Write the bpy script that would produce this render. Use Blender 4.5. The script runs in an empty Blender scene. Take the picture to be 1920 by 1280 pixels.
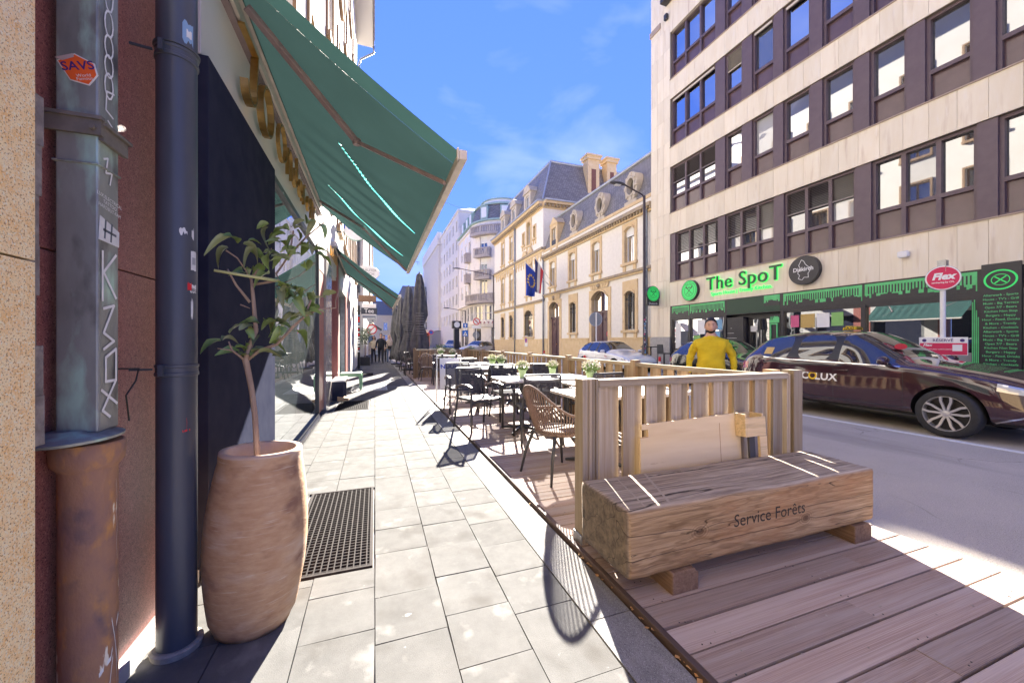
import bpy, bmesh, math, random
from mathutils import Vector, Matrix, Euler, noise as mnoise
SC = bpy.context.scene
COL = SC.collection
R = math.radians
random.seed(7)

# ------------------------------------------------------------------ camera
cam = bpy.data.cameras.new('camera')
cam.sensor_fit = 'HORIZONTAL'
cam.sensor_width = 36.0
cam.lens = 716.0 / 1920.0 * 36.0
cam.clip_start = 0.05
cam.clip_end = 2000
camo = bpy.data.objects.new('camera', cam)
COL.objects.link(camo)
camo.location = (0, 0, 1.30)
camo.rotation_euler = (R(90), 0, R(-19.75))
SC.camera = camo

# ------------------------------------------------------------------ light
SUN_EL, SUN_AZ = 26.0, 17.5
SUND = Vector((math.sin(R(SUN_AZ)) * math.cos(R(SUN_EL)), math.cos(R(SUN_AZ)) * math.cos(R(SUN_EL)), math.sin(R(SUN_EL))))
sl = bpy.data.lights.new('sun', 'SUN')
sl.energy = 4.5
sl.angle = R(0.55)
sl.color = (1.0, 0.93, 0.83)
slo = bpy.data.objects.new('sun', sl)
COL.objects.link(slo)
slo.rotation_euler = SUND.to_track_quat('Z', 'Y').to_euler()
W = bpy.data.worlds.new('World')
SC.world = W
W.use_nodes = True
wn = W.node_tree.nodes
wl = W.node_tree.links
wn.clear()
wo = wn.new('ShaderNodeOutputWorld')
wb = wn.new('ShaderNodeBackground')
sky = wn.new('ShaderNodeTexSky')
sky.sky_type = 'NISHITA'
sky.sun_disc = False
sky.sun_elevation = R(SUN_EL)
sky.sun_rotation = R(SUN_AZ)
sky.air_density = 1.0
sky.dust_density = 0.0
sky.ozone_density = 5.0
wb.inputs['Strength'].default_value = 0.15
# thin high cloud veils over the whole sky
wtc = wn.new('ShaderNodeTexCoord')
wmp = wn.new('ShaderNodeMapping')
wmp.inputs['Scale'].default_value = (1.3, 1.3, 3.2)
wno = wn.new('ShaderNodeTexNoise')
wno.inputs['Scale'].default_value = 2.3
wno.inputs['Detail'].default_value = 7
wno.inputs['Roughness'].default_value = 0.5
wno.inputs['Distortion'].default_value = 0.3
wrp = wn.new('ShaderNodeValToRGB')
wrp.color_ramp.elements[0].position = 0.5
wrp.color_ramp.elements[0].color = (0, 0, 0, 1)
wrp.color_ramp.elements[1].position = 0.82
wrp.color_ramp.elements[1].color = (0.3, 0.3, 0.3, 1)
whs = wn.new('ShaderNodeHueSaturation')
whs.inputs['Saturation'].default_value = 1.2
whs.inputs['Value'].default_value = 1.0
wmx = wn.new('ShaderNodeMix')
wmx.data_type = 'RGBA'
wmx.inputs[7].default_value = (1.05, 1.12, 1.3, 1)
wl.new(wtc.outputs['Generated'], wmp.inputs['Vector'])
wl.new(wmp.outputs['Vector'], wno.inputs['Vector'])
wl.new(wno.outputs['Fac'], wrp.inputs['Fac'])
wgm = wn.new('ShaderNodeGamma')
wgm.inputs['Gamma'].default_value = 0.33
wtn = wn.new('ShaderNodeMix')
wtn.data_type = 'RGBA'
wtn.blend_type = 'MULTIPLY'
wtn.inputs[0].default_value = 1.0
wtn.inputs[7].default_value = (0.285, 0.325, 0.67, 1)
wl.new(sky.outputs['Color'], wgm.inputs['Color'])
wl.new(wgm.outputs['Color'], wtn.inputs[6])
wl.new(wtn.outputs[2], whs.inputs['Color'])
wl.new(wrp.outputs['Color'], wmx.inputs[0])
wl.new(whs.outputs['Color'], wmx.inputs[6])
wl.new(wmx.outputs[2], wb.inputs['Color'])
wl.new(wb.outputs['Background'], wo.inputs['Surface'])
SC.view_settings.view_transform = 'Standard'
SC.view_settings.look = 'None'
SC.view_settings.exposure = 3.25
SC.view_settings.gamma = 1.0
SC.render.film_transparent = False
SC.cycles.max_bounces = 8
SC.cycles.diffuse_bounces = 4
SC.cycles.glossy_bounces = 4
SC.cycles.transparent_max_bounces = 8
SC.cycles.caustics_reflective = False
SC.cycles.caustics_refractive = False
SC.cycles.sample_clamp_indirect = 6.0

# ------------------------------------------------------------------ mesh helpers
class MB:
    def __init__(s):
        s.v = []; s.f = []; s.m = []
    def poly(s, pts, mi=0):
        b = len(s.v); s.v += [tuple(p) for p in pts]
        s.f.append(tuple(range(b, b + len(pts)))); s.m.append(mi); return s
    def box(s, x0, x1, y0, y1, z0, z1, mi=0):
        b = len(s.v)
        s.v += [(x0,y0,z0),(x1,y0,z0),(x1,y1,z0),(x0,y1,z0),(x0,y0,z1),(x1,y0,z1),(x1,y1,z1),(x0,y1,z1)]
        for q in ((0,3,2,1),(4,5,6,7),(0,1,5,4),(1,2,6,5),(2,3,7,6),(3,0,4,7)):
            s.f.append(tuple(b+i for i in q)); s.m.append(mi)
        return s
    def beam(s, p, q, w, h, mi=0, up=(0,0,1)):
        p = Vector(p); q = Vector(q); d = (q-p).normalized(); up = Vector(up)
        if abs(d.dot(up)) > .98: up = Vector((0,1,0))
        sx = d.cross(up).normalized(); u = sx.cross(d).normalized()
        b = len(s.v)
        for e in (p, q):
            for a, c in ((-1,-1),(1,-1),(1,1),(-1,1)):
                s.v.append(tuple(e + sx*(a*w/2) + u*(c*h/2)))
        for t in ((0,1,2,3),(7,6,5,4),(0,4,5,1),(1,5,6,2),(2,6,7,3),(3,7,4,0)):
            s.f.append(tuple(b+i for i in t)); s.m.append(mi)
        return s
    def tube(s, pts, r, n=8, mi=0, caps=True):
        pts = [Vector(p) for p in pts]
        if not isinstance(r, (list, tuple)): r = [r]*len(pts)
        b = len(s.v); prev = None
        for i, p in enumerate(pts):
            d = (pts[min(i+1, len(pts)-1)] - pts[max(i-1, 0)]).normalized()
            if prev is None:
                a = Vector((0,0,1)) if abs(d.z) < .9 else Vector((1,0,0))
                sx = d.cross(a).normalized()
            else:
                sx = (prev - d*prev.dot(d)).normalized()
            prev = sx; sy = d.cross(sx)
            for k in range(n):
                t = 2*math.pi*k/n
                s.v.append(tuple(p + (sx*math.cos(t) + sy*math.sin(t))*r[i]))
        for i in range(len(pts)-1):
            for k in range(n):
                k2 = (k+1) % n
                s.f.append((b+i*n+k, b+i*n+k2, b+(i+1)*n+k2, b+(i+1)*n+k)); s.m.append(mi)
        if caps:
            s.f.append(tuple(b+k for k in reversed(range(n)))); s.m.append(mi)
            e = b+(len(pts)-1)*n
            s.f.append(tuple(e+k for k in range(n))); s.m.append(mi)
        return s
    def lathe(s, prof, n=24, c=(0,0,0), ax='z', mi=0, close=True):
        b = len(s.v)
        for r, z in prof:
            for k in range(n):
                t = 2*math.pi*k/n; x = r*math.cos(t); y = r*math.sin(t)
                p = {'z': (x,y,z), 'x': (z,x,y), 'y': (y,z,x)}[ax]
                s.v.append((p[0]+c[0], p[1]+c[1], p[2]+c[2]))
        for i in range(len(prof)-1):
            for k in range(n):
                k2 = (k+1) % n
                s.f.append((b+i*n+k, b+i*n+k2, b+(i+1)*n+k2, b+(i+1)*n+k)); s.m.append(mi)
        if close:
            s.f.append(tuple(b+k for k in reversed(range(n)))); s.m.append(mi)
            e = b+(len(prof)-1)*n
            s.f.append(tuple(e+k for k in range(n))); s.m.append(mi)
        return s
    def prism(s, poly, fn, d0, d1, mi=0):
        """poly: 2-D outline, fn(a,b,d)->xyz"""
        b = len(s.v); n = len(poly)
        s.v += [tuple(fn(p[0], p[1], d0)) for p in poly] + [tuple(fn(p[0], p[1], d1)) for p in poly]
        s.f.append(tuple(b+i for i in reversed(range(n)))); s.m.append(mi)
        s.f.append(tuple(b+n+i for i in range(n))); s.m.append(mi)
        for i in range(n):
            j = (i+1) % n
            s.f.append((b+i, b+j, b+n+j, b+n+i)); s.m.append(mi)
        return s
    def ring(s, fn, r0, r1, d0, d1, n=28, mi=0, ca=0, cb=0, sq=1.0):
        b = len(s.v)
        for r in (r0, r1):
            for d in (d0, d1):
                for k in range(n):
                    t = 2*math.pi*k/n
                    s.v.append(tuple(fn(ca+r*math.cos(t), cb+sq*r*math.sin(t), d)))
        for k in range(n):
            j = (k+1) % n
            for A, B in ((0,1),(1,3),(3,2),(2,0)):
                s.f.append((b+A*n+k, b+A*n+j, b+B*n+j, b+B*n+k)); s.m.append(mi)
        return s
    def addmesh(s, me, mat, mi=0):
        b = len(s.v)
        s.v += [tuple(mat @ v.co) for v in me.vertices]
        for p in me.polygons:
            s.f.append(tuple(b+i for i in p.vertices)); s.m.append(mi)
        return s
    def mesh(s, name, mats, smooth=False):
        me = bpy.data.meshes.new(name)
        me.from_pydata(s.v, [], s.f)
        if not isinstance(mats, (list, tuple)): mats = [mats]
        for m in mats: me.materials.append(m)
        if len(mats) > 1: me.polygons.foreach_set('material_index', s.m)
        bm = bmesh.new(); bm.from_mesh(me)
        bmesh.ops.recalc_face_normals(bm, faces=bm.faces)
        bm.to_mesh(me); bm.free()
        if smooth:
            me.polygons.foreach_set('use_smooth', [True]*len(me.polygons))
        me.update()
        return me

def link(name, data, parent=None, loc=None, rot=None):
    o = bpy.data.objects.new(name, data)
    COL.objects.link(o)
    if parent is not None: o.parent = parent
    if loc is not None: o.location = loc
    if rot is not None: o.rotation_euler = rot
    return o
def build(mb, name, mats, parent=None, smooth=False, bevel=0, loc=None, rot=None, auto=None, seg=2):
    me = mb.mesh(name, mats, smooth or auto is not None)
    if auto is not None: me.set_sharp_from_angle(angle=R(auto))
    o = link(name, me, parent, loc, rot)
    if bevel:
        m = o.modifiers.new('bevel', 'BEVEL'); m.width = bevel; m.segments = seg; m.limit_method = 'ANGLE'
    return o
def setp(o, label=None, cat=None, group=None, kind=None):
    if label: o['label'] = label
    if cat: o['category'] = cat
    if group: o['group'] = group
    if kind: o['kind'] = kind
    return o
def thing(name, label, cat, loc=(0,0,0), rz=0.0, group=None):
    o = link(name, None, None, loc, (0,0,rz))
    o.empty_display_size = .1
    return setp(o, label, cat, group)
def copytree(root, loc=None, rz=None, label=None, parent=None):
    c = root.copy(); COL.objects.link(c)
    if parent is not None: c.parent = parent
    if loc is not None: c.location = loc
    if rz is not None: c.rotation_euler = (0,0,rz)
    if label: c['label'] = label
    for ch in list(root.children):
        copytree(ch, parent=c)
    return c
_txt = {}
def text_mesh(body, size=1.0, extrude=0.0, shear=0.0, spacing=1.0, align='CENTER', bold=0.0, offx=1.0, line=1.0):
    k = (body, size, extrude, shear, spacing, align, bold, offx, line)
    if k in _txt: return _txt[k]
    cu = bpy.data.curves.new('lettering', 'FONT')
    cu.body = body; cu.size = size; cu.extrude = extrude; cu.shear = shear
    cu.space_character = spacing; cu.space_line = line; cu.align_x = align; cu.align_y = 'CENTER'; cu.offset = bold
    cu.resolution_u = 3
    o = bpy.data.objects.new('lettering', cu); COL.objects.link(o)
    bpy.context.view_layer.update()
    me = bpy.data.meshes.new_from_object(o.evaluated_get(bpy.context.evaluated_depsgraph_get()))
    bpy.data.objects.remove(o); bpy.data.curves.remove(cu)
    if offx != 1.0:
        for v in me.vertices: v.co.x *= offx
    _txt[k] = me
    return me
def put_text(body, name, mat, parent, loc, xdir, updir, **kw):
    """lettering mesh placed so that text x runs along xdir and y along updir (world or parent space)"""
    me = text_mesh(body, **kw).copy()
    me.materials.clear(); me.materials.append(mat)
    o = link(name, me, parent)
    x = Vector(xdir).normalized(); y = Vector(updir).normalized(); z = x.cross(y)
    m = Matrix((x, y, z)).transposed().to_4x4(); m.translation = Vector(loc)
    o.matrix_local = m
    return o

# ------------------------------------------------------------------ materials
_m = {}
def M(name, col, rough=.6, col2=None, scale=4.0, stretch=(1,1,1), detail=5.0, contrast=(.35,.65), metal=0.0, spec=.5,
      speck=None, bump=0.0, bscale=None, coord='Object', rnd=0.0, coat=0.0, emit=None, trans=0.0, stain=None, dist=0.0, alpha=1.0):
    if name in _m: return _m[name]
    m = bpy.data.materials.new(name); _m[name] = m
    m.use_nodes = True
    n = m.node_tree.nodes; l = m.node_tree.links
    p = n['Principled BSDF']
    p.inputs['Roughness'].default_value = rough
    p.inputs['Metallic'].default_value = metal
    p.inputs['Specular IOR Level'].default_value = spec
    p.inputs['Coat Weight'].default_value = coat
    if trans: p.inputs['Transmission Weight'].default_value = trans
    if alpha < 1: p.inputs['Alpha'].default_value = alpha
    c4 = (*col, 1)
    p.inputs['Base Color'].default_value = c4
    if emit:
        p.inputs['Emission Color'].default_value = (*emit[0], 1); p.inputs['Emission Strength'].default_value = emit[1]
    need = col2 or speck or bump or stain
    cur = None
    if need:
        if coord == 'Object':
            tc = n.new('ShaderNodeTexCoord'); vec = tc.outputs['Object']
        else:
            tc = n.new('ShaderNodeNewGeometry'); vec = tc.outputs['Position']
        if rnd or coord == 'Object':
            oi = n.new('ShaderNodeObjectInfo')
            ad = n.new('ShaderNodeVectorMath'); ad.operation = 'MULTIPLY_ADD'
            cb = n.new('ShaderNodeCombineXYZ')
            for i in range(3): l.new(oi.outputs['Random'], cb.inputs[i])
            l.new(cb.outputs[0], ad.inputs[0]); ad.inputs[1].default_value = (37, 53, 71); l.new(vec, ad.inputs[2])
            vec = ad.outputs[0]
        mp = n.new('ShaderNodeMapping'); mp.inputs['Scale'].default_value = stretch
        l.new(vec, mp.inputs['Vector'])
        nz = n.new('ShaderNodeTexNoise'); nz.inputs['Scale'].default_value = scale; nz.inputs['Detail'].default_value = detail
        nz.inputs['Roughness'].default_value = .6; nz.inputs['Distortion'].default_value = dist
        l.new(mp.outputs[0], nz.inputs['Vector'])
        def ramp(src, a, b):
            r = n.new('ShaderNodeMapRange'); r.inputs[1].default_value = a; r.inputs[2].default_value = b
            l.new(src, r.inputs[0]); return r.outputs[0]
        def mix(f, a, b, mode='MIX'):
            x = n.new('ShaderNodeMix'); x.data_type = 'RGBA'; x.blend_type = mode
            if isinstance(f, float): x.inputs[0].default_value = f
            else: l.new(f, x.inputs[0])
            for i, q in ((6, a), (7, b)):
                if isinstance(q, tuple): x.inputs[i].default_value = (*q, 1) if len(q) == 3 else q
                else: l.new(q, x.inputs[i])
            return x.outputs[2]
        if col2: cur = mix(ramp(nz.outputs['Fac'], *contrast), tuple(col), tuple(col2))
        if speck:   # (scale, colour, lo, hi)
            for sc_, cc, lo, hi in speck:
                sn = n.new('ShaderNodeTexNoise'); sn.inputs['Scale'].default_value = sc_; sn.inputs['Detail'].default_value = 2
                l.new(vec, sn.inputs['Vector'])
                cur = mix(ramp(sn.outputs['Fac'], lo, hi), cur if cur is not None else tuple(col), tuple(cc))
        if stain:   # (scale, colour, lo, hi, stretch)
            for sc_, cc, lo, hi, st in stain:
                m2 = n.new('ShaderNodeMapping'); m2.inputs['Scale'].default_value = st; m2.inputs['Location'].default_value = (3.1, 7.7, 1.3)
                l.new(vec, m2.inputs['Vector'])
                sn = n.new('ShaderNodeTexNoise'); sn.inputs['Scale'].default_value = sc_; sn.inputs['Detail'].default_value = 6
                l.new(m2.outputs[0], sn.inputs['Vector'])
                cur = mix(ramp(sn.outputs['Fac'], lo, hi), cur if cur is not None else tuple(col), tuple(cc))
        if cur is None: cur = mix(0.0, tuple(col), tuple(col))
        if bump:
            bn = n.new('ShaderNodeBump'); bn.inputs['Strength'].default_value = bump; bn.inputs['Distance'].default_value = .01
            if bscale:
                b2 = n.new('ShaderNodeTexNoise'); b2.inputs['Scale'].default_value = bscale; b2.inputs['Detail'].default_value = 4
                l.new(mp.outputs[0], b2.inputs['Vector']); l.new(b2.outputs['Fac'], bn.inputs['Height'])
            else: l.new(nz.outputs['Fac'], bn.inputs['Height'])
            l.new(bn.outputs[0], p.inputs['Normal'])
        l.new(cur, p.inputs['Base Color'])
    if rnd:
        hs = n.new('ShaderNodeHueSaturation')
        if not need: oi = n.new('ShaderNodeObjectInfo')
        mr = n.new('ShaderNodeMapRange'); mr.inputs[3].default_value = 1-rnd; mr.inputs[4].default_value = 1+rnd
        l.new(oi.outputs['Random'], mr.inputs[0]); l.new(mr.outputs[0], hs.inputs['Value'])
        if cur is not None: l.new(cur, hs.inputs['Color'])
        else: hs.inputs['Color'].default_value = c4
        l.new(hs.outputs[0], p.inputs['Base Color'])
    return m
def glassmat(name, tint=(.02,.024,.03), refl=.5, rough=.02, see=0.0, tone=(.93,.95,.97)):
    """window glass: dark room behind (or see-through share) under a mirror-like face whose share grows at grazing angles"""
    if name in _m: return _m[name]
    m = bpy.data.materials.new(name); _m[name] = m; m.use_nodes = True
    n = m.node_tree.nodes; l = m.node_tree.links; n.clear()
    out = n.new('ShaderNodeOutputMaterial'); mx = n.new('ShaderNodeMixShader')
    gl = n.new('ShaderNodeBsdfGlossy'); gl.inputs['Roughness'].default_value = rough; gl.inputs['Color'].default_value = (*tone, 1)
    df = n.new('ShaderNodeBsdfDiffuse'); df.inputs['Color'].default_value = (*tint, 1)
    lw = n.new('ShaderNodeFresnel'); lw.inputs['IOR'].default_value = 1.5
    mr = n.new('ShaderNodeMapRange'); mr.inputs[3].default_value = refl; mr.inputs[4].default_value = 1.0
    l.new(lw.outputs[0], mr.inputs[0]); l.new(mr.outputs[0], mx.inputs[0])
    src = df.outputs[0]
    if see:
        tr = n.new('ShaderNodeBsdfTransparent'); tr.inputs['Color'].default_value = (.86,.9,.9,1)
        m2 = n.new('ShaderNodeMixShader'); m2.inputs[0].default_value = see
        l.new(df.outputs[0], m2.inputs[1]); l.new(tr.outputs[0], m2.inputs[2]); src = m2.outputs[0]
    l.new(src, mx.inputs[1]); l.new(gl.outputs[0], mx.inputs[2]); l.new(mx.outputs[0], out.inputs['Surface'])
    return m

def woodmat(name, col, col2, axis='x', rough=.75, rnd=.18, fine=1.0, dark=(.03,.02,.015), coord='Object', knots=True, grey=None):
    """sawn wood: long fibres along one axis, growth bands, small dark checks"""
    if name in _m: return _m[name]
    m = bpy.data.materials.new(name); _m[name] = m; m.use_nodes = True
    n = m.node_tree.nodes; l = m.node_tree.links; p = n['Principled BSDF']; p.inputs['Roughness'].default_value = rough
    p.inputs['Specular IOR Level'].default_value = .15
    tc = n.new('ShaderNodeTexCoord'); oi = n.new('ShaderNodeObjectInfo')
    ad = n.new('ShaderNodeVectorMath'); ad.operation = 'MULTIPLY_ADD'; cb = n.new('ShaderNodeCombineXYZ')
    for i in range(3): l.new(oi.outputs['Random'], cb.inputs[i])
    l.new(cb.outputs[0], ad.inputs[0]); ad.inputs[1].default_value = (37, 53, 71); l.new(tc.outputs['Object'], ad.inputs[2])
    i = 'xyz'.index(axis)
    def nz(sc, ratio, det=6, dist=0.0):
        mp = n.new('ShaderNodeMapping'); s = [1,1,1]; s[i] = ratio; mp.inputs['Scale'].default_value = s
        l.new(ad.outputs[0], mp.inputs['Vector'])
        t = n.new('ShaderNodeTexNoise'); t.inputs['Scale'].default_value = sc; t.inputs['Detail'].default_value = det
        t.inputs['Roughness'].default_value = .65; t.inputs['Distortion'].default_value = dist
        l.new(mp.outputs[0], t.inputs['Vector']); return t.outputs['Fac']
    def mr(s, a, b, c=0.0, d=1.0):
        r = n.new('ShaderNodeMapRange'); r.inputs[1].default_value = a; r.inputs[2].default_value = b
        r.inputs[3].default_value = c; r.inputs[4].default_value = d; l.new(s, r.inputs[0]); return r.outputs[0]
    def mix(f, a, b):
        x = n.new('ShaderNodeMix'); x.data_type = 'RGBA'; l.new(f, x.inputs[0])
        for k, q in ((6, a), (7, b)):
            if isinstance(q, tuple): x.inputs[k].default_value = (*q, 1)
            else: l.new(q, x.inputs[k])
        return x.outputs[2]
    fib = nz(60*fine, .03); band = nz(14*fine, .05, 4, .6); patch = nz(2.2, .35, 5)
    c = mix(mr(fib, .35, .68), tuple(col), tuple(col2))
    wv = n.new('ShaderNodeMath'); wv.operation = 'PINGPONG'; wv.inputs[1].default_value = .08
    l.new(band, wv.inputs[0])
    c = mix(mr(wv.outputs[0], .05, .075, 0, .35), c, tuple(x*.45 for x in col))
    if grey: c = mix(mr(patch, .42, .66, 0, .75), c, tuple(grey))
    chk = nz(30*fine, .012, 3)
    c = mix(mr(chk, .70, .74, 0, .9), c, tuple(dark))
    hs = n.new('ShaderNodeHueSaturation'); l.new(c, hs.inputs['Color'])
    l.new(mr(oi.outputs['Random'], 0, 1, 1-rnd, 1+rnd), hs.inputs['Value'])
    l.new(hs.outputs[0], p.inputs['Base Color'])
    bn = n.new('ShaderNodeBump'); bn.inputs['Strength'].default_value = .35; bn.inputs['Distance'].default_value = .004
    l.new(fib, bn.inputs['Height']); l.new(bn.outputs[0], p.inputs['Normal'])
    return m
# plain colours shared by many things
BLACK = M('black_paint', (.012,.012,.014), .45)
WHITE = M('white_paint', (.78,.78,.76), .5)
DKMETAL = M('charcoal_metal', (.03,.031,.035), .45, metal=.0, col2=(.045,.045,.05), scale=8)
STEEL = M('galvanised_steel', (.42,.43,.44), .4, metal=.8, col2=(.3,.3,.31), scale=12)
PIPEGREY = M('zinc_pipe', (.28,.31,.35), .5, metal=.3, col2=(.2,.22,.25), scale=6)
GLASS = glassmat('window_glass', refl=.35)
GLASS_HI = glassmat('window_glass_bright', (.05,.055,.06), refl=.5, tone=(.6,.61,.62))
GLASS_LOW = glassmat('window_glass_dark', (.015,.018,.022), refl=.16)

def RX(X, s=-1):
    """facade on plane X: a runs along +Y, b is height, d comes out of the wall (s=-1: towards -X)"""
    return lambda a, b, d: (X + s*d, a, b)
def RY(Y, s=-1):
    return lambda a, b, d: (a, Y + s*d, b)
def fbox(mb, fn, a0, a1, b0, b1, d0, d1, mi=0):
    mb.prism([(a0,b0),(a1,b0),(a1,b1),(a0,b1)], fn, d0, d1, mi); return mb
def holed_wall(fn, a0, a1, b0, b1, holes, depth, mb=None, mi=0, mir=None):
    """wall sheet with rectangular openings and their reveals (depth goes into the wall)"""
    mb = mb or MB(); mir = mi if mir is None else mir
    A = sorted({a0, a1, *[h[0] for h in holes], *[h[1] for h in holes]}); A = [x for x in A if a0 <= x <= a1]
    B = sorted({b0, b1, *[h[2] for h in holes], *[h[3] for h in holes]}); B = [x for x in B if b0 <= x <= b1]
    for i in range(len(A)-1):
        run = None
        for j in range(len(B)-1):
            ca, cb = (A[i]+A[i+1])/2, (B[j]+B[j+1])/2
            inside = any(h[0] < ca < h[1] and h[2] < cb < h[3] for h in holes)
            if not inside:
                if run is None: run = B[j]
                end = B[j+1]
                if j == len(B)-2: mb.poly([fn(A[i],run,0), fn(A[i+1],run,0), fn(A[i+1],end,0), fn(A[i],end,0)], mi); run = None
            elif run is not None:
                mb.poly([fn(A[i],run,0), fn(A[i+1],run,0), fn(A[i+1],B[j],0), fn(A[i],B[j],0)], mi); run = None
    for h in holes:
        x0, x1, y0, y1 = h[:4]
        for p, q in (((x0,y0),(x1,y0)), ((x1,y0),(x1,y1)), ((x1,y1),(x0,y1)), ((x0,y1),(x0,y0))):
            mb.poly([fn(*p,0), fn(*q,0), fn(*q,-depth), fn(*p,-depth)], mir)
    return mb
def window(parent, fn, a0, a1, b0, b1, d, fmat, gmat, fw=.06, mull=1, trans=0, sill=None, name='window', th=.05):
    """framed window at depth d; mull = number of lights side by side; returns the frame part with its pane and sill"""
    mb = MB()
    fbox(mb, fn, a0, a1, b0, b0+fw, d, d+th); fbox(mb, fn, a0, a1, b1-fw, b1, d, d+th)
    fbox(mb, fn, a0, a0+fw, b0+fw, b1-fw, d, d+th); fbox(mb, fn, a1-fw, a1, b0+fw, b1-fw, d, d+th)
    for k in range(1, mull):
        c = a0+(a1-a0)*k/mull; fbox(mb, fn, c-fw*.6, c+fw*.6, b0+fw, b1-fw, d+.003, d+th-.003)
    if trans: fbox(mb, fn, a0+fw, a1-fw, trans-fw/2, trans+fw/2, d+.005, d+th-.005)
    w = build(mb, name, fmat, parent)
    g = MB()
    g.poly([fn(a0+fw*.5,b0+fw*.5,d+th*.4), fn(a1-fw*.5,b0+fw*.5,d+th*.4), fn(a1-fw*.5,b1-fw*.5,d+th*.4), fn(a0+fw*.5,b1-fw*.5,d+th*.4)])
    build(g, 'pane', gmat, w)
    if sill is not None:
        s = MB(); fbox(s, fn, a0-.08, a1+.08, b0-.09, b0-.002, d, .07); build(s, 'sill', sill, w)
    return w
# ================================================================== ground, road, pavements
ASPHALT = M('asphalt', (.43,.385,.325), .9, (.51,.455,.385), 1.1, detail=8, spec=.15, coord='World', contrast=(.3,.7),
            speck=[(230,(.66,.62,.56),.58,.7),(150,(.16,.145,.13),.58,.72),(60,(.45,.41,.36),.6,.75)], bump=.5, bscale=150,
            stain=[(.7,(.5,.46,.41),.5,.72,(1,.12,1)), (.5,(.24,.215,.195),.58,.76,(1.4,.3,1))])
def add_cracks(m, scale, col, amount):
    n = m.node_tree.nodes; l = m.node_tree.links; p = n['Principled BSDF']; src = p.inputs['Base Color'].links[0].from_socket
    gp = n.new('ShaderNodeNewGeometry'); nz = n.new('ShaderNodeTexNoise'); nz.inputs['Scale'].default_value = 1.7; nz.inputs['Detail'].default_value = 6
    ad = n.new('ShaderNodeVectorMath'); ad.operation = 'MULTIPLY_ADD'; ad.inputs[1].default_value = (.5,.5,.5)
    l.new(gp.outputs['Position'], nz.inputs['Vector']); l.new(nz.outputs['Color'], ad.inputs[0]); l.new(gp.outputs['Position'], ad.inputs[2])
    vo = n.new('ShaderNodeTexVoronoi'); vo.feature = 'DISTANCE_TO_EDGE'; vo.inputs['Scale'].default_value = scale; l.new(ad.outputs[0], vo.inputs['Vector'])
    a = n.new('ShaderNodeMapRange'); a.inputs[1].default_value = .0; a.inputs[2].default_value = .006; a.inputs[3].default_value = amount; a.inputs[4].default_value = 0; l.new(vo.outputs['Distance'], a.inputs[0])
    n2 = n.new('ShaderNodeTexNoise'); n2.inputs['Scale'].default_value = .5; l.new(gp.outputs['Position'], n2.inputs['Vector'])
    b = n.new('ShaderNodeMapRange'); b.inputs[1].default_value = .5; b.inputs[2].default_value = .6; l.new(n2.outputs['Fac'], b.inputs[0])
    mu = n.new('ShaderNodeMath'); mu.operation = 'MULTIPLY'; l.new(a.outputs[0], mu.inputs[0]); l.new(b.outputs[0], mu.inputs[1])
    mx = n.new('ShaderNodeMix'); mx.data_type = 'RGBA'; mx.inputs[7].default_value = (*col, 1); l.new(mu.outputs[0], mx.inputs[0]); l.new(src, mx.inputs[6]); l.new(mx.outputs[2], p.inputs['Base Color'])
add_cracks(ASPHALT, .55, (.1,.09,.08), .7)
g = MB(); g.poly([(-500,-300,-.12),(700,-300,-.12),(700,900,-.12),(-500,900,-.12)])
setp(build(g, 'ground', M('far_ground', (.2,.19,.18), .9, (.26,.25,.24), .3, coord='World')), kind='structure')
g = MB(); g.box(1.172, 9.9, -40, 170, -.2, -.08)
setp(build(g, 'road', ASPHALT), kind='structure')
g = MB(); g.box(9.9, 60, 41.2, 47.0, -.2, -.082)
setp(build(g, 'side_street_road', ASPHALT), kind='structure')
LINEW = M('road_paint', (.74,.74,.73), .7, (.6,.6,.59), 30, coord='World', contrast=(.45,.8))
g = MB(); g.box(7.5, 7.62, -12, 16, -.079, -.075)
setp(build(g, 'painted_road_line', LINEW), kind='structure')

CONC = M('paving_concrete', (.107,.106,.102), .9, (.144,.142,.137), 3.0, detail=8, rnd=.09, spec=.06, contrast=(.3,.72),
         speck=[(150,(.09,.086,.08),.58,.72)], bump=.25, bscale=120,
         stain=[(1.9,(.21,.204,.194),.6,.74,(1,1,1)), (4.5,(.36,.36,.35),.73,.77,(1,1.4,1)), (1.2,(.08,.076,.07),.54,.78,(1,1,1))])
MORTAR = M('joint_mortar', (.17,.155,.14), .95, (.27,.25,.23), 14, coord='World')
g = MB(); g.box(-1.3, .94, -6, 120, -.2, -.014)
sw = setp(build(g, 'pavement', MORTAR), kind='structure')
cols = [-1.25,-.95,-.635,-.315,0.0,.315,.63,.935]
slab_meshes = []
for k in range(5):
    rr = random.Random(k)
    mb = MB(); n = 4; w, d = .5, .5
    mb.box(-.5, .5, -.5, .5, -.05, 0)
    me = mb.mesh('paving_slab', CONC); slab_meshes.append(me)
grates = [(-.5,-.012,2.36,3.64), (-.72,-.11,7.85,9.02), (-.6,.32,10.75,12.2), (-.48,-.06,15.5,16.85)]
ns = 0
far = MB()
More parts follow.
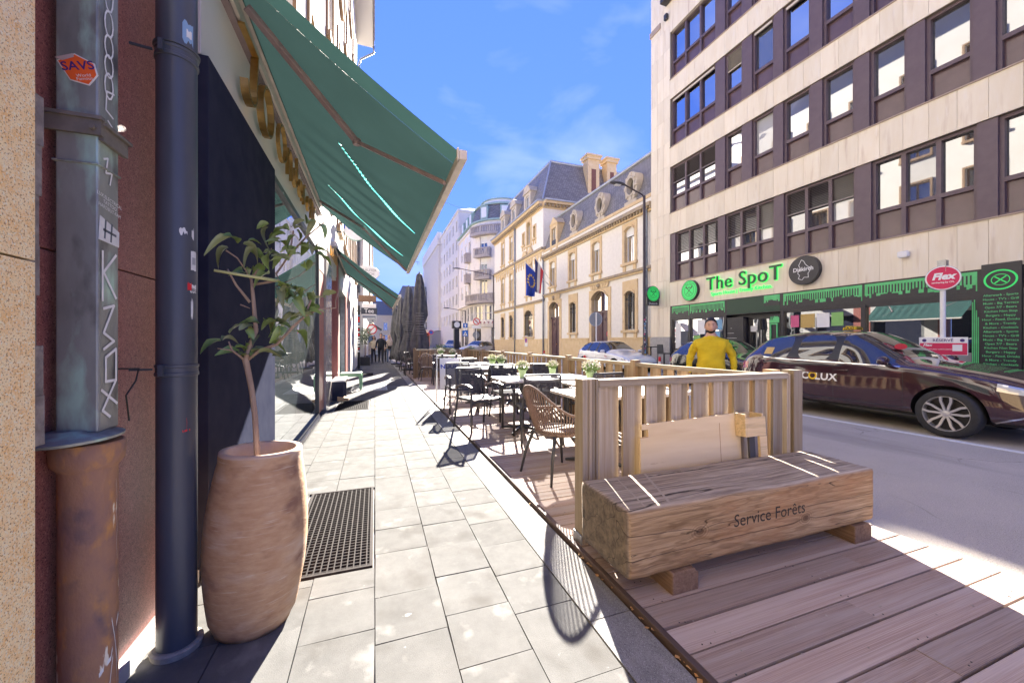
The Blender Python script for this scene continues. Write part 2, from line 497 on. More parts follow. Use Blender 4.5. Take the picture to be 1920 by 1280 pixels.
for ci in range(len(cols)-1):
    x0, x1 = cols[ci], cols[ci+1]
    rr = random.Random(ci*11+3)
    y = .35 + rr.random()*.3
    while y < 60:
        ln = .315 if rr.random() < .75 else .42
        if 1.0 < y < 1.2 or y > 30: ln = .34
        hit = [gr for gr in grates if x0+.04 < gr[1] and x1-.04 > gr[0] and y+.04 < gr[3] and y+ln-.04 > gr[2]]
        g0 = .005
        if not hit:
            pieces = [(x0, x1, y, y+ln)]
        else:
            gr = hit[0]; pieces = []
            if x0 < gr[0]-.05: pieces.append((x0, gr[0]-.02, y, y+ln))
            if x1 > gr[1]+.05: pieces.append((gr[1]+.02, x1, y, y+ln))
            if y < gr[2]-.05: pieces.append((max(x0,gr[0]-.02), min(x1,gr[1]+.02), y, gr[2]-.02))
            if y+ln > gr[3]+.05: pieces.append((max(x0,gr[0]-.02), min(x1,gr[1]+.02), gr[3]+.02, y+ln))
        for (a, b, c, d) in pieces:
            if b-a < .03 or d-c < .03: continue
            if y < 13.2 and ns < 296:
                o = link('paving_slab', slab_meshes[ns % 5], sw)
                o.location = ((a+b)/2, (c+d)/2, rr.uniform(-.0025,.0015)); o.scale = (b-a-g0, d-c-g0, 1)
                o.rotation_euler = (rr.uniform(-.005,.005), rr.uniform(-.005,.005), rr.uniform(-.01,.01)); ns += 1
            else:
                far.box(a+.003, b-.003, c+.003, d-.003, -.05, 0)
        y += ln
o = build(far, 'paving_slab', CONC, sw); o['kind'] = 'stuff'
# granite kerb stones
KERB = M('kerb_granite', (.2,.195,.187), .8, (.26,.254,.245), 5, rnd=.1, spec=.08, speck=[(120,(.09,.09,.095),.56,.66),(95,(.42,.415,.41),.6,.68)], bump=.3, bscale=90)
kb = MB(); kb.box(.94, 1.165, -6, 120, -.2, -.03)
kerb = setp(build(kb, 'kerb', MORTAR), kind='structure')
km = MB(); km.box(-.5,.5,-.5,.5,-.12,0); km = km.mesh('kerb_stone', KERB)
y = -.2; rr = random.Random(5)
while y < 60:
    ln = rr.choice((.75,.9,1.0,1.1))
    o = link('kerb_stone', km, kerb); o.location = (1.053, y+ln/2, rr.uniform(-.006,.0)); o.scale = (.222, ln-.008, 1)
    o.rotation_euler = (0,0,rr.uniform(-.004,.004))
    y += ln
# opposite pavement
RP = M('far_pavement', (.34,.33,.32), .9, (.42,.41,.39), 3, coord='World')
g = MB(); g.box(9.9, 12.8, -40, 40.9, -.2, .03); g.box(9.9, 12.8, 47.2, 170, -.2, .03)
setp(build(g, 'opposite_pavement', RP, bevel=.02), kind='structure')
g = MB(); g.box(-30, 60, 170, 172, -.2, .03)
setp(build(g, 'far_pavement', RP), kind='structure')

# pavement gratings
GR = M('grating_steel', (.022,.018,.018), .8, (.04,.032,.03), 20, spec=.08)
GRL = M('grating_worn_steel', (.34,.33,.32), .45, (.25,.24,.23), 20, metal=.5)
PIT = M('light_well', (.02,.019,.018), .9)
glab = ['dark steel pavement grating beside the clay pot', 'dark steel pavement grating at the end of the shop window',
        'worn pale steel grating under the green stool', 'small dark grating in the pavement beyond the green stool']
for i, (x0, x1, y0, y1) in enumerate(grates):
    t = thing('pavement_grating', glab[i], 'grating', ((x0+x1)/2, (y0+y1)/2, 0), group='gratings set in the pavement')
    hw, hl = (x1-x0)/2, (y1-y0)/2; mt = GRL if i == 2 else GR
    f = MB()
    for a, b, c, d in ((-hw,-hw+.018,-hl,hl),(hw-.018,hw,-hl,hl),(-hw+.018,hw-.018,-hl,-hl+.018),(-hw+.018,hw-.018,hl-.018,hl)):
        f.box(a, b, c, d, -.03, .003)
    build(f, 'frame', mt, t)
    f = MB(); nx = int(2*hw/.034); ny = int(2*hl/.034)
    for k in range(1, nx): x = -hw+2*hw*k/nx; f.box(x-.0035, x+.0035, -hl+.018, hl-.018, -.028, .0)
    build(f, 'grid', mt, t)
    f = MB()
    for k in range(1, ny): y = -hl+2*hl*k/ny; f.box(-hw+.018, hw-.018, y-.003, y+.003, -.016, -.002)
    build(f, 'cross_bar', mt, t)
    f = MB(); f.poly([(-hw,-hl,-.0125),(hw,-hl,-.0125),(hw,hl,-.0125),(-hw,hl,-.0125)]); build(f, 'pit', PIT, t)

# ================================================================== timber terrace deck
DECK = woodmat('deck_planks', (.29,.205,.165), (.51,.405,.345), 'x', .8, .2, grey=(.48,.415,.375))
JOIST = M('deck_underside', (.018,.014,.012), .9)
deck = setp(build(MB().box(1.215, 3.27, -1.2, 13.9, -.079, -.014), 'deck', JOIST), kind='structure')
pm = []
for k in range(4):
    mb = MB(); mb.box(-.5,.5,-.5,.5,-.5,.5); me = mb.mesh('deck_plank', DECK); pm.append(me)
rr = random.Random(21); y = -1.1; i = 0
while y < 13.8:
    cuts = [1.212]
    if i % 2: cuts.append(rr.uniform(1.7, 2.9))
    cuts.append(3.28+rr.uniform(-.01,.01))
    for a, b in zip(cuts[:-1], cuts[1:]):
        if a > 1.3 and y > 2.4: pass
        o = link('deck_plank', pm[(i+int(a*10)) % 4], deck)
        o.location = ((a+b)/2, y+.0725, .008+rr.uniform(-.002,.002)); o.scale = (b-a-.003, .1335, .026)
        o.rotation_euler = (rr.uniform(-.006,.006), 0, rr.uniform(-.0015,.0015))
    y += .1452; i += 1
nb = MB()
for k in range(-7, 24):
    for x in (1.3, 1.34, 2.2, 2.24, 3.18, 3.22):
        nb.lathe([(.0035,0),(.0035,.0012)], 6, (x+rr.uniform(-.01,.01), k*.1452+.05+rr.uniform(0,.05), .0225))
o = build(nb, 'deck_screw', BLACK, deck); o['kind'] = 'stuff'
EDGE = M('deck_edge_board', (.07,.045,.038), .7, (.13,.085,.07), 7, stretch=(1,.2,1))
build(MB().box(1.178, 1.209, -1.2, 13.9, -.079, .027), 'edge_board', EDGE, deck, bevel=.003)
lf = MB(); rr = random.Random(3)
for k in range(46):
    y = rr.uniform(.6, 2.1) if k < 36 else rr.uniform(2.1, 6); x = 1.172+rr.uniform(-.012,.012); a = rr.uniform(0,6); s = rr.uniform(.006,.016)
    p = [Vector((math.cos(a+q)*s*w, math.sin(a+q)*s, 0)) for q, w in ((0,1),(1.7,.6),(3.1,1),(4.6,.5))]
    lf.poly([(x+v.x, y+v.y, .004+rr.uniform(0,.006)) for v in p])
setp(build(lf, 'leaf_litter', M('dry_leaf', (.42,.2,.07), .9, (.5,.33,.16), 40)), 'dry orange leaf crumbs along the deck edge', 'leaf litter', kind='stuff')
lf = MB(); rr = random.Random(9)
for k in range(60):
    y = rr.uniform(.4, 1.5); x = rr.uniform(1.3, 3.2); a = rr.uniform(0,6); s = rr.uniform(.003,.009)
    lf.poly([(x+math.cos(a+q)*s*w, y+math.sin(a+q)*s, .0235+rr.uniform(0,.003)) for q, w in ((0,1),(1.7,.6),(3.1,1),(4.6,.5))])
setp(build(lf, 'litter_crumbs', M('pale_crumb', (.5,.45,.38), .9, (.2,.17,.14), 60)), 'pale crumbs scattered on the front deck planks', 'crumbs', kind='stuff')

# ================================================================== fence round the terrace
FENCE = woodmat('fence_boards', (.25,.19,.13), (.42,.35,.265), 'z', .8, .28, grey=(.43,.39,.34))
FENCES = woodmat('fence_boards_brown', (.25,.155,.085), (.38,.265,.16), 'z', .8, .25, grey=(.38,.3,.21))
RAIL = woodmat('fence_rail', (.26,.2,.14), (.4,.35,.28), 'x', .8, .15, grey=(.42,.39,.34))
RAILY = woodmat('fence_rail_long', (.2,.14,.085), (.34,.27,.19), 'y', .8, .15, grey=(.4,.35,.28))
def unit(mat, nm):
    return MB().box(-.5,.5,-.5,.5,-.5,.5).mesh(nm, mat)
ub = unit(FENCE, 'board'); ubs = unit(FENCES, 'board'); ur = unit(RAIL, 'rail'); ury = unit(RAILY, 'rail'); up = unit(FENCE, 'post'); ups = unit(FENCES, 'post')
def bx(name, me, parent, x0, x1, y0, y1, z0, z1, bev=.003):
    o = link(name, me, parent, ((x0+x1)/2, (y0+y1)/2, (z0+z1)/2)); o.scale = (x1-x0, y1-y0, z1-z0); return o
t = thing('timber_fence', 'weathered grey timber fence panel across the near end of the terrace', 'fence', (2.2,2.16,.02))
x0, x1 = -.95, 1.0
for sx in (x0, x1):
    if sx < 0:
        for k in range(5):
            w = .024; bx('post', up, t, sx-.02+k*w, sx-.02+k*w+w-.004, -.05+.004*(k % 2), .05, 0, 1.04)
    else:
        bx('post', up, t, sx-.05, sx+.05, -.05, .05, 0, 1.05)
        for k in range(2): bx('post', up, t, sx-.10+k*.022, sx-.10+k*.022+.018, -.03, .04, 0, 1.02)
bx('rail', ur, t, x0+.105, x1-.105, -.045, .045, .985, 1.032)
bx('rail', ur, t, x0+.105, x1-.105, -.009, .009, .30, .37)
rr = random.Random(2); xx = x0+.112; k = 0
while xx < x1-.19:
    w = rr.choice((.085,.092,.1)); f = k % 2 == 0
    yb = (-.03, -.010) if f else (.010, .03)
    o = bx('board', ub, t, xx, xx+w, yb[0], yb[1], .06, .984); o.rotation_euler = (0, rr.uniform(-.004,.004), 0)
    xx += w + rr.uniform(.002, .012); k += 1
p = MB(); p.box(-.982, -.972, -.054, .05, -.019, .06); p.box(-1.0, -.972, -.075, .06, -.0195, -.012)
build(p, 'bracket', STEEL, t, bevel=.002)
def side_fence(label, length, loc, rz, posts, seed):
    t = thing('fence', label, 'fence', loc, rz, group='brown slatted fence along the terrace')
    rr = random.Random(seed)
    for yy in posts: bx('post', ups, t, -.045, .045, yy-.045, yy+.045, -.07, 1.04)
    ps = sorted(posts)
    for a, b in zip(ps[:-1], ps[1:]):
        bx('rail', ury, t, -.035, .035, a+.047, b-.047, .96, 1.005)
        bx('rail', ury, t, -.008, .008, a+.047, b-.047, .25, .31)
        yy = a+.052; k = 0
        while yy < b-.1:
            w = rr.choice((.085,.09,.098)); w = min(w, b-.05-yy)
            xb = (-.026, -.0085) if k % 2 == 0 else (.0085, .026)
            bx('board', ubs, t, xb[0], xb[1], yy, yy+w, .03, .958)
            yy += w + rr.uniform(.012,.026); k += 1
    return t
side_fence('long brown slatted fence between the terrace tables and the road', 11.6, (3.2, 2.25, .02), 0, [.08,1.9,3.72,5.5,7.35,9.3,11.3], 4)
side_fence('brown slatted fence across the far end of the terrace', 1.9, (3.15, 13.55, .02), R(90), [.06,1.0,1.86], 6)
# ================================================================== left-hand buildings
YGRAN = M('yellow_granite', (.88,.54,.2), .45, (.93,.75,.44), 34, coord='World', contrast=(.3,.6), detail=8,
          speck=[(190,(.36,.16,.06),.57,.67),(150,(.88,.8,.62),.55,.66),(260,(.12,.08,.05),.62,.7)], bump=.1, bscale=90)
RGRAN = M('red_granite', (.3,.1,.085), .4, (.4,.155,.13), 40, coord='World', contrast=(.3,.62), detail=8, spec=.35,
          speck=[(210,(.1,.03,.03),.55,.66),(180,(.55,.25,.2),.6,.69)])
STUCCO = M('cream_render', (.8,.76,.68), .9, (.75,.71,.63), 1.2, coord='World', detail=8, bump=.15, bscale=60)
NAVY = M('navy_panel', (.03,.033,.055), .95, (.04,.043,.066), 6, coord='World', spec=.0)
FASCIA = M('pale_fascia', (.62,.6,.57), .35, (.58,.56,.53), 2, coord='World')
BRASS = M('brass', (.55,.36,.14), .3, (.42,.26,.09), 9, metal=.9)
WOODWIN = M('brown_window_wood', (.27,.16,.08), .6, (.36,.23,.13), 6, stretch=(1,1,.2), coord='World')
PLINTH = M('pale_plinth', (.6,.58,.54), .8, (.52,.5,.47), 4, coord='World')
ROOMW = M('shop_interior', (.32,.3,.28), .9)
ROOMF = M('shop_floor', (.42,.4,.37), .5)
XW = -.93      # main wall plane on the left

# near building: yellow granite pier
b = thing('granite_building', 'yellow speckled granite wall at the left edge', 'building', (-1.2, 0, 0))
mb = MB(); mb.box(-3.8, .365, -6, 1.298, 0, 14); o = build(mb, 'wall', MORTAR, b)
z = 0.0; k = 0
sy = [(-2.2,-.9),(-.896,.3),(.304,1.306)]
while z < 4.2:
    for (a, c) in sy:
        mb = MB(); mb.box(.3655, .40, a, c-.004, z+.003, z+1.497); build(mb, 'stone_panel', YGRAN, b)
    z += 1.5
JOINTF = M('crumbling_mortar', (.17,.14,.13), .95, (.3,.26,.24), 25, coord='World', bump=.6, bscale=50)
mb = MB(); rr = random.Random(1); prevx = None
for k in range(26):
    z0 = .9+k*.13; w = rr.uniform(.0,.03)
    mb.box(.2, .372+w*.3, 1.3, 1.34+w, z0, z0+.129)
build(mb, 'mortar_seam', JOINTF, b)

# main shop building
b = thing('shop_building', 'cream rendered shop building with red granite piers and long awning', 'building', (-.93, 1.4, 0))
def off(o): return o
def P(mb, name, mat, parent=b, **kw):
    """part given in world coordinates"""
    o = build(mb, name, mat, parent, **kw)
    o.location = (-b.location[0], -b.location[1], 0)
    return o
fnL = RX(XW, 1)
fnLb = lambda a, bb, d: (d, a-1.4, bb)
# upper wall with windows, ending at the eaves
zrows = [(4.35,6.25),(7.6,9.4),(10.7,12.4),(13.6,15.2)]
ycols = [(2.0,3.1),(4.1,5.2),(6.3,7.4),(8.6,9.7),(10.9,12.0),(13.2,14.3),(15.5,16.6),(17.8,18.9),(20.2,21.3)]
holes = [(y0,y1,z0,z1) for z0, z1 in zrows for y0, y1 in ycols]
holes += [(y0-9.2,y1-9.2,z0,z1) for z0, z1 in zrows for y0, y1 in ycols[:4]]
wall = holed_wall(fnLb, -8.5, 22.6, 3.62, 17.6, holes, .22)
wall.prism([(-8.5,3.62),(22.6,3.62),(22.6,17.6),(-8.5,17.6)], fnLb, -.3, -9)
build(wall, 'wall', STUCCO, b)
for (y0,y1,z0,z1) in holes:
    w = window(b, fnLb, y0, y1, z0, z1, -.2, WOODWIN if int(y0*10) % 3 else WHITE, GLASS_HI, .07, 2, name='window')
    s = MB(); fbox(s, fnLb, y0-.1, y1+.1, z0-.12, z0-.003, -.2, .09); build(s, 'sill', WOODWIN, w)
    s = MB(); fbox(s, fnLb, y0-.09, y0-.003, z0, z1+.08, -.1, .045); fbox(s, fnLb, y1+.003, y1+.09, z0, z1+.08, -.1, .045); fbox(s, fnLb, y0, y1, z1+.003, z1+.08, -.1, .045)
    build(s, 'surround', WOODWIN, w)
# balconies that show in the reflections across the street
RAILW = M('white_railing', (.8,.8,.79), .5)
for z in (10.2, 13.1):
    for (y0, y1) in ((-3.5,-.6), (2.3,6.9)):
        s = MB(); fbox(s, fnLb, y0, y1, z, z+.16, .0, .55); bal = build(s, 'balcony', STUCCO, b)
        s = MB(); fbox(s, fnLb, y0, y1, z+1.1, z+1.16, .5, .55)
        k = y0
        while k < y1: fbox(s, fnLb, k, k+.04, z+.16, z+1.1, .51, .54); k += .13
        build(s, 'railing', RAILW, bal)
# eaves
EAVE = M('eaves_soffit', (.7,.67,.62), .8)
TILE = M('roof_tiles', (.3,.27,.25), .85, (.4,.37,.34), 8, coord='World')
s = MB(); fbox(s, fnLb, -8.5, 22.6, 17.6, 17.75, -.1, .82); build(s, 'eaves', EAVE, b)
rf = MB(); fbox(rf, fnLb, -8.5, 22.65, 17.75, 17.9, -.2, .9)
rf.prism([(-8.5,17.9),(22.6,17.9),(22.6,21),(-8.5,21)], lambda a, bb, d: (d-(bb-17.9)*1.4, a-1.4, bb), .8, .7)
roof = build(rf, 'roof', TILE, b)
s = MB()
for k in range(60): fbox(s, fnLb, 1.5+k*.35, 1.5+k*.35+.3, 17.9, 17.95, .72, .93)
build(s, 'roof_tile', TILE, roof)
s = MB(); s.tube([(.87, 20.9, 17.5),(.87, 21.15, 17.3),(.2, 21.3, 16.9),(.1, 21.32, 16.6),(.1, 21.32, 4)], .055, 10); build(s, 'gutter_pipe', PIPEGREY, b, smooth=True)
# ground floor: red granite, navy panel, show window, fascia
def gpanel(name, y0, y1, z0, z1, d0, d1, mat, bevel=.003, parent=None):
    s = MB(); fbox(s, fnLb, y0, y1, z0, z1, d0, d1); return build(s, name, mat, parent or b, bevel=bevel)
gpanel('stone_panel', 1.295, 1.72, .07, 1.575, -.3, .0, RGRAN)
gpanel('stone_panel', 1.724, 2.52, .07, 1.575, -.3, .0, RGRAN)
gpanel('stone_panel', 1.295, 1.72, 1.58, 3.6, -.3, .0, RGRAN)
gpanel('stone_panel', 1.724, 2.52, 1.58, 3.6, -.3, .0, RGRAN)
gpanel('plinth', 1.295, 2.52, .0, .068, -.3, .035, PLINTH)
gpanel('panel', 2.524, 4.0, .02, 2.86, -.3, .075, NAVY, .004)
gpanel('plinth', 4.04, 7.16, .0, .06, -.25, .06, PLINTH)
# fascia with sloping top rail
fa = gpanel('fascia', 2.524, 7.16, 2.864, 3.6, -.3, .04, FASCIA)
gpanel('cornice_rail', 1.5, 7.16, 3.42, 3.5, .042, .10, M('fascia_rail', (.5,.46,.42), .5))
# show window
FR = M('window_frame_steel', (.06,.065,.075), .4)
SHOPGL = glassmat('shop_glass', (.14,.17,.17), refl=.5, rough=.004, see=.5)
s = MB()
fbox(s, fnLb, 4.005, 4.05, .06, 2.86, -.05, .05); fbox(s, fnLb, 7.1, 7.14, .06, 2.86, -.05, .05)
fbox(s, fnLb, 4.05, 7.1, 2.80, 2.86, -.05, .05); fbox(s, fnLb, 4.05, 7.1, .06, .1, -.05, .05)
wf = build(s, 'show_window', FR, b)
s = MB(); s.poly([fnLb(4.04,.09,.02), fnLb(7.11,.09,.02), fnLb(7.11,2.82,.02), fnLb(4.04,2.82,.02)]); build(s, 'pane', SHOPGL, wf)
s = MB(); fbox(s, fnLb, 4.0, 7.12, -.02, .058, -4.5, -.26); build(s, 'shop_floor', ROOMF, b)
s = MB(); s.poly([fnLb(4.0,0,-4.5), fnLb(7.14,0,-4.5), fnLb(7.14,3,-4.5), fnLb(4.0,3,-4.5)])
s.poly([fnLb(4.002,0,-.3), fnLb(4.002,0,-4.5), fnLb(4.002,3,-4.5), fnLb(4.002,3,-.3)]); s.poly([fnLb(7.14,0,-.3), fnLb(7.14,0,-4.5), fnLb(7.14,3,-4.5), fnLb(7.14,3,-.3)])
s.poly([fnLb(4.0,2.9,-.3), fnLb(7.14,2.9,-.3), fnLb(7.14,2.9,-4.5), fnLb(4.0,2.9,-4.5)])
build(s, 'shop_room', ROOMW, b)
# further bays: pier, dark doorways, piers
gpanel('stone_panel', 7.2, 8.0, .05, 2.55, -.3, .02, RGRAN)
gpanel('stone_panel', 7.17, 7.196, .05, 2.9, -.3, .02, PLINTH)
gpanel('fascia', 7.17, 10.2, 2.86, 3.6, -.3, .05, FASCIA)
gpanel('fascia', 7.17, 8.05, 2.56, 2.855, -.3, .03, FASCIA)
gpanel('pier', 8.02, 9.0, .0, 2.855, -.3, .06, M('polished_grey_stone', (.36,.33,.31), .15, (.44,.41,.38), 6, coord='World'))
gpanel('door', 9.0, 10.1, .0, 2.75, -.3, -.1, NAVY)
gpanel('fascia', 9.0, 10.1, 2.76, 2.857, -.3, .05, FASCIA)
gpanel('stone_panel', 10.2, 10.5, .0, 3.6, -.3, .08, RGRAN)
gpanel('pier', 10.5, 11.0, .0, 3.6, -.3, .05, PLINTH)
gpanel('door', 11.0, 13.2, .0, 2.7, -.3, -.12, NAVY)
gpanel('door_frame', 11.0, 11.12, .0, 2.7, -.1, .03, STEEL); gpanel('door_frame', 13.1, 13.2, .0, 2.7, -.1, .03, STEEL)
gpanel('fascia', 11.0, 13.2, 2.704, 3.6, -.3, .06, FASCIA)
gpanel('stone_panel', 13.2, 14.0, .0, 3.6, -.3, .06, RGRAN)
gpanel('door', 14.0, 16.0, .0, 2.8, -.3, -.12, NAVY)
gpanel('fascia', 14.0, 16.0, 2.804, 3.6, -.3, .05, FASCIA)
gpanel('pier', 16.0, 17.2, .0, 3.6, -.3, .05, PLINTH)
gpanel('door', 17.2, 19.0, .0, 2.8, -.3, -.1, DKMETAL)
gpanel('fascia', 17.2, 22.58, 2.804, 3.6, -.3, .05, FASCIA)
gpanel('pier', 19.0, 22.58, .0, 2.8, -.3, .05, STUCCO)
# neighbouring shopfront towards the camera (seen in reflections)
gpanel('shopfront', -8.5, -6.2, 0, 3.6, -.3, .0, PLINTH)
# brass letters on the fascia (stand off the face on pins)
def brass_letter(pts, y, z, sc, th=.05, w=.016):
    s = MB()
    for i in range(len(pts)-1):
        (a0, b0), (a1, b1) = pts[i], pts[i+1]
        p = Vector(fnLb(y+a0*sc, z+b0*sc, .095)); q = Vector(fnLb(y+a1*sc, z+b1*sc, .095)); e = (q-p).normalized()*.008
        s.beam(p-e, q+e, th, w, 0, up=(0, -(q-p).z, (q-p).y) if True else (1,0,0))
    return build(s, 'brass_letter', BRASS, fa)
def arc(cx, cy, r, a0, a1, n=10, sq=1.0):
    return [(cx+r*math.cos(R(a0+(a1-a0)*k/n)), cy+sq*r*math.sin(R(a0+(a1-a0)*k/n))) for k in range(n+1)]
J = [(-.25,1.0),(.55,1.0),(.45,.3)] + arc(.2,.2,.26,0,-180,8)
Od = arc(.45,.5,.42,0,360,16,1.1)
n_ = [(0,0),(0,.7)] + arc(.25,.5,.24,180,0,8) + [(.5,0)]
d_ = arc(.25,.3,.27,0,360,12) + [(.53,.3),(.53,1.0)]
a_ = arc(.25,.3,.27,0,360,12) + [(.53,.3),(.53,.0)]
r_ = [(0,0),(0,.6),(.12,.68),(.3,.68)]
e_ = [(0,.32),(.5,.32)] + arc(.25,.32,.25,0,320,10)
brass_letter(J, 3.08, 3.0, .40); brass_letter(Od, 3.42, 2.96, .40)
yy = 4.0
for L, wd in ((Od,.36),(n_,.24),(d_,.26),(a_,.26),(r_,.2),(e_,.26),(n_,.24),(r_,.2)):
    brass_letter(L, yy, 3.0, .36, .035, .012); yy += wd+.05
for i in range(7): brass_letter([n_, a_, d_, e_][i % 4], 8.4+i*.2, 3.05, .22, .03, .01)

# ------------------------------------------------------------------ buildings further down the left side
CREAM2 = M('cream_stone', (.82,.68,.45), .9, (.75,.62,.42), 2, coord='World')
def plain_building(label, loc, sx, sy, h, rows, colsw, mat, wmat, roofmat, rooft=2.5, faces=('x',), door=True, setback=1.6, name='building'):
    """block building with windows on the street faces: box from loc (corner), real wall holes with reveals"""
    t = thing(name, label, 'building', loc)
    mb = MB()
    fns = {'x': (lambda a, bb, d: (sx+d, a, bb), sy), '-x': (lambda a, bb, d: (-d, a, bb), sy), '-y': (lambda a, bb, d: (a, -d, bb), sx)}
    for f in ('x','-x','-y'):
        fn, ln = fns[f]; holes = []
        if f in faces:
            n = max(1, int(ln/colsw))
            for z0, z1 in rows:
                for k in range(n):
                    c = ln*(k+.5)/n; holes.append((c-.55, c+.55, z0, z1))
        holed_wall(fn, 0, ln, 0, h, holes, .25, mb)
        for hh in holes: window(t, fn, *hh, -.2, wmat, GLASS_HI, .08, 2, sill=None)
    mb.poly([(0,sy,0),(sx,sy,0),(sx,sy,h),(0,sy,h)]); mb.poly([(0,0,h),(sx,0,h),(sx,sy,h),(0,sy,h)])
    build(mb, 'wall', mat, t)
    c = MB(); c.box(-.15, sx+.15, -.15, sy+.15, h-.35, h-.02); build(c, 'cornice', mat, t)
    if rooft:
        s = setback; r = MB(); z = h
        q0 = [(0,0,z),(sx,0,z),(sx,sy,z),(0,sy,z)]; q1 = [(s,s,z+rooft),(sx-s,s,z+rooft),(sx-s,sy-s,z+rooft),(s,sy-s,z+rooft)]
        for i in range(4): j = (i+1) % 4; r.poly([q0[i], q0[j], q1[j], q1[i]])
        r.poly(q1); ro = build(r, 'roof', roofmat, t)
    return t
SLATE_F = M('far_slate', (.13,.14,.16), .6, (.19,.2,.22), 6, coord='World')
r4 = [(.9,3.0),(4.4,6.4),(7.7,9.6),(10.9,12.7)]
plain_building('cream house projecting beyond the eaves on the left side', (-9.5, 22.9, 0), 8.9, 17, 15.5, r4[1:], 3.0, STUCCO, WHITE, TILE, 2)
plain_building('tall pale house far down the left pavement', (-9.0, 40.2, 0), 8.6, 28, 13.5, r4, 3.0, CREAM2, WHITE, SLATE_F, 2.4)
plain_building('cream mansard block closing the far end of the street', (-16, 118, 0), 27.5, 16, 9.0, [(.9,3.2),(4.6,6.8)], 3.4, CREAM2, WHITE, SLATE_F, 4.2, ('-y','x'), setback=1.4)
plain_building('long cream building beyond the closed parasols', (4.9, 96, 0), 9, 60, 10.5, [(.9,3.0),(4.2,6.2),(7.3,9.2)], 3.2, CREAM2, WHITE, SLATE_F, 4.5, ('-x','-y'), setback=1.5)

# ================================================================== downpipes
COPPER = M('patinated_copper', (.2,.205,.19), .5, (.33,.34,.31), 7, stretch=(1,1,.3), metal=.35, detail=8,
           stain=[(14,(.42,.6,.5),.52,.68,(1,1,.3)), (10,(.08,.07,.07),.54,.72,(1,1,.4))], bump=.15)
RUST = M('rusty_cast_iron', (.23,.125,.115), .75, (.38,.2,.11), 9, detail=9, stretch=(1,1,.6), contrast=(.3,.65),
         stain=[(26,(.5,.24,.08),.56,.74,(1,1,.5)), (30,(.78,.72,.58),.68,.71,(1,1,.22)), (9,(.12,.085,.1),.54,.72,(1,1,.8))], bump=.4, bscale=60)
GRAF = M('white_graffiti', (.82,.82,.8), .5, (.7,.7,.68), 20)
t = thing('square_downpipe', 'patinated square copper downpipe covered in stickers and white graffiti', 'downpipe', (-.85, 1.585, 0))
mb = MB(); mb.box(-.05, .05, -.05, .05, 1.02, 4.6); build(mb, 'pipe', COPPER, t, bevel=.006)
mb = MB(); mb.box(-.056, .055, -.056, .055, 1.84, 1.847); build(mb, 'joint', COPPER, t, bevel=.003)
mb = MB()
for z in (1.93,):
    mb.box(-.075, .062, -.062, -.0505, z, z+.045); mb.box(.0505, .062, -.0505, .075, z-.012, z+.033); mb.box(-.08, .067, -.07, -.0515, z+.045, z+.056); mb.box(.052, .07, -.052, .085, z+.034, z+.044)
mb.lathe([(.008,-.075),(.008,-.06)], 8, (.045,0,1.95), 'y')
build(mb, 'clamp', M('old_clamp_iron', (.17,.15,.13), .6, (.25,.22,.19), 14, metal=.4), t)
mb = MB(); mb.lathe([(.066,0),(.066,.9),(.068,.905),(.082,.925),(.086,.975),(.082,.985),(.05,.99)], 26)
build(mb, 'boot', RUST, t, auto=40)
mb = MB(); mb.lathe([(.05,1.0),(.098,.996),(.116,1.0),(.118,1.008),(.1,1.016),(.06,1.024),(.05,1.03)], 30); o = build(mb, 'flange', COPPER, t, auto=50); o.rotation_euler = (R(1.5), R(-1.5), 0)
# graffiti strokes lie on the faces of the pipe
def stroke(parent, pts, fn, w, name='graffiti', mat=GRAF):
    """flat paint strokes; each stroke a thin ribbon on the surface"""
    mb = MB()
    for pl in pts:
        for i in range(len(pl)-1):
            p, q = Vector(pl[i]), Vector(pl[i+1]); d = (q-p)
            if d.length < 1e-5: continue
            nn = Vector((-d.y, d.x)).normalized()*w/2; e = d.normalized()*w*.3
            mb.poly([fn(*(p-e+nn)), fn(*(q+e+nn)), fn(*(q+e-nn)), fn(*(p-e-nn))])
    return build(mb, name, mat, parent)
sideF = lambda a, z: (.0522+random.random()*.0002, a, z)      # +X face, a along y
fr = lambda a, z: (a, -.0522, z)
loops = []
z = 2.40
for r_z in (.05,.04,.035,.035,.04): loops.append([(arc(0,0,1,0,360,12)[k][0]*.02-.005, z+arc(0,0,1,0,360,12)[k][1]*r_z) for k in range(13)]); z -= r_z*1.8
# letters
loops.append([(.02,2.10),(-.015,2.09),(-.02,2.03),(.015,2.02)]); loops.append([(-.01,2.0),(.01,1.99),(0,1.97)])
loops.append([(-.03,1.87),(-.01,1.88),(-.02,1.83),(.01,1.84),(.0,1.80)])
[stroke(t, [q], sideF, .006) for q in loops]
K = [[(-.035,1.581),(-.035,1.428)],[(.03,1.581),(-.03,1.517),(.03,1.441)], [(-.03,1.403),(.02,1.416),(-.03,1.327),(.02,1.301),(-.03,1.276)],
     [(-.02,1.250),(.03,1.276),(.03,1.174),(-.02,1.174),(-.02,1.250)], [(-.04,1.149),(.035,1.098)],[(.03,1.174),(-.035,1.085),(.0,1.060)]]
[stroke(t, [q], sideF, .009) for q in K]
cyl = lambda a, z: (.0672*math.cos(a), .0672*math.sin(a), z)
stroke(t, [[(-.25,.42),(-.1,.36),(.1,.27)],[(.2,.42),(-.3,.30),(-.75,.27)],[(-.05,.34),(.05,.24),(.1,.16)],[(-.2,.30),(-.35,.22)]], lambda a, z: (cyl(a,z)), .014)
stroke(t, [[(.0,.86),(.08,.8),(.0,.76),(.1,.7),(.02,.66),(.1,.6)]], cyl, .006)
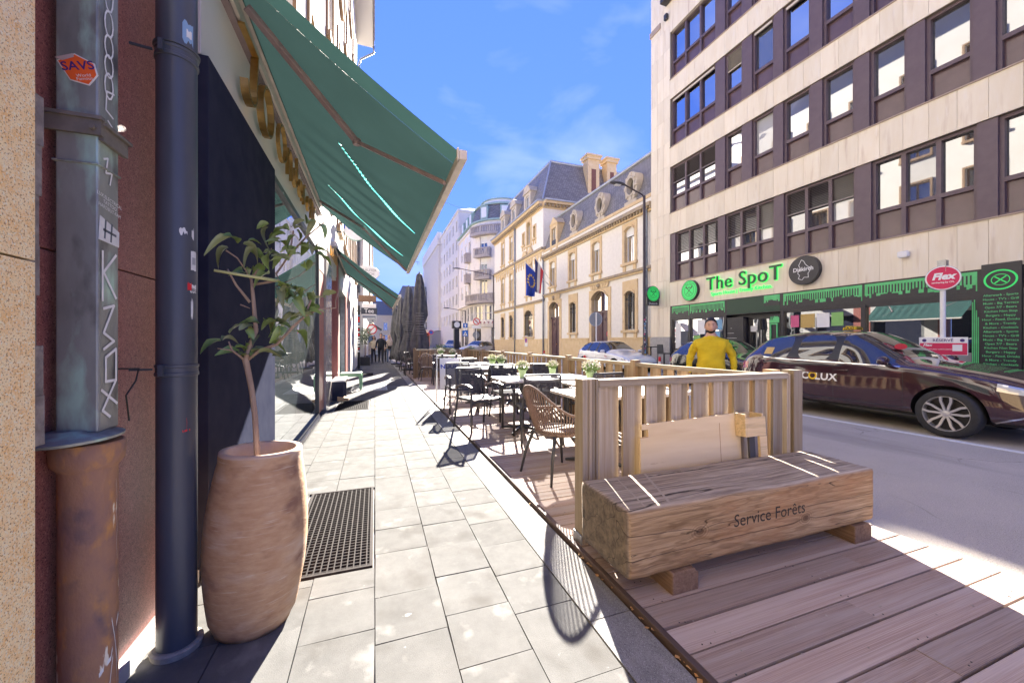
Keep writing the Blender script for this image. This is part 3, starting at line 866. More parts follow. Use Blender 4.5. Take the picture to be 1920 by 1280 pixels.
# stickers
STK_O = M('orange_sticker', (.8,.12,.02), .45); STK_W = M('white_sticker', (.75,.75,.72), .5, (.6,.6,.58), 18); INK = M('purple_ink', (.05,.02,.16), .5); RED = M('red_ink', (.6,.02,.03), .5)
mb = MB(); pl = [(-.045,2.140),(-.005,2.170),(.042,2.150),(.05,2.115),(.03,2.080),(-.015,2.087)]
mb.prism(pl, lambda a, z, d: (a, -.0505-d, z), 0, .0012); o = build(mb, 'sticker_edge', STK_W, t)
mb = MB(); c = (.002,2.123); mb.prism([(c[0]+(p[0]-c[0])*.92, c[1]+(p[1]-c[1])*.92) for p in pl], lambda a, z, d: (a, -.0519-d, z), 0, .0006); st = build(mb, 'sticker', STK_O, t)
put_text('SAVS', 'lettering', INK, st, (.003, -.0528, 2.133), (1,0,.28), (-.28,0,1), size=.036, bold=.0006)
put_text('World\nFamous', 'lettering', STK_W, st, (.018, -.0528, 2.103), (1,0,.28), (-.28,0,1), size=.013, line=.75)
mb = MB(); mb.poly([(-.05,-.0527,2.147),(-.008,-.0527,2.169),(-.003,-.056,2.157),(-.03,-.056,2.140)]); build(mb, 'sticker_corner', M('sticker_back', (.55,.42,.36), .6), st)
for i, tx in enumerate(('LUX.ELECTRICAL','TATTOO','HARDBUT-FAM')):
    put_text(tx, 'lettering', GRAF, t, (.0524, .0, 1.75-i*.016), (0,1,-.12), (0,.12,1), size=.016)
mb = MB(); mb.prism([(-.045,1.690),(.048,1.660),(.046,1.610),(-.052,1.615)], lambda a, z, d: (.0505+d, a, z), 0, .0014); st = build(mb, 'sticker', STK_W, t)
stroke(st, [[(-.02,1.680),(-.025,1.625)],[(.01,1.675),(.005,1.620)],[(-.03,1.650),(.03,1.644)]], lambda a, z: (.0521,a,z), .008, 'sticker_print', M('grey_ink', (.1,.12,.15), .5))

BLUEP = M('dark_blue_pipe', (.05,.056,.07), .4, (.075,.082,.1), 3, stretch=(1,1,.3), spec=.45, stain=[(2.5,(.06,.065,.075),.6,.8,(1,1,.3))])
t = thing('round_downpipe', 'dark painted round downpipe with torn stickers beside the red granite', 'downpipe', (-.79, 2.005, 0))
mb = MB(); mb.lathe([(.068,.03),(.068,4.4)], 36); build(mb, 'pipe', BLUEP, t, auto=40)
for z in (2.50, 1.185):
    mb = MB(); mb.lathe([(.0685,z-.03),(.073,z-.028),(.073,z-.015),(.070,z-.012),(.070,z+.005),(.073,z+.008),(.073,z+.018),(.0685,z+.02)], 36, close=False)
    if z > 2: mb.lathe([(.0685,z+.02),(.077,z+.022),(.077,z+.03),(.0685,z+.032)], 36, close=False)
    mb.beam((-.07,-.03,z),(-.22,-.05,z), .008, .008)
    mb.box(-.03,-.015,-.085,-.066,z-.025,z+.02)
    build(mb, 'clamp', BLUEP, t, auto=40)
cy2 = lambda a, z: (.0685*math.cos(a), .0685*math.sin(a), z)
def patch(a0, a1, z0, z1, mat, nm='sticker', r=.0687, jag=.0, seed=0):
    rr = random.Random(seed); mb = MB(); n = 6
    top = [z1+rr.uniform(-jag,jag) for _ in range(n+1)]; bot = [z0+rr.uniform(-jag,jag) for _ in range(n+1)]
    for i in range(n):
        u0 = a0+(a1-a0)*i/n; u1 = a0+(a1-a0)*(i+1)/n
        mb.poly([(r*math.cos(u0), r*math.sin(u0), bot[i]), (r*math.cos(u1), r*math.sin(u1), bot[i+1]), (r*math.cos(u1), r*math.sin(u1), top[i+1]), (r*math.cos(u0), r*math.sin(u0), top[i])])
    return build(mb, nm, mat, t)
PB = M('pale_blue_sticker', (.2,.33,.5), .5)
patch(-.95,-.35, 2.55,2.63, PB, seed=1, jag=.012); patch(-.75,-.45, 2.57,2.60, STK_W, r=.0690, seed=2, jag=.004)
patch(-1.1,-.7, 1.745,1.77, STK_W, seed=3, jag=.012); patch(-.45,-.3,1.735,1.775, STK_W, seed=4, jag=.01)
patch(-.5,-.1, 1.60,1.68, STK_W, seed=5, jag=.003); patch(-.42,-.15, 1.625,1.655, M('grey_print', (.35,.36,.37), .5), r=.069, seed=5)
patch(-.55,-.1, 1.505,1.54, STK_W, seed=6, jag=.004); patch(-.7,-.45, 1.515,1.545, RED, r=.0691, seed=8, jag=.006)
patch(-.5,-.35, 1.41,1.48, STK_W, seed=7, jag=.02)
put_text('Blo', 'lettering', BLACK, t, (.0665, -.021, 1.517), (.28,.96,0), (0,0,1), size=.022, shear=.2)
stroke(t, [[(-.75,.98),(-.72,.96),(-.74,.94)],[(-.95,.93),(-.9,.925)],[(-.85,.928),(-.7,.93)],[(-.6,.93),(-.55,.93)]], cy2, .008, 'paint_mark', RED)
mb = MB(); mb.lathe([(.085,0),(.09,.025),(.08,.03)], 24); build(mb, 'boot', M('crumbling_collar', (.4,.36,.3), .9, (.2,.18,.16), 15, bump=.5), t)
# bare cable end hanging between the pipes
mb = MB(); mb.tube([(-.9,1.72,1.21),(-.88,1.80,1.2),(-.87,1.9,1.195),(-.86,1.86,1.15),(-.87,1.82,1.1),(-.88,1.86,1.0)], .003, 5)
setp(build(mb, 'loose_cable', BLACK), 'thin black cable dangling between the two downpipes', 'cable')
# ================================================================== awnings
def fabricmat(name, col, tr=.35):
    if name in _m: return _m[name]
    m = bpy.data.materials.new(name); _m[name] = m; m.use_nodes = True
    n = m.node_tree.nodes; l = m.node_tree.links; n.clear()
    out = n.new('ShaderNodeOutputMaterial'); mx = n.new('ShaderNodeMixShader'); mx.inputs[0].default_value = tr
    d = n.new('ShaderNodeBsdfDiffuse'); t = n.new('ShaderNodeBsdfTranslucent')
    tc = n.new('ShaderNodeTexCoord'); nz = n.new('ShaderNodeTexNoise'); nz.inputs['Scale'].default_value = 2.5; nz.inputs['Detail'].default_value = 7
    l.new(tc.outputs['Object'], nz.inputs['Vector'])
    rp = n.new('ShaderNodeMix'); rp.data_type = 'RGBA'; rp.inputs[6].default_value = (*[c*.8 for c in col], 1); rp.inputs[7].default_value = (*[c*1.25 for c in col], 1)
    l.new(nz.outputs['Fac'], rp.inputs[0]); l.new(rp.outputs[2], d.inputs['Color']); l.new(rp.outputs[2], t.inputs['Color'])
    l.new(d.outputs[0], mx.inputs[1]); l.new(t.outputs[0], mx.inputs[2]); l.new(mx.outputs[0], out.inputs['Surface'])
    return m
AWN = fabricmat('green_awning_cloth', (.045,.09,.086), .15)
AWN_L = fabricmat('slit_awning_cloth', (.1,.5,.44), .9)  # thin cloth in the slits, coloured bright for the light coming through
AWN_H = fabricmat('edge_awning_cloth', (.045,.1,.093), .18)
ARMM = M('awning_arm', (.2,.15,.16), .5, (.26,.2,.2), 10)
BARM = M('awning_bar', (.62,.57,.52), .5, (.5,.46,.42), 8)
def awning(label, y0, y1, zw, zb, xw, xb, arms, slits=True):
    L = y1-y0
    t = thing('awning', label, 'awning', (xw, y0, zw), group='green awnings over the left pavement')
    dx, dz = xb-xw, zb-zw
    def pt(u, v, o=0):        # u along street 0..1, v wall->bar 0..1
        sag = -.035*math.sin(math.pi*v)
        fold = .0
        if u > .28:
            a = min(1, (u-.28)/.2)
            fold = a*.012*math.sin(u*74+1.2*v)*math.sin(math.pi*min(1, v*1.05))
        return (v*dx, u*L, v*dz+sag+fold+o)
    def sheet(name, mat, u0, u1, v0, v1, nu, nv, o):
        mb = MB()
        for i in range(nu+1):
            for j in range(nv+1): mb.v.append(pt(u0+(u1-u0)*i/nu, v0+(v1-v0)*j/nv, o))
        for i in range(nu):
            for j in range(nv):
                k = i*(nv+1)+j; mb.f.append((k, k+nv+1, k+nv+2, k+1)); mb.m.append(0)
        if slits and name == 'canopy':
            keep = []
            for f_ in mb.f:
                i, j = divmod(f_[0], nv+1); u = u0+(u1-u0)*(i+.5)/nu; v = v0+(v1-v0)*(j+.5)/nv; hit = False
                for ua, va, ub, vb in SL:
                    s_ = (v-va)/(vb-va)
                    if 0 < s_ < 1 and abs(u-(ua+(ub-ua)*s_+.03*math.sin(math.pi*s_))) < .0045*math.sin(math.pi*s_)**.7+.0012: hit = True
                if not hit: keep.append(f_)
            mb.f = keep; mb.m = [0]*len(keep)
        return build(mb, name, mat, t, smooth=True)
    SL = ((.30,.38,.50,.93), (.66,.2,.82,.9))
    cl = sheet('canopy', AWN, .042, 1, 0, 1, 900 if slits else 80, 60 if slits else 12, 0)
    hem = sheet('hem', AWN_H, 0, .0418, 0, 1, 4, 12, 0)
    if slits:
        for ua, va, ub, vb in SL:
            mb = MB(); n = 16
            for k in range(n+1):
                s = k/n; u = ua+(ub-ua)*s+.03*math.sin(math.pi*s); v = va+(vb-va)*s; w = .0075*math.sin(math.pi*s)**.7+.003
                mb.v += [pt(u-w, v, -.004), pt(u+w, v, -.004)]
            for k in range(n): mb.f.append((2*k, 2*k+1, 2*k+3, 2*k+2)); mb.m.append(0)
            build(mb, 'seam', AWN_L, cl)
    mb = MB(); mb.box(dx-.03, dx+.025, -.03, L+.03, dz-.045, dz+.02); mb.box(dx-.045, dx-.031, -.035, -.005, dz-.05, dz+.03)
    bar = build(mb, 'front_bar', BARM, t, bevel=.012)
    mb = MB(); mb.tube([(dx+.03, L*.75, dz-.05), (dx+.05, L*.75, dz-.055)], .006, 6); mb.ring(lambda a, b, d: (dx+.06+a, L*.75+d, dz-.07+b), .016, .021, 0, .006, 12)
    build(mb, 'eyelet', STEEL, bar)
    mb = MB(); mb.box(-.06, .06, -.05, L+.05, -.03, .09); build(mb, 'roller_box', BARM, t, bevel=.015)
    mb = MB(); mb.box(-.05, .0, -.05, L+.05, -.16, -.032); build(mb, 'wall_bracket', ARMM, t)
    for (pa, pe, pb) in arms:
        q = [Vector(p)-Vector((xw, y0, zw)) for p in (pa, pe, pb)]
        mb = MB(); mb.beam(q[0], q[1], .05, .035); mb.beam(q[1], q[2], .04, .03)
        mb.lathe([(.032,-.025),(.036,0),(.032,.025)], 12, tuple(q[1])); build(mb, 'folding_arm', ARMM, t, bevel=.006)
    return t
awning('large faded green awning over the near shop window', 2.5, 6.95, 3.55, 2.54, -.85, .55,
       [((-.76,2.82,3.40),(-.14,3.40,2.945),(.50,2.90,2.50)), ((-.78,6.42,3.42),(-.15,5.94,2.945),(.50,6.7,2.50))])
awning('smaller green awning further along the shopfronts', 9.2, 12.8, 3.40, 2.36, -.85, .55,
       [((-.78,9.6,3.3),(-.15,10.1,2.84),(.5,9.6,2.32)), ((-.78,12.4,3.3),(-.15,11.9,2.84),(.5,12.5,2.32))], False)

# ================================================================== clay pot with shrub
CLAY = M('weathered_clay', (.42,.24,.125), .85, (.54,.35,.2), 16, stretch=(1,1,2.6), detail=10, contrast=(.28,.7),
         stain=[(5,(.55,.4,.28),.52,.74,(1,1,2)), (7,(.25,.13,.08),.54,.74,(1,1,1.6)), (40,(.58,.45,.32),.6,.75,(.2,.2,3))], bump=.22, bscale=40)
CLAYR = M('clay_rim', (.52,.36,.25), .8, (.6,.45,.33), 9)
SOIL = M('potting_soil', (.12,.07,.045), .95, (.2,.12,.08), 20, bump=.6)
t = thing('clay_pot', 'tall brown barrel-shaped clay pot on the pavement', 'pot', (-.535, 2.09, 0)); t.rotation_euler = (R(-.5), R(2.6), R(20))
mb = MB(); pr = [(.135,.008),(.15,.0),(.156,.02)]
for k in range(1, 22):
    z = .02+.76*k/22; pr.append((.152+.056*math.sin(math.pi*min(1, (z+.04)/.86))**.9 if z < .82 else .16, z))
pr += [(.168,.782),(.166,.795),(.150,.797),(.136,.79),(.128,.74),(.12,.70)]
mb.lathe(pr[:-5], 56, close=False); o = build(mb, 'body', CLAY, t, smooth=True)
mb = MB(); mb.lathe(pr[-6:], 56, close=False); build(mb, 'rim', CLAYR, t, smooth=True)
mb = MB(); mb.lathe([(.124,.702),(.06,.715),(.01,.72)], 30); build(mb, 'soil', SOIL, t, smooth=True)
BARK = M('grey_brown_bark', (.26,.18,.14), .9, (.36,.27,.2), 20, stretch=(1,1,.3), bump=.5)
CUT = M('fresh_pale_branch', (.45,.46,.2), .7)
LEAF = M('magnolia_leaf', (.14,.22,.06), .35, (.2,.29,.095), 9, rnd=.3, spec=.5)
LEAF2 = M('magnolia_leaf_dull', (.16,.2,.09), .4, (.21,.24,.12), 9, rnd=.3)
t = thing('potted_shrub', 'leggy evergreen shrub with large leaves growing in the clay pot', 'shrub', (-.52, 2.1, .7))
def rel(pts): return [(x+.52, y-2.1, z-.7) for x, y, z in pts]
mb = MB()
tr = [(-.515,2.09,.70),(-.523,2.1,.772),(-.531,2.1,.949),(-.546,2.105,1.077),(-.568,2.1,1.21),(-.548,2.1,1.287),(-.527,2.1,1.35),(-.54,2.1,1.528),(-.546,2.1,1.595)]
mb.tube(rel(tr), [.013,.0125,.012,.012,.014,.011,.010,.008,.006], 8); build(mb, 'trunk', BARK, t, smooth=True)
br = [([(-.568,2.1,1.21),(-.508,2.09,1.26),(-.437,2.07,1.285),(-.361,2.05,1.373),(-.317,2.06,1.42),(-.29,2.06,1.5)], .009),
      ([(-.317,2.06,1.42),(-.256,2.07,1.458),(-.184,2.1,1.468),(-.186,2.1,1.50),(-.17,2.1,1.56)], .004),
      ([(-.54,2.1,1.566),(-.437,2.12,1.596),(-.453,2.14,1.629),(-.395,2.14,1.727),(-.377,2.13,1.845)], .007),
      ([(-.395,2.14,1.727),(-.314,2.12,1.822),(-.237,2.1,1.891)], .005),
      ([(-.551,2.1,1.483),(-.601,2.08,1.56),(-.63,2.07,1.628)], .007), ([(-.587,2.09,1.471),(-.551,2.1,1.455)], .004),
      ([(-.63,2.05,1.709),(-.59,2.06,1.68),(-.563,2.08,1.63),(-.545,2.1,1.58)], .004), ([(-.568,2.1,1.21),(-.61,2.06,1.26),(-.62,2.05,1.30)], .006),
      ([(-.61,2.06,1.26),(-.66,2.04,1.27)], .004), ([(-.546,2.1,1.595),(-.5,2.12,1.68),(-.47,2.13,1.75)], .005)]
for p, r in br:
    mb = MB(); mb.tube(rel(p), [r*(1-.5*k/(len(p)-1)) for k in range(len(p))], 6); build(mb, 'branch', BARK, t, smooth=True)
mb = MB(); mb.tube(rel([(-.665,2.02,1.612),(-.56,2.05,1.600),(-.43,2.09,1.589)]), [.006,.007,.008], 6); build(mb, 'branch', CUT, t, smooth=True)
def leafmesh(L, W, curl, fold, mat, seed):
    rr = random.Random(seed); mb = MB(); n = 6; rows = []
    for i in range(n+1):
        s = i/n; w = W*(math.sin(math.pi*min(1, s*.93+.05))**.8)*(1-.25*s); y = L*s; z = -curl*s*s*L+.15*L*s
        wob = rr.uniform(-.004,.004)
        rows.append([(-w/2, y, z+fold*w+wob), (0, y, z), (w/2, y, z+fold*w-wob)])
    for i in range(n):
        for j in range(2): mb.poly([rows[i][j], rows[i][j+1], rows[i+1][j+1], rows[i+1][j]])
    me = mb.mesh('leaf', mat, True)
    bm = bmesh.new(); bm.from_mesh(me); bmesh.ops.remove_doubles(bm, verts=bm.verts, dist=1e-5); bmesh.ops.recalc_face_normals(bm, faces=bm.faces); bm.to_mesh(me); bm.free()
    return me
LM = [leafmesh(.082, .048, .55, .35, LEAF, 1), leafmesh(.07, .042, .9, .5, LEAF, 2), leafmesh(.062, .042, .3, .2, LEAF2, 3), leafmesh(.085, .04, 1.1, .6, LEAF2, 4), leafmesh(.055,.034,.5,.4, LEAF, 5)]
LP = [(-0.63,1.77),(-0.58,1.76),(-0.548,1.75),(-0.518,1.723),(-0.49,1.705),(-0.462,1.712),(-0.505,1.653),(-0.548,1.638),(-0.597,1.635),(-0.473,1.625),(-0.466,1.833),(-0.44,1.798),(-0.417,1.774),(-0.383,1.816),(-0.361,1.857),(-0.314,1.896),(-0.265,1.893),(-0.349,1.793),(-0.326,1.769),(-0.291,1.751),(-0.372,1.739),(-0.395,1.686),(-0.406,1.716),(-0.428,1.735),(-0.303,1.706),(-0.268,1.748),(-0.428,1.569),(-0.395,1.557),(-0.361,1.554),(-0.326,1.548),(-0.291,1.536),(-0.268,1.505),(-0.279,1.471),(-0.314,1.457),(-0.349,1.495),(-0.383,1.506),(-0.417,1.531),(-0.314,1.431),(-0.291,1.418),(-0.372,1.442),(-0.44,1.581),(-0.643,1.3),(-0.601,1.275),(-0.559,1.288),(-0.527,1.27),(-0.548,1.35),(-0.58,1.375),(-0.505,1.401),(-0.473,1.401),(-0.44,1.377),(-0.417,1.364),(-0.612,1.238),(-0.538,1.225),(-0.495,1.249),(-0.473,1.3),(-0.428,1.402),(-0.372,1.352)]
rr = random.Random(11)
for i, (x, z) in enumerate(LP*2):
    second = i >= len(LP)
    yy = rr.uniform(-.07, .07); jx = rr.uniform(-.03,.03)*(1.0 if second else .3); jz = rr.uniform(-.03,.03)*(1.0 if second else .3)
    if second and rr.random() < .2: continue
    o = link('leaf', rr.choice(LM), t, (x+.52+jx, yy, z-.7+jz))
    o.rotation_euler = (rr.uniform(-.9,.7), rr.uniform(-.7,.7), rr.uniform(0, 6.28)); s = rr.uniform(.85,1.2); o.scale = (s,s,s)

# ================================================================== green stool, wooden wedge, bench ledge
GREEN = M('green_enamel', (.16,.34,.19), .45, (.2,.4,.24), 8); GREENT = M('pale_stool_top', (.5,.62,.5), .5)
t = thing('stool', 'pale green metal stool against the shopfront', 'stool', (-.6, 11.3, 0))
mb = MB(); mb.box(-.26,.26,-.26,.26,.435,.455); build(mb, 'seat', GREENT, t, bevel=.01)
mb = MB()
for a, b, c, d in ((-.255,.255,-.255,-.235),(-.255,.255,.235,.255),(-.255,-.235,-.235,.235),(.235,.255,-.235,.235)): mb.box(a,b,c,d,.36,.434)
build(mb, 'apron', GREEN, t)
for sx in (-1,1):
    for sy in (-1,1):
        mb = MB(); mb.prism([(0,0),(.05,0),(.085,.4),(-.005,.4)], lambda a, b, d: (sx*(.27-a), sy*(.25+d), b), 0, .02)
        mb.prism([(0,0),(.05,0),(.085,.4),(-.005,.4)], lambda a, b, d: (sx*(.25+d), sy*(.27-a), b), 0, .02); build(mb, 'leg', GREEN, t)
PALEW = woodmat('pale_pine', (.55,.36,.18), (.66,.47,.27), 'x', .7, .1)
t = thing('door_wedge', 'small pale wooden block on the pavement by the shop pier', 'block', (-.66, 9.2, 0))
mb = MB(); mb.prism([(-.11,0),(.11,0),(.11,.055),(-.11,.10)], lambda a, b, d: (a, d, b), -.1, .1); build(mb, 'body', PALEW, t)
mb = MB()
for x in (-.06, 0, .06):
    for y in (-.05, .05): mb.lathe([(.014,.0),(.014,.004)], 10, (x, y, .079-x*.2))
build(mb, 'hole', BLACK, t)
t = thing('window_bench', 'pale ledge bench in front of the dark doorway', 'bench', (-.78, 9.55, 0))
mb = MB(); mb.box(-.1,.16,-.45,.45,.42,.46); build(mb, 'seat', WHITE, t, bevel=.004)
for y in (-.42,.38): build(MB().box(-.1,.14,y,y+.04,0,.419), 'leg', NAVY, t)

# ================================================================== blade signs and things further along the left pavement
BLUEL = M('blue_lettering', (.02,.06,.42), .5); SIGNW = M('white_sign', (.8,.8,.79), .45); BRN = M('brown_sign', (.17,.09,.05), .6)
def disc(mb, c, r, th, axis='y', n=32, mi=0, sq=1.0):
    if axis == 'y': mb.prism([(r*math.cos(2*math.pi*k/n), sq*r*math.sin(2*math.pi*k/n)) for k in range(n)], lambda a, b, d: (c[0]+a, c[1]+d, c[2]+b), -th/2, th/2, mi)
    else: mb.prism([(r*math.cos(2*math.pi*k/n), sq*r*math.sin(2*math.pi*k/n)) for k in range(n)], lambda a, b, d: (c[0]+d, c[1]+a, c[2]+b), -th/2, th/2, mi)
    return mb
t = thing('round_sign', 'round white hanging sign with bold blue letters', 'sign', (-.47, 11.0, 4.3))
build(disc(MB(), (0,0,0), .31, .09), 'disc', SIGNW, t, bevel=.01)
mb = MB(); disc(mb, (0,0,0), .318, .07); build(mb, 'rim', M('sign_rim', (.15,.3,.25), .5), t)
put_text('NUUK', 'lettering', BLUEL, t, (0,-.049,.03), (1,0,0), (0,0,1), size=.2, bold=.006, offx=1.1)
mb = MB(); mb.beam((-.31,0,.12),(-.47,0,.12),.025,.025); mb.beam((-.31,0,-.12),(-.47,0,-.12),.025,.025); build(mb, 'bracket', BLACK, t)
t = thing('oval_sign', 'oval white hanging sign with grey lettering', 'sign', (-.31, 17, 4.15))
build(disc(MB(), (0,0,0), .5, .08, sq=.62), 'disc', SIGNW, t, bevel=.01)
put_text('KRÄUTER\nRASCH', 'lettering', M('grey_lettering', (.16,.17,.18), .6), t, (.05,-.043,.03), (1,0,0), (0,0,1), size=.15)
build(MB().beam((-.5,0,0),(-.62,0,0),.03,.03), 'bracket', BLACK, t)
t = thing('brown_sign', 'small brown carved wooden hanging sign', 'sign', (-.32, 18.6, 3.25))
build(MB().box(-.38,.38,-.03,.03,-.15,.15), 'board', BRN, t, bevel=.02)
build(MB().beam((-.38,0,0),(-.6,0,0),.03,.03), 'bracket', BLACK, t)
t = thing('tea_sign', 'dark and white rectangular sign reading Tee', 'sign', (-.26, 19.6, 2.75))
build(MB().box(-.32,.32,-.04,.04,-.36,.36), 'board', SIGNW, t, bevel=.01)
build(MB().box(-.36,.36,-.048,.048,-.14,.16), 'band', M('slate_band', (.05,.06,.075), .5), t)
build(MB().box(-.3,.3,-.045,.045,-.33,-.2), 'foot_band', M('grey_band', (.25,.28,.32), .5), t)
put_text('Tee', 'lettering', SIGNW, t, (0,-.052,.01), (1,0,0), (0,0,1), size=.28, bold=.004)
build(MB().beam((-.36,0,0),(-.66,0,0),.03,.03), 'bracket', BLACK, t)
t = thing('road_sign', 'pole with two round road signs by the left shops', 'sign', (-.2, 27, 0))
mb = MB(); mb.tube([(0,0,0),(0,0,3.3)], .035, 8); build(mb, 'pole', STEEL, t)
build(disc(MB(), (0,.05,2.9), .36, .02), 'plate', M('sign_back', (.3,.31,.33), .5), t); build(disc(MB(), (.0,-.05,2.1), .33, .02), 'plate', SIGNW, t)
mb = MB(); mb.ring(lambda a, b, d: (a, -.07+d, 2.1+b), .26, .33, 0, .006); mb.beam((-.2,-.066,1.9),(.2,-.066,2.3),.06,.006, up=(0,1,0)); build(mb, 'prohibition_ring', RED, t)
build(MB().box(-.2,.2,-.06,-.04,1.25,1.7), 'plate', M('blue_plate', (.03,.1,.45), .5), t)
t = thing('small_awning', 'small black awning over a far doorway on the left', 'awning', (-.4, 30, 2.2))
mb = MB(); mb.prism([(0,.6),(.9,.0),(.85,-.1),(0,.5)], lambda a, b, d: (a, d, b), 0, 1.6); build(mb, 'canopy', BLACK, t)
mb = MB(); mb.beam((0,.8,.3),(.85,.8,-.05),.03,.03); build(mb, 'arm', DKMETAL, t)
OLV = M('olive_leaf', (.1,.125,.075), .7, (.17,.2,.13), 12, rnd=.2)
def leafball(parent, name, c, r, n, mat, size, seed, sq=1.0):
    rr = random.Random(seed); mb = MB()
    for k in range(n):
        d = Vector((rr.gauss(0,1), rr.gauss(0,1), rr.gauss(0,1))).normalized()*(rr.random()**.45)
        p = Vector((c[0]+d.x*r, c[1]+d.y*r, c[2]+d.z*r*sq)); s = size*rr.uniform(.6,1.3)
        a = Vector((rr.gauss(0,1), rr.gauss(0,1), rr.gauss(0,1))).normalized(); b2 = a.orthogonal().normalized()
        mb.poly([p-a*s, p+b2*s*.4, p+a*s, p-b2*s*.4])
    o = build(mb, name, mat, parent); o['kind'] = 'stuff'; return o
for i, (x, y, lab) in enumerate(((-.5,22.4,'olive tree in the nearer black cube planter by the left shops'), (-.62,24.2,'olive tree in the farther black cube planter by the left shops'))):
    pl = thing('cube_planter', ('nearer' if i == 0 else 'farther')+' black cube planter by the left shops', 'planter', (x,y,0), group='cube planters on the left pavement')
    build(MB().box(-.25,.25,-.25,.25,0,.46), 'box', M('planter_black', (.022,.022,.025), .6), pl, bevel=.008)
    tr_ = thing('olive_tree', lab, 'tree', (x,y,.46), group='olive trees in planters')
    mb = MB(); mb.tube([(0,0,0),(.03,0,.4),(0,.02,.75)], [.03,.025,.02], 7); build(mb, 'trunk', BARK, tr_)
    leafball(tr_, 'crown', (0,0,1.15), .42, 700, OLV, .05, i, 1.2)
t = thing('sticker_post', 'dark post plastered with stickers beside the far shop door', 'post', (-.72, 19.5, 0))
mb = MB(); mb.tube([(0,0,0),(0,0,3)], .06, 10); build(mb, 'pole', BLACK, t)
rr = random.Random(8)
for k in range(14):
    z = .8+k*.13; mt = rr.choice([STK_W, STK_W, PB, RED, GRAF]); build(MB().box(-.045,.045,-.066,-.06,z,z+rr.uniform(.05,.1)), 'sticker', mt, t)
# ================================================================== terrace furniture
CHF = M('chair_frame', (.035,.036,.042), .45, (.05,.05,.058), 9)
def meshcloth(name, col, al):
    if name in _m: return _m[name]
    m = M(name, col, .8); n = m.node_tree.nodes; l = m.node_tree.links; p = n['Principled BSDF']
    p.inputs['Alpha'].default_value = al; return m
SLING = meshcloth('mesh_sling', (.05,.05,.058), .8)
ARMW = M('arm_rest', (.12,.09,.085), .4, (.17,.13,.12), 12)
def make_chair(label):
    t = thing('mesh_chair', label, 'chair', group='dark mesh armchairs on the terrace')
    for s in (-1, 1):
        mb = MB(); mb.tube([(s*.265,.25,0),(s*.265,.245,.35),(s*.265,.24,.6),(s*.265,.22,.635)], .017, 8); build(mb, 'leg', CHF, t, smooth=True)
        mb = MB(); mb.tube([(s*.265,-.27,0),(s*.25,-.22,.30),(s*.245,-.19,.45)], .016, 8); build(mb, 'leg', CHF, t, smooth=True)
        mb = MB()
        pp = [(s*.265,.25,.632),(s*.268,.15,.655),(s*.268,.0,.655),(s*.262,-.14,.625),(s*.248,-.225,.58)]
        for a, b in zip(pp[:-1], pp[1:]): mb.beam(a, b, .04, .02)
        build(mb, 'armrest', ARMW, t, bevel=.006)
    fr = MB()
    for s in (-1, 1):
        fr.beam((s*.235,-.19,.44),(s*.235,.23,.445),.022,.035); fr.beam((s*.235,-.19,.43),(s*.225,-.285,.86),.022,.03)
    fr.beam((-.225,-.285,.865),(.225,-.285,.865),.03,.03); fr.beam((-.265,.235,.42),(.265,.235,.42),.03,.025)
    build(fr, 'frame', CHF, t, bevel=.005)
    mb = MB(); n = 8
    for j in range(n+1):
        for i in range(n+1):
            u = -.225+.45*i/n; z = .47+.375*j/n; y = -.193-(z-.43)*.221-.03*math.sin(math.pi*i/n)*math.sin(math.pi*j/n)
            mb.v.append((u, y, z))
    for j in range(n):
        for i in range(n): k = j*(n+1)+i; mb.f.append((k,k+1,k+n+2,k+n+1)); mb.m.append(0)
    build(mb, 'back_sling', SLING, t, smooth=True)
    mb = MB()
    for j in range(n+1):
        for i in range(n+1):
            u = -.225+.45*i/n; y = -.185+.41*j/n; mb.v.append((u, y, .452-.022*math.sin(math.pi*i/n)*math.sin(math.pi*j/n)))
    for j in range(n):
        for i in range(n): k = j*(n+1)+i; mb.f.append((k,k+1,k+n+2,k+n+1)); mb.m.append(0)
    build(mb, 'seat_sling', M('seat_sling', (.06,.06,.068), .6), t, smooth=True)
    return t
ROPE = M('rope_cord', (.15,.1,.08), .85, (.22,.155,.125), 40, bump=.4, bscale=200)
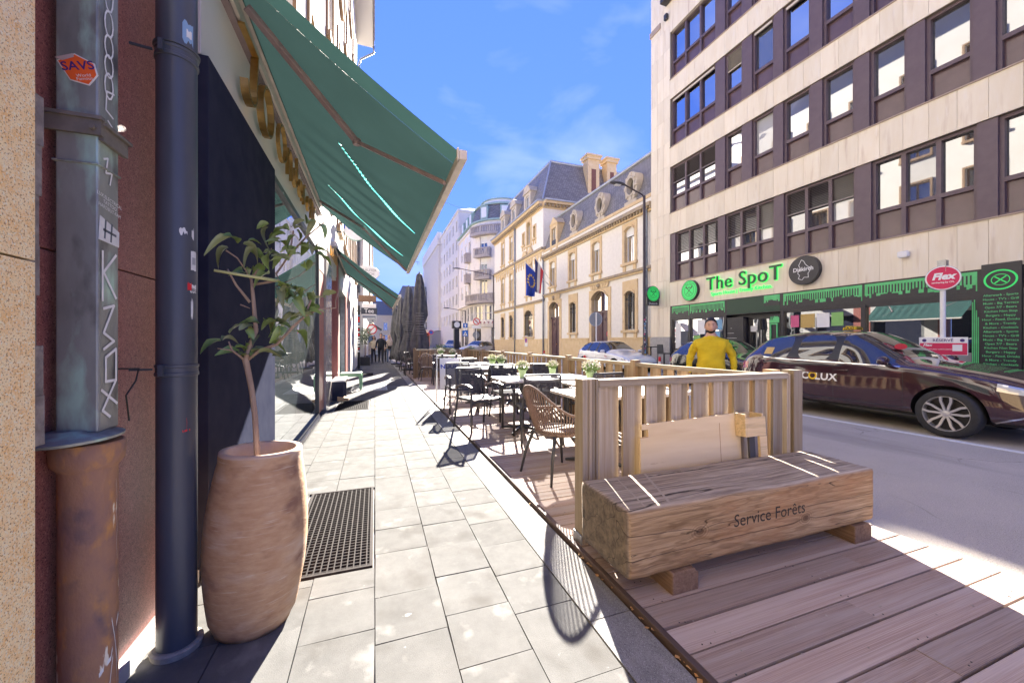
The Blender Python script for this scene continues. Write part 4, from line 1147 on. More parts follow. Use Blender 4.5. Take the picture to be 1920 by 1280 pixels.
def make_rope_chair(label):
    t = thing('rope_chair', label, 'chair', group='brown rope tub chairs')
    top = []; bot = []
    N = 42
    for k in range(N+1):
        s = k/N; a = R(-200+220*s)        # sweep round the back from right arm to left arm; back is -y
        a = R(20-220*s)
        x = .285*math.cos(a); y = .27*math.sin(a)+.02
        back = max(0, -math.sin(a))
        z = .60+.27*back**2.2
        ex = 1+.10*back
        top.append((x*ex, y*ex-.06*back, z)); bot.append((x*.80, y*.80+.0, .42))
    top = [(top[0][0], .26, .585)]+top+[(top[-1][0], .26, .585)]; bot = [(bot[0][0], .2, .42)]+bot+[(bot[-1][0], .2, .42)]
    mb = MB(); mb.tube(top, .013, 7); mb.tube(bot, .013, 7); build(mb, 'rim', ROPE, t, smooth=True)
    mb = MB()
    for k in range(1, len(top)-1):
        p, q = Vector(top[k]), Vector(bot[k]); m_ = (p+q)/2+Vector((p.x,p.y,0))*.03
        mb.tube([p, m_, q], .0058, 5, caps=False)
    build(mb, 'cord', ROPE, t, smooth=True)['kind'] = 'stuff'
    mb = MB(); mb.prism([(.225*math.cos(2*math.pi*k/20), .21*math.sin(2*math.pi*k/20)) for k in range(20)], lambda a, b, d: (a, b+.01, d), .40, .45)
    build(mb, 'seat', M('tub_seat', (.16,.12,.1), .85, (.2,.16,.13), 20), t, bevel=.015)
    for sx in (-1,1):
        for sy in (-1,1):
            mb = MB(); mb.tube([(sx*.17,sy*.16,.41),(sx*.215,sy*.225,.2),(sx*.245,sy*.26,0)], [.017,.015,.011], 8); build(mb, 'leg', CHF, t, smooth=True)
    mb = MB(); mb.beam((-.2,-.2,.395),(.2,.2,.395),.02,.02); mb.beam((-.2,.2,.393),(.2,-.2,.393),.02,.02); build(mb, 'cross_bar', CHF, t)
    return t
TT = M('table_top', (.6,.57,.53), .55, (.52,.49,.46), 10, stretch=(.3,1,1))
def make_table(label):
    t = thing('table', label, 'table', group='square terrace tables')
    build(MB().box(-.36,.36,-.36,.36,.72,.75), 'top', TT, t, bevel=.004)
    mb = MB(); mb.tube([(0,0,.03),(0,0,.72)], .035, 10); build(mb, 'pedestal', CHF, t)
    mb = MB()
    for a in (45,135,225,315):
        c, s = math.cos(R(a)), math.sin(R(a)); mb.tube([(c*.03,s*.03,.055),(c*.2,s*.2,.035),(c*.33,s*.33,.014)], [.026,.022,.014], 6)
    build(mb, 'foot', CHF, t)
    return t
chair0 = make_chair('x'); rope0 = make_rope_chair('x'); table0 = make_table('x')
DZ = .021
CH = [ # x, y, heading (deg, 0 = faces +Y), label
 (1.45,5.52,197,'lone mesh armchair at the kerb, left of the first pair of tables'),
 (1.99,4.56,-10,'nearest mesh armchair, back to the camera, left of the front flower pot'),
 (2.80,4.48,5,'mesh armchair by the fence behind the near fence post'),
 (2.12,6.02,183,'mesh armchair facing the camera behind the left flower pot'),
 (2.86,5.98,176,'mesh armchair facing the camera by the fence behind the right flower pot'),
 (1.50,6.95,182,'mesh armchair behind the lone armchair and right of the white stand'),
 (2.1,6.75,4,'mesh armchair with its back to the camera in the middle of the terrace'),
 (2.85,6.72,-3,'mesh armchair in the middle of the terrace beside the fence'),
 (2.05,8.55,178,'mesh armchair facing the camera just right of the white stand'),
 (2.8,8.5,184,'mesh armchair facing the camera behind the pair of flower pots'),
 (2.1,9.6,0,'mesh armchair in the back row of the terrace, left side'),
 (2.8,9.6,3,'mesh armchair in the back row of the terrace by the fence'),
 (1.9,11.6,178,'mesh armchair at the last table before the far cross fence'),
]
for i, (x, y, h, lab) in enumerate(CH):
    if i == 0: c = chair0; c.location = (x,y,DZ); c.rotation_euler = (0,0,R(h)); c['label'] = lab
    else: copytree(chair0, (x,y,DZ), R(h), lab)
RC = [(1.66,3.33,-78,'brown rope tub chair at the table right behind the near fence panel'), (1.62,12.75,182,'rope tub chair in front of the far cross fence')]
for i, (x, y, h, lab) in enumerate(RC):
    if i == 0: c = rope0; c.location = (x,y,DZ); c.rotation_euler = (0,0,R(h)); c['label'] = lab
    else: copytree(rope0, (x,y,DZ), R(h), lab)
TB = [(2.17,3.45,'table directly behind the near fence panel, beside the rope chair'), (2.9,3.45,'table behind the near fence panel, against the side fence'),
      (2.0,5.15,'left table of the pair with the first row of flower pots'), (2.74,5.2,'right table of the pair with the first row of flower pots, by the fence'),
      (2.0,7.55,'left table of the middle pair behind the chairs'), (2.74,7.55,'right table of the middle pair, by the fence'),
      (2.3,9.05,'table in the back row with two flower pots side by side'), (2.2,12.3,'last table in front of the far cross fence')]
for i, (x, y, lab) in enumerate(TB):
    if i == 0: c = table0; c.location = (x,y,DZ); c['label'] = lab
    else: copytree(table0, (x,y,DZ), 0, lab)
# flower pots
GPOT = M('pale_green_pot', (.36,.48,.24), .5, (.3,.42,.2), 12); PETAL = M('cream_petal', (.78,.76,.66), .6, (.7,.66,.5), 30); STEMG = M('flower_leaf', (.13,.22,.05), .6, (.22,.33,.09), 20)
def make_pot(label, r=.055, h=.1):
    t = thing('flower_pot', label, 'flower pot', group='pots of white flowers on the tables')
    mb = MB(); mb.lathe([(.038,0),(.042,.0),(.055,.1),(.06,.102),(.06,.112),(.052,.112),(.048,.095)], 20, close=False); build(mb, 'pot', GPOT, t, auto=40)
    leafball(t, 'leaves', (0,0,.15), .085, 260, STEMG, .018, 3, .75)
    mb = MB(); rr = random.Random(5)
    for k in range(150):
        d = Vector((rr.gauss(0,1), rr.gauss(0,1), abs(rr.gauss(0,1))*1.1)).normalized(); p = Vector((0,0,.155))+Vector((d.x*.1, d.y*.1, d.z*.085))*rr.uniform(.75,1.05)
        for q in range(3):
            a = Vector((rr.gauss(0,1), rr.gauss(0,1), rr.gauss(0,1))).normalized()*.0095; b2 = a.orthogonal().normalized()*.0085
            mb.poly([p-a, p+b2, p+a, p-b2])
    build(mb, 'flowers', PETAL, t)['kind'] = 'stuff'
    return t
pot0 = make_pot('x'); zt = DZ+.751
FP = [(2.62,4.28,zt,1.25,'largest pot of white flowers just above the near fence post'), (2.60,5.38,zt,1.0,'pot of white flowers on the right table of the first pair'),
      (2.02,5.18,zt,1.05,'pot of white flowers on the left table of the first pair'), (2.3,7.62,zt,1.1,'left pot of the two flower pots standing close together'),
      (2.42,7.4,zt,1.1,'right pot of the two flower pots standing close together'), (2.0,12.35,zt,1.3,'pot of white flowers on the last table above the white stand'),
      (2.35,12.2,zt,1.2,'small pot of white flowers behind the right clip of the white stand')]
for i, (x, y, z, s, lab) in enumerate(FP):
    c = pot0 if i == 0 else copytree(pot0)
    c.location = (x,y,z); c.scale = (s,s,s); c.rotation_euler = (0,0,i*1.3); c['label'] = lab
FP0 = FP[0]
# the largest pot stands on its own small table
copytree(table0, (2.66,4.2,DZ-.0), 0, 'small table under the largest flower pot')
# white A-frame menu stand
t = thing('menu_stand', 'white framed pavement menu stand with blue heading', 'sign stand', (1.47, 8.05, DZ), R(-6))
mb = MB()
for s in (-1,1):
    mb.tube([(s*.25,-.2,0),(s*.25,0,.98)], .012, 8); mb.tube([(s*.25,.2,0),(s*.25,0,.98)], .012, 8)
mb.tube([(-.25,0,.98),(.25,0,.98)], .012, 8); build(mb, 'frame', WHITE, t)
mb = MB(); f = lambda a, z, d: (a, -.2*(1-z/.98)-.016-d, z); mb.prism([(-.19,.30),(.21,.30),(.21,.93),(-.19,.93)], f, 0, .004); bd = build(mb, 'board', SIGNW, t)
mb = MB()
for s in (-.14,.16): mb.box(s-.018,s+.018,-.03,.02,.93,1.02)
build(mb, 'clip', BLACK, t)
ud = (0,.2,.98)
def fz(z): return (.01, -.2*(1-z/.98)-.0225, z)
put_text('NUUK', 'lettering', BLUEL, bd, fz(.75), (1,0,0), ud, size=.115, bold=.004, offx=1.15)
GL = M('grey_lettering', (.16,.17,.18), .6)
for z, s, tx in ((.57,.035,'breakfast'),(.52,.035,'brunch'),(.47,.035,'baked goods'),(.42,.035,'lunch'),(.37,.03,'merchandise & gifts')):
    put_text(tx, 'lettering', GL, bd, fz(z), (1,0,0), ud, size=s)
# second terrace beyond: chairs and closed parasols
for i, (x, y, h) in enumerate(((1.35,15.2,80),(1.45,16.0,100),(2.3,15.3,-90),(1.3,17.4,85),(1.4,18.4,95),(2.2,17.6,-80))):
    copytree(chair0, (x,y,-.0), R(h-170), ['black armchair nearest beyond the cross fence','second black armchair beyond the cross fence','armchair across the table beyond the cross fence','armchair farther on beside the kerb under the parasols','fourth kerbside armchair under the parasols','armchair half hidden under the closed parasols'][i])
copytree(table0, (1.85,15.5,0), 0, 'table beyond the cross fence under the tallest parasol'); copytree(table0, (1.8,17.9,0), 0, 'farther table under the closed parasols')
g = MB(); g.box(1.19, 3.3, 14.4, 26, -.079, .0); d2 = setp(build(g, 'far_deck', M('far_deck_wood', (.17,.12,.1), .85, (.26,.2,.18), 9, stretch=(.2,5,1), coord='World')), kind='structure')
CLOTH = M('black_parasol_cloth', (.055,.056,.062), .8, (.1,.1,.11), 6, rnd=.35)
CLOTHS = M('grey_cloth_stripe', (.16,.16,.17), .8)
def parasol(label, x, y, h, seed):
    t = thing('closed_parasol', label, 'parasol', (x,y,0), group='closed dark parasols')
    mb = MB(); mb.tube([(0,0,0),(0,0,h+.05)], .03, 8); mb.lathe([(.3,0),(.3,.06),(.05,.1)], 16); build(mb, 'pole', DKMETAL, t)
    rr = random.Random(seed); mb = MB(); n = 28; prof = [(.04,h),(.10,h-.05),(.14,h-.4),(.18,h-.85),(.22,h-1.3),(.235,h-1.65),(.15,h-2.05),(.2,h-2.35),(.27,h-2.75),(.31,h-3.05),(.2,max(.45,h-3.4))]
    for j, (r, z) in enumerate(prof):
        for k in range(n):
            a = 2*math.pi*k/n; rad = r*(1+.42*math.sin(a*5+seed+j*.35)*min(1, j/2)+rr.uniform(-.08,.08)); mb.v.append((rad*math.cos(a), rad*math.sin(a), z+(rr.uniform(-.2,.05) if j == len(prof)-1 else 0)))
    for j in range(len(prof)-1):
        for k in range(n): k2 = (k+1) % n; mb.f.append((j*n+k, j*n+k2, (j+1)*n+k2, (j+1)*n+k)); mb.m.append(0)
    cn = build(mb, 'canopy', CLOTH, t, smooth=True)
    mb = MB(); mb.tube([(.16*math.cos(2*math.pi*k/16), .16*math.sin(2*math.pi*k/16), h-2.05) for k in range(17)], .03, 6); build(mb, 'strap', BLACK, t)
    if seed < 3:
        mb = MB()
        for k in range(9):
            z = h-1.62-k*.1; mb.box(-.17+.012*(k % 3), .15, -.31, -.295, z, z+.03)
        build(mb, 'stripe', CLOTHS, cn)
    return t
parasol('tallest closed dark parasol, nearest of the row', 1.66, 15.5, 4.0, 1)
parasol('second closed dark parasol with pale print', 1.45, 18.0, 3.8, 2)
parasol('third closed parasol, greyer and thinner', 1.28, 20.5, 3.55, 3)
parasol('farthest closed parasol of the row', 1.15, 22.6, 3.35, 4)

# ================================================================== log bench
def logmat():
    m = bpy.data.materials.new('oak_beam'); m.use_nodes = True
    n = m.node_tree.nodes; l = m.node_tree.links; p = n['Principled BSDF']; p.inputs['Roughness'].default_value = .75; p.inputs['Specular IOR Level'].default_value = .3
    tc = n.new('ShaderNodeTexCoord'); sp = n.new('ShaderNodeSeparateXYZ'); l.new(tc.outputs['Object'], sp.inputs[0])
    def math_(op, a, b=None, c=None):
        x = n.new('ShaderNodeMath'); x.operation = op
        for i, q in enumerate((a, b, c)):
            if q is None: continue
            if isinstance(q, (int, float)): x.inputs[i].default_value = q
            else: l.new(q, x.inputs[i])
        return x.outputs[0]
    def mr(s, a, b, c=0.0, d=1.0):
        r = n.new('ShaderNodeMapRange'); r.inputs[1].default_value = a; r.inputs[2].default_value = b; r.inputs[3].default_value = c; r.inputs[4].default_value = d; l.new(s, r.inputs[0]); return r.outputs[0]
    # knots bend the fibres: ring distance fields on the front face (x,z)
    warp = None; kd = None
    for kx, kz, r in ((-.51,.0,.13),(.30,-.055,.13)):
        dx = math_('SUBTRACT', sp.outputs[0], kx); dz = math_('SUBTRACT', sp.outputs[2], kz)
        dd = math_('SQRT', math_('ADD', math_('MULTIPLY', dx, dx), math_('MULTIPLY', math_('MULTIPLY', dz, dz), 2.2)))
        f = mr(dd, 0, r, 1, 0)
        w = math_('MULTIPLY', math_('MULTIPLY', f, f), math_('SIGN', dz)); w = math_('MULTIPLY', w, .03)
        warp = w if warp is None else math_('ADD', warp, w); kd = dd if kd is None else math_('MINIMUM', kd, dd)
    z2 = math_('ADD', sp.outputs[2], warp)
    cb = n.new('ShaderNodeCombineXYZ'); l.new(sp.outputs[0], cb.inputs[0]); l.new(sp.outputs[1], cb.inputs[1]); l.new(z2, cb.inputs[2])
    def nz(sc, st, det=6, dist=0.0, src=None):
        mp = n.new('ShaderNodeMapping'); mp.inputs['Scale'].default_value = st; l.new(src or cb.outputs[0], mp.inputs['Vector'])
        t = n.new('ShaderNodeTexNoise'); t.inputs['Scale'].default_value = sc; t.inputs['Detail'].default_value = det; t.inputs['Roughness'].default_value = .65; t.inputs['Distortion'].default_value = dist
        l.new(mp.outputs[0], t.inputs['Vector']); return t.outputs['Fac']
    def mix(f, a, b):
        x = n.new('ShaderNodeMix'); x.data_type = 'RGBA'; l.new(f, x.inputs[0])
        for k, q in ((6, a), (7, b)):
            if isinstance(q, tuple): x.inputs[k].default_value = (*q, 1)
            else: l.new(q, x.inputs[k])
        return x.outputs[2]
    fib = nz(55, (.04,1,1)); band = nz(7, (.09,1,1), 4, .4); patch = nz(1.7, (.6,1,1.2), 6)
    c = mix(mr(fib, .34, .68), (.24,.155,.08), (.45,.325,.195))
    c = mix(mr(math_('PINGPONG', band, .06), .03, .055, 0, .45), c, (.1,.052,.022))
    c = mix(mr(patch, .5, .72, 0, .7), c, (.38,.19,.085))
    c = mix(mr(kd, .012, .045, .75, 0), c, (.07,.035,.018))
    rg = math_('MULTIPLY', mr(math_('PINGPONG', math_('ADD', kd, math_('MULTIPLY', fib, .012)), .009), .003, .008, 0, .6), mr(kd, .03, .085, 1, 0)); c = mix(rg, c, (.1,.05,.022))
    # weathered silver-grey top and left end (sun and rain bleach those faces)
    gm = n.new('ShaderNodeNewGeometry'); gs = n.new('ShaderNodeSeparateXYZ'); tn = n.new('ShaderNodeVectorTransform'); tn.vector_type = 'NORMAL'; tn.convert_from = 'WORLD'; tn.convert_to = 'OBJECT'
    l.new(gm.outputs['Normal'], tn.inputs[0]); l.new(tn.outputs[0], gs.inputs[0])
    topf = mr(gs.outputs[2], .5, .8); endf = mr(gs.outputs[0], -.8, -.5, 1, 0)
    wth = math_('MULTIPLY', math_('MAXIMUM', topf, endf), mr(patch, .25, .6, .55, .95))
    gcol = mix(mr(fib, .35, .66), (.2,.16,.125), (.5,.43,.345)); c = mix(wth, c, gcol); c = mix(mr(endf, 0, 1, 0, .8), c, mix(mr(nz(22, (1,1,1), 6), .35, .65), (.045,.034,.027), (.16,.12,.09)))
    crk = nz(6, (.025,1,1), 1, .0); thin = mr(math_('ABSOLUTE', math_('SUBTRACT', crk, .43)), .0, .0045, 1, 0)
    crk2 = nz(14, (.03,1,1), 1, .0); thin2 = mr(math_('ABSOLUTE', math_('SUBTRACT', crk2, .6)), .0, .004, .8, 0)
    ck = math_('MAXIMUM', thin, thin2); c = mix(ck, c, (.015,.01,.007))
    l.new(c, p.inputs['Base Color'])
    bn = n.new('ShaderNodeBump'); bn.inputs['Strength'].default_value = .7; bn.inputs['Distance'].default_value = .008
    l.new(math_('SUBTRACT', math_('MULTIPLY', fib, .5), ck), bn.inputs['Height']); l.new(bn.outputs[0], p.inputs['Normal'])
    return m
LOGM = logmat()
t = thing('beam_bench', 'massive squared timber beam used as a bench in front of the fence', 'bench', (2.115, 1.775, .02))
mb = MB(); nx, ny, nz_ = 60, 12, 10; hx, hy, hz = .965, .225, .17
bm = bmesh.new(); bmesh.ops.create_cube(bm, size=1)
me = bpy.data.meshes.new('beam'); bm.free()
vs = {}; fs = []
def lp(i, j, k):
    key = (i,j,k)
    if key not in vs: vs[key] = len(vs)
    return vs[key]
for i in range(nx):
    for j in range(ny):
        fs.append((lp(i,j,0),lp(i,j+1,0),lp(i+1,j+1,0),lp(i+1,j,0))); fs.append((lp(i,j,nz_),lp(i+1,j,nz_),lp(i+1,j+1,nz_),lp(i,j+1,nz_)))
    for k in range(nz_):
        fs.append((lp(i,0,k),lp(i+1,0,k),lp(i+1,0,k+1),lp(i,0,k+1))); fs.append((lp(i,ny,k),lp(i,ny,k+1),lp(i+1,ny,k+1),lp(i+1,ny,k)))
for j in range(ny):
    for k in range(nz_):
        fs.append((lp(0,j,k),lp(0,j,k+1),lp(0,j+1,k+1),lp(0,j+1,k))); fs.append((lp(nx,j,k),lp(nx,j+1,k),lp(nx,j+1,k+1),lp(nx,j,k+1)))
co = [None]*len(vs)
for (i,j,k), q in vs.items():
    ex = lambda s: math.copysign(abs(s)**.82, s)
    u, v, w = ex(2*i/nx-1), ex(2*j/ny-1), ex(2*k/nz_-1)
    P_ = Vector((u*hx, v*hy, w*hz))
    rd = .022     # rounded arrises
    cc = Vector((max(-hx+rd,min(hx-rd,P_.x)), max(-hy+rd,min(hy-rd,P_.y)), max(-hz+rd,min(hz-rd,P_.z))))
    dd = P_-cc
    if dd.length > 1e-6: P_ = cc+dd.normalized()*min(dd.length, rd)
    P_ += Vector((0, .006*mnoise.noise((P_.x*2.2,P_.z*5,1)), .008*mnoise.noise((P_.x*2.0,P_.y*4,4))))
    P_ += mnoise.noise_vector(P_*14)*.003
    if w > .9: P_.z -= .02*max(0, .35-abs(u-.1))*(1 if v < 0 else .2)
    co[q] = tuple(P_)
me.from_pydata(co, [], fs); me.materials.append(LOGM); me.polygons.foreach_set('use_smooth', [True]*len(me.polygons)); me.update()
bmm = bmesh.new(); bmm.from_mesh(me); bmesh.ops.recalc_face_normals(bmm, faces=bmm.faces); bmm.to_mesh(me); bmm.free()
beam = link('beam', me, t, (0,0,.285))
from mathutils.bvhtree import BVHTree
bbv = BVHTree.FromPolygons(co, fs)
BLK = woodmat('bearer_block', (.16,.1,.07), (.25,.17,.12), 'y', .8, .1)
for x in (-.62, .82):
    mb = MB(); mb.prism([(-.085,0),(.085,0),(.085,.085),(.06,.113),(-.085,.113)], lambda a, b, d: (x+a, d, b), -.24, .2); build(mb, 'bearer', BLK, t, bevel=.006)
lo = put_text('Service Forêts', 'lettering', M('stencil_ink', (.03,.026,.022), .85), beam, (0,0,0), (1,0,0), (0,0,1), size=.098, offx=.9999)
sub = bmesh.new(); sub.from_mesh(lo.data); bmesh.ops.triangulate(sub, faces=sub.faces); bmesh.ops.subdivide_edges(sub, edges=[e for e in sub.edges if e.calc_length() > .02], cuts=2, use_grid_fill=True); bmesh.ops.triangulate(sub, faces=sub.faces)
for v in sub.verts:          # stencilled on: every point sits on the timber
    h = bbv.ray_cast(Vector((v.co.x+.01, -1, v.co.y+.012)), Vector((0,1,0))); v.co.z = -(h[0].y-.0012) if h[0] else .23
    v.co.x += .01; v.co.y += .012
sub.to_mesh(lo.data); sub.free()
SAW = M('sawn_line', (.4,.34,.27), .9, spec=.05)
for x0, x1, w in ((-.74,-.84,.005),(-.53,-.69,.008),(.755,.615,.006)):
    mb = MB(); n = 10
    for k in range(n):
        y0 = .19-.39*k/n; y1 = .19-.39*(k+1)/n; xa = x0+(x1-x0)*k/n; xb = x0+(x1-x0)*(k+1)/n
        zz_ = [(lambda h: h[0].z+.0012 if h[0] else .17)(bbv.ray_cast(Vector((px_, py_, 1)), Vector((0,0,-1)))) for px_, py_ in ((xa-w,y0),(xb-w,y1),(xb+w,y1),(xa+w,y0))]
        mb.poly([(xa-w,y0,zz_[0]),(xb-w,y1,zz_[1]),(xb+w,y1,zz_[2]),(xa+w,y0,zz_[3])])
    build(mb, 'saw_mark', SAW, beam)
# plywood board and box leaning against the fence
PLY = M('plywood', (.72,.56,.33), .65, (.8,.65,.42), 5, stretch=(.25,1,2.5), stain=[(3,(.62,.44,.24),.6,.8,(.3,1,2)),(20,(.5,.34,.18),.7,.74,(.15,1,1))])
t = thing('plywood_board', 'pale plywood board with a notched corner leaning on the fence', 'board', (2.2, 2.0, .02), R(0)); t.rotation_euler = (R(-3.5), 0, 0)
mb = MB(); mb.prism([(-.58,.0),(.32,.0),(.32,.76),(-.55,.735),(-.55,.70),(-.50,.70),(-.50,.655),(-.565,.65)], lambda a, b, d: (a, d, b), .03, .048); build(mb, 'sheet', PLY, t, bevel=.002)
mb = MB(); mb.box(.12,.124,.0295,.03,.1,.70); build(mb, 'crack', M('crack_brown', (.4,.2,.1), .8), t)
PINE = woodmat('pine_box', (.7,.53,.3), (.8,.64,.41), 'x', .65, .08, fine=.7, dark=(.4,.25,.12))
mb = MB(); mb.box(.27,.285,-.055,.028,.60,.76); mb.box(.286,.47,-.055,-.04,.60,.735); mb.box(.455,.47,-.039,.07,.60,.755); mb.box(.286,.454,.055,.07,.60,.755); mb.box(.286,.454,-.039,.054,.60,.612)
build(mb, 'box', PINE, t, bevel=.002)
mb = MB(); mb.box(.40,.47,-.058,-.04,.2,.598); build(mb, 'batten', PINE, t); mb = MB(); mb.box(.33,.385,-.03,-.015,.2,.598); build(mb, 'batten', M('dark_batten', (.07,.07,.075), .7), t)
# ================================================================== stone-banded bar building on the right
STONE = M('travertine_panel', (.79,.69,.51), .75, (.86,.78,.62), 2.2, stretch=(1,1,.35), detail=7, rnd=.06, contrast=(.3,.7),
          stain=[(3,(.62,.5,.36),.58,.8,(1,1,.25)), (6,(.84,.77,.66),.6,.8,(1,1,.3))], bump=.08, bscale=40)
STONEJ = M('stone_joint', (.3,.25,.19), .9)
BRONZE = M('dark_bronze_metal', (.12,.083,.095), .45, (.14,.1,.11), 5, spec=.45)
SPANDREL = M('bronze_spandrel', (.11,.066,.07), .2, (.13,.08,.083), 3, spec=.7)
BLINDM = M('dark_blind', (.26,.22,.21), .45); SHUT = M('cream_shutter', (.66,.6,.5), .7)
SHOPB = M('shopfront_black', (.022,.021,.026), .35, (.03,.028,.034), 4)
GRN = M('bright_green_print', (.09,.5,.16), .5, (.13,.6,.22), 5); GRND = M('dark_green_print', (.02,.055,.03), .5)
GLOW = M('green_sign_light', (.05,.8,.15), .5, emit=((.03,.9,.12), .16))
GSIGN = M('green_sign_face', (.03,.5,.12), .4, emit=((.02,.55,.1), .07))
B = thing('bar_building', 'stone banded office building with the bar on its ground floor', 'building', (12.4, 9.0, 0))
fS = lambda a, b, d: (-d, a-9.0, b)
def part(name, mat, *boxes, parent=None, bevel=0, fn=None):
    s = MB()
    for q in boxes: fbox(s, fn or fS, *q)
    return build(s, name, mat, parent or B, bevel=bevel)
YE, YN = 14.9, -7.0
# core
s = MB(); s.poly([fS(YN,0,-.36), fS(13.66,0,-.36), fS(13.66,17,-.36), fS(YN,17,-.36)]); fbox(s, fS, 13.662, YE, 0, 17.6, -6, -.031); fbox(s, fS, YN, 13.6, 15.0, 17.0, -6, -.04)
s.poly([fS(YE,0,-6), fS(YE,0,-12), fS(YE,15.5,-12), fS(YE,15.5,-6)]); s.poly([fS(YN,0,-.3), fS(YN,0,-12), fS(YN,17,-12), fS(YN,17,-.3)]); s.poly([fS(YE,17,-12), fS(YN,17,-12), fS(YN,17,-.3), fS(YE,17,-.3)])
build(s, 'wall', STONEJ, B)
bands = [(2.87,3.92),(6.08,6.98),(9.06,9.90),(12.09,12.93),(15.07,16.4)]
pw = .47
pmesh = MB().box(-.5,.5,-.5,.5,-.5,.5).mesh('stone_panel', STONE)
for z0, z1 in bands:
    part('band_core', STONEJ, (YN, 13.64, z0+.01, z1-.01, -.3, -.03))
    y = 13.66
    while y > 1.6:
        o = link('stone_panel', pmesh, B, (-(-.012), y-pw/2-9.0, (z0+z1)/2)); o.scale = (.03, pw-.006, z1-z0)
        y -= pw
    part('stone_panel', STONE, (YN, y-.003, z0, z1, -.027, .003))
    part('band_cap', M('band_cap', (.4,.31,.24), .7), (YN, 13.66, z1+.001, z1+.03, -.2, .035))
for i in range(4):       # clad pier at the left end
    pass
z = .0
for h in (1.5,1.35,1.2,1.05,1.0,.95,1.1,1.0,1.1,1.05,1.0,1.0,1.1,1.0,1.0,1.2):
    if z > 17: break
    for a, c in ((13.665,14.05),(14.056,14.47),(14.476,14.9)):
        o = link('stone_panel', pmesh, B, (.012, (a+c)/2-9, z+h/2)); o.scale = (.03, c-a-.004, h-.006)
    z += h
part('coping', M('band_cap', (.4,.31,.24), .7), (14.25, 14.95, 15.7, 15.95, -6, .05))
part('gutter', DKMETAL, (YN, 13.9, 16.42, 16.6, -.3, .35)); part('soffit', SHUT, (YN, 13.9, 16.6, 16.75, -.6, .3))
t_l = part('wall_lamp', DKMETAL, (13.72, 13.9, 15.72, 15.98, .02, .16), bevel=.03)
# window bays
rowsW = [(7.01,9.05,7.72),(9.93,12.08,10.66),(12.96,15.06,13.68)]
openA = [(11.28,13.64,3),(10.14,10.85,1),(8.98,9.76,1),(7.86,8.67,1),(6.72,7.52,1),(5.62,6.38,1),(4.5,5.28,1),(3.4,4.17,1),(2.2,3.05,1),(1.0,1.85,1)]
open1 = [(11.16,13.38,3),(8.96,10.85,3),(6.70,8.65,3),(4.44,6.34,3),(2.2,4.14,3),(.2,1.9,3)]
def blind(y0, y1, z0, z1, mat, n, parent):
    s = MB()
    for k in range(n):
        z = z0+(z1-z0)*(k+.5)/n; h = (z1-z0)/n*.36
        s.prism([(-.16,z+h*.6),(-.10,z-h*.6),(-.097,z-h*.4),(-.157,z+h)], lambda a, b, d: fS(d, b, a), y0+.03, y1-.03)
    fbox(s, fS, y0+.03, y1-.03, z0-.03, z0, -.15, -.11); return build(s, 'blind', mat, parent)
GV = [GLASS_HI, glassmat('curtained_glass', (.5,.5,.48), refl=.25, tone=(.6,.61,.62)), GLASS_HI, glassmat('dim_glass', (.1,.1,.1), refl=.4, tone=(.55,.56,.58))]
def bay(y0, y1, zb, zt, zs, n, k):
    w = MB(); fw = .07
    fbox(w, fS, y0, y0+fw, zb, zt, -.24, -.1); fbox(w, fS, y1-fw, y1, zb, zt, -.24, -.1)
    fbox(w, fS, y0+fw, y1-fw, zt-fw, zt, -.24, -.1); fbox(w, fS, y0+fw, y1-fw, zs-fw*.7, zs+fw*.7, -.24, -.1); fbox(w, fS, y0+fw, y1-fw, zb, zb+.05, -.24, -.1)
    for q in range(1, n):
        c = y0+(y1-y0)*q/n; fbox(w, fS, c-.045, c+.045, zb+.05, zt-fw, -.235, -.103)
    w = build(w, 'window', BRONZE, B)
    for q in range(n):
        a = y0+(y1-y0)*q/n+.035; c = y0+(y1-y0)*(q+1)/n-.035
        g = MB(); g.poly([fS(a,zs,-.2), fS(c,zs,-.2), fS(c,zt-.05,-.2), fS(a,zt-.05,-.2)]); build(g, 'pane', GV[(int(y0*7)+q+int(zb)) % 4], w)
        g = MB(); g.poly([fS(a,zb+.03,-.19), fS(c,zb+.03,-.19), fS(c,zs,-.19), fS(a,zs,-.19)]); build(g, 'spandrel', SPANDREL, w)
    return w
for r, (zb, zt, zs) in enumerate(rowsW):
    for k, (y0, y1, n) in enumerate(openA):
        w = bay(y0, y1, zb, zt, zs, n, k)
        if r == 0 and k == 0: blind(y0, y1, 8.35, 9.0, BLINDM, 11, w)
        if r == 1 and k == 1: blind(y0, y1, 11.42, 12.02, SHUT, 12, w)
        if r == 1 and k in (0, 2, 3): part('blind_case', SHUT, (y0+.08, y1-.08, 11.95, 12.02, -.1, -.06), parent=w)
        if k+1 < len(openA): part('mullion', BRONZE, (openA[k+1][1]+.001, y0-.001, zb, zt, -.3, -.035))
    part('mullion', BRONZE, (YN, openA[-1][0]-.002, zb, zt, -.3, -.035))
for k, (y0, y1, n) in enumerate(open1):
    w = bay(y0, y1, 3.96, 6.07, 4.72, n, k)
    if k < 3: blind(y0, y1, 5.2 if k < 2 else 5.35, 6.0, BLINDM, 13, w)
    nx_ = open1[k+1][1] if k+1 < len(open1) else YN
    part('mullion', BRONZE, (nx_+.001, y0-.001, 3.96, 6.07, -.3, -.035))
part('mullion', BRONZE, (13.381, 13.64, 3.96, 6.07, -.3, -.035))
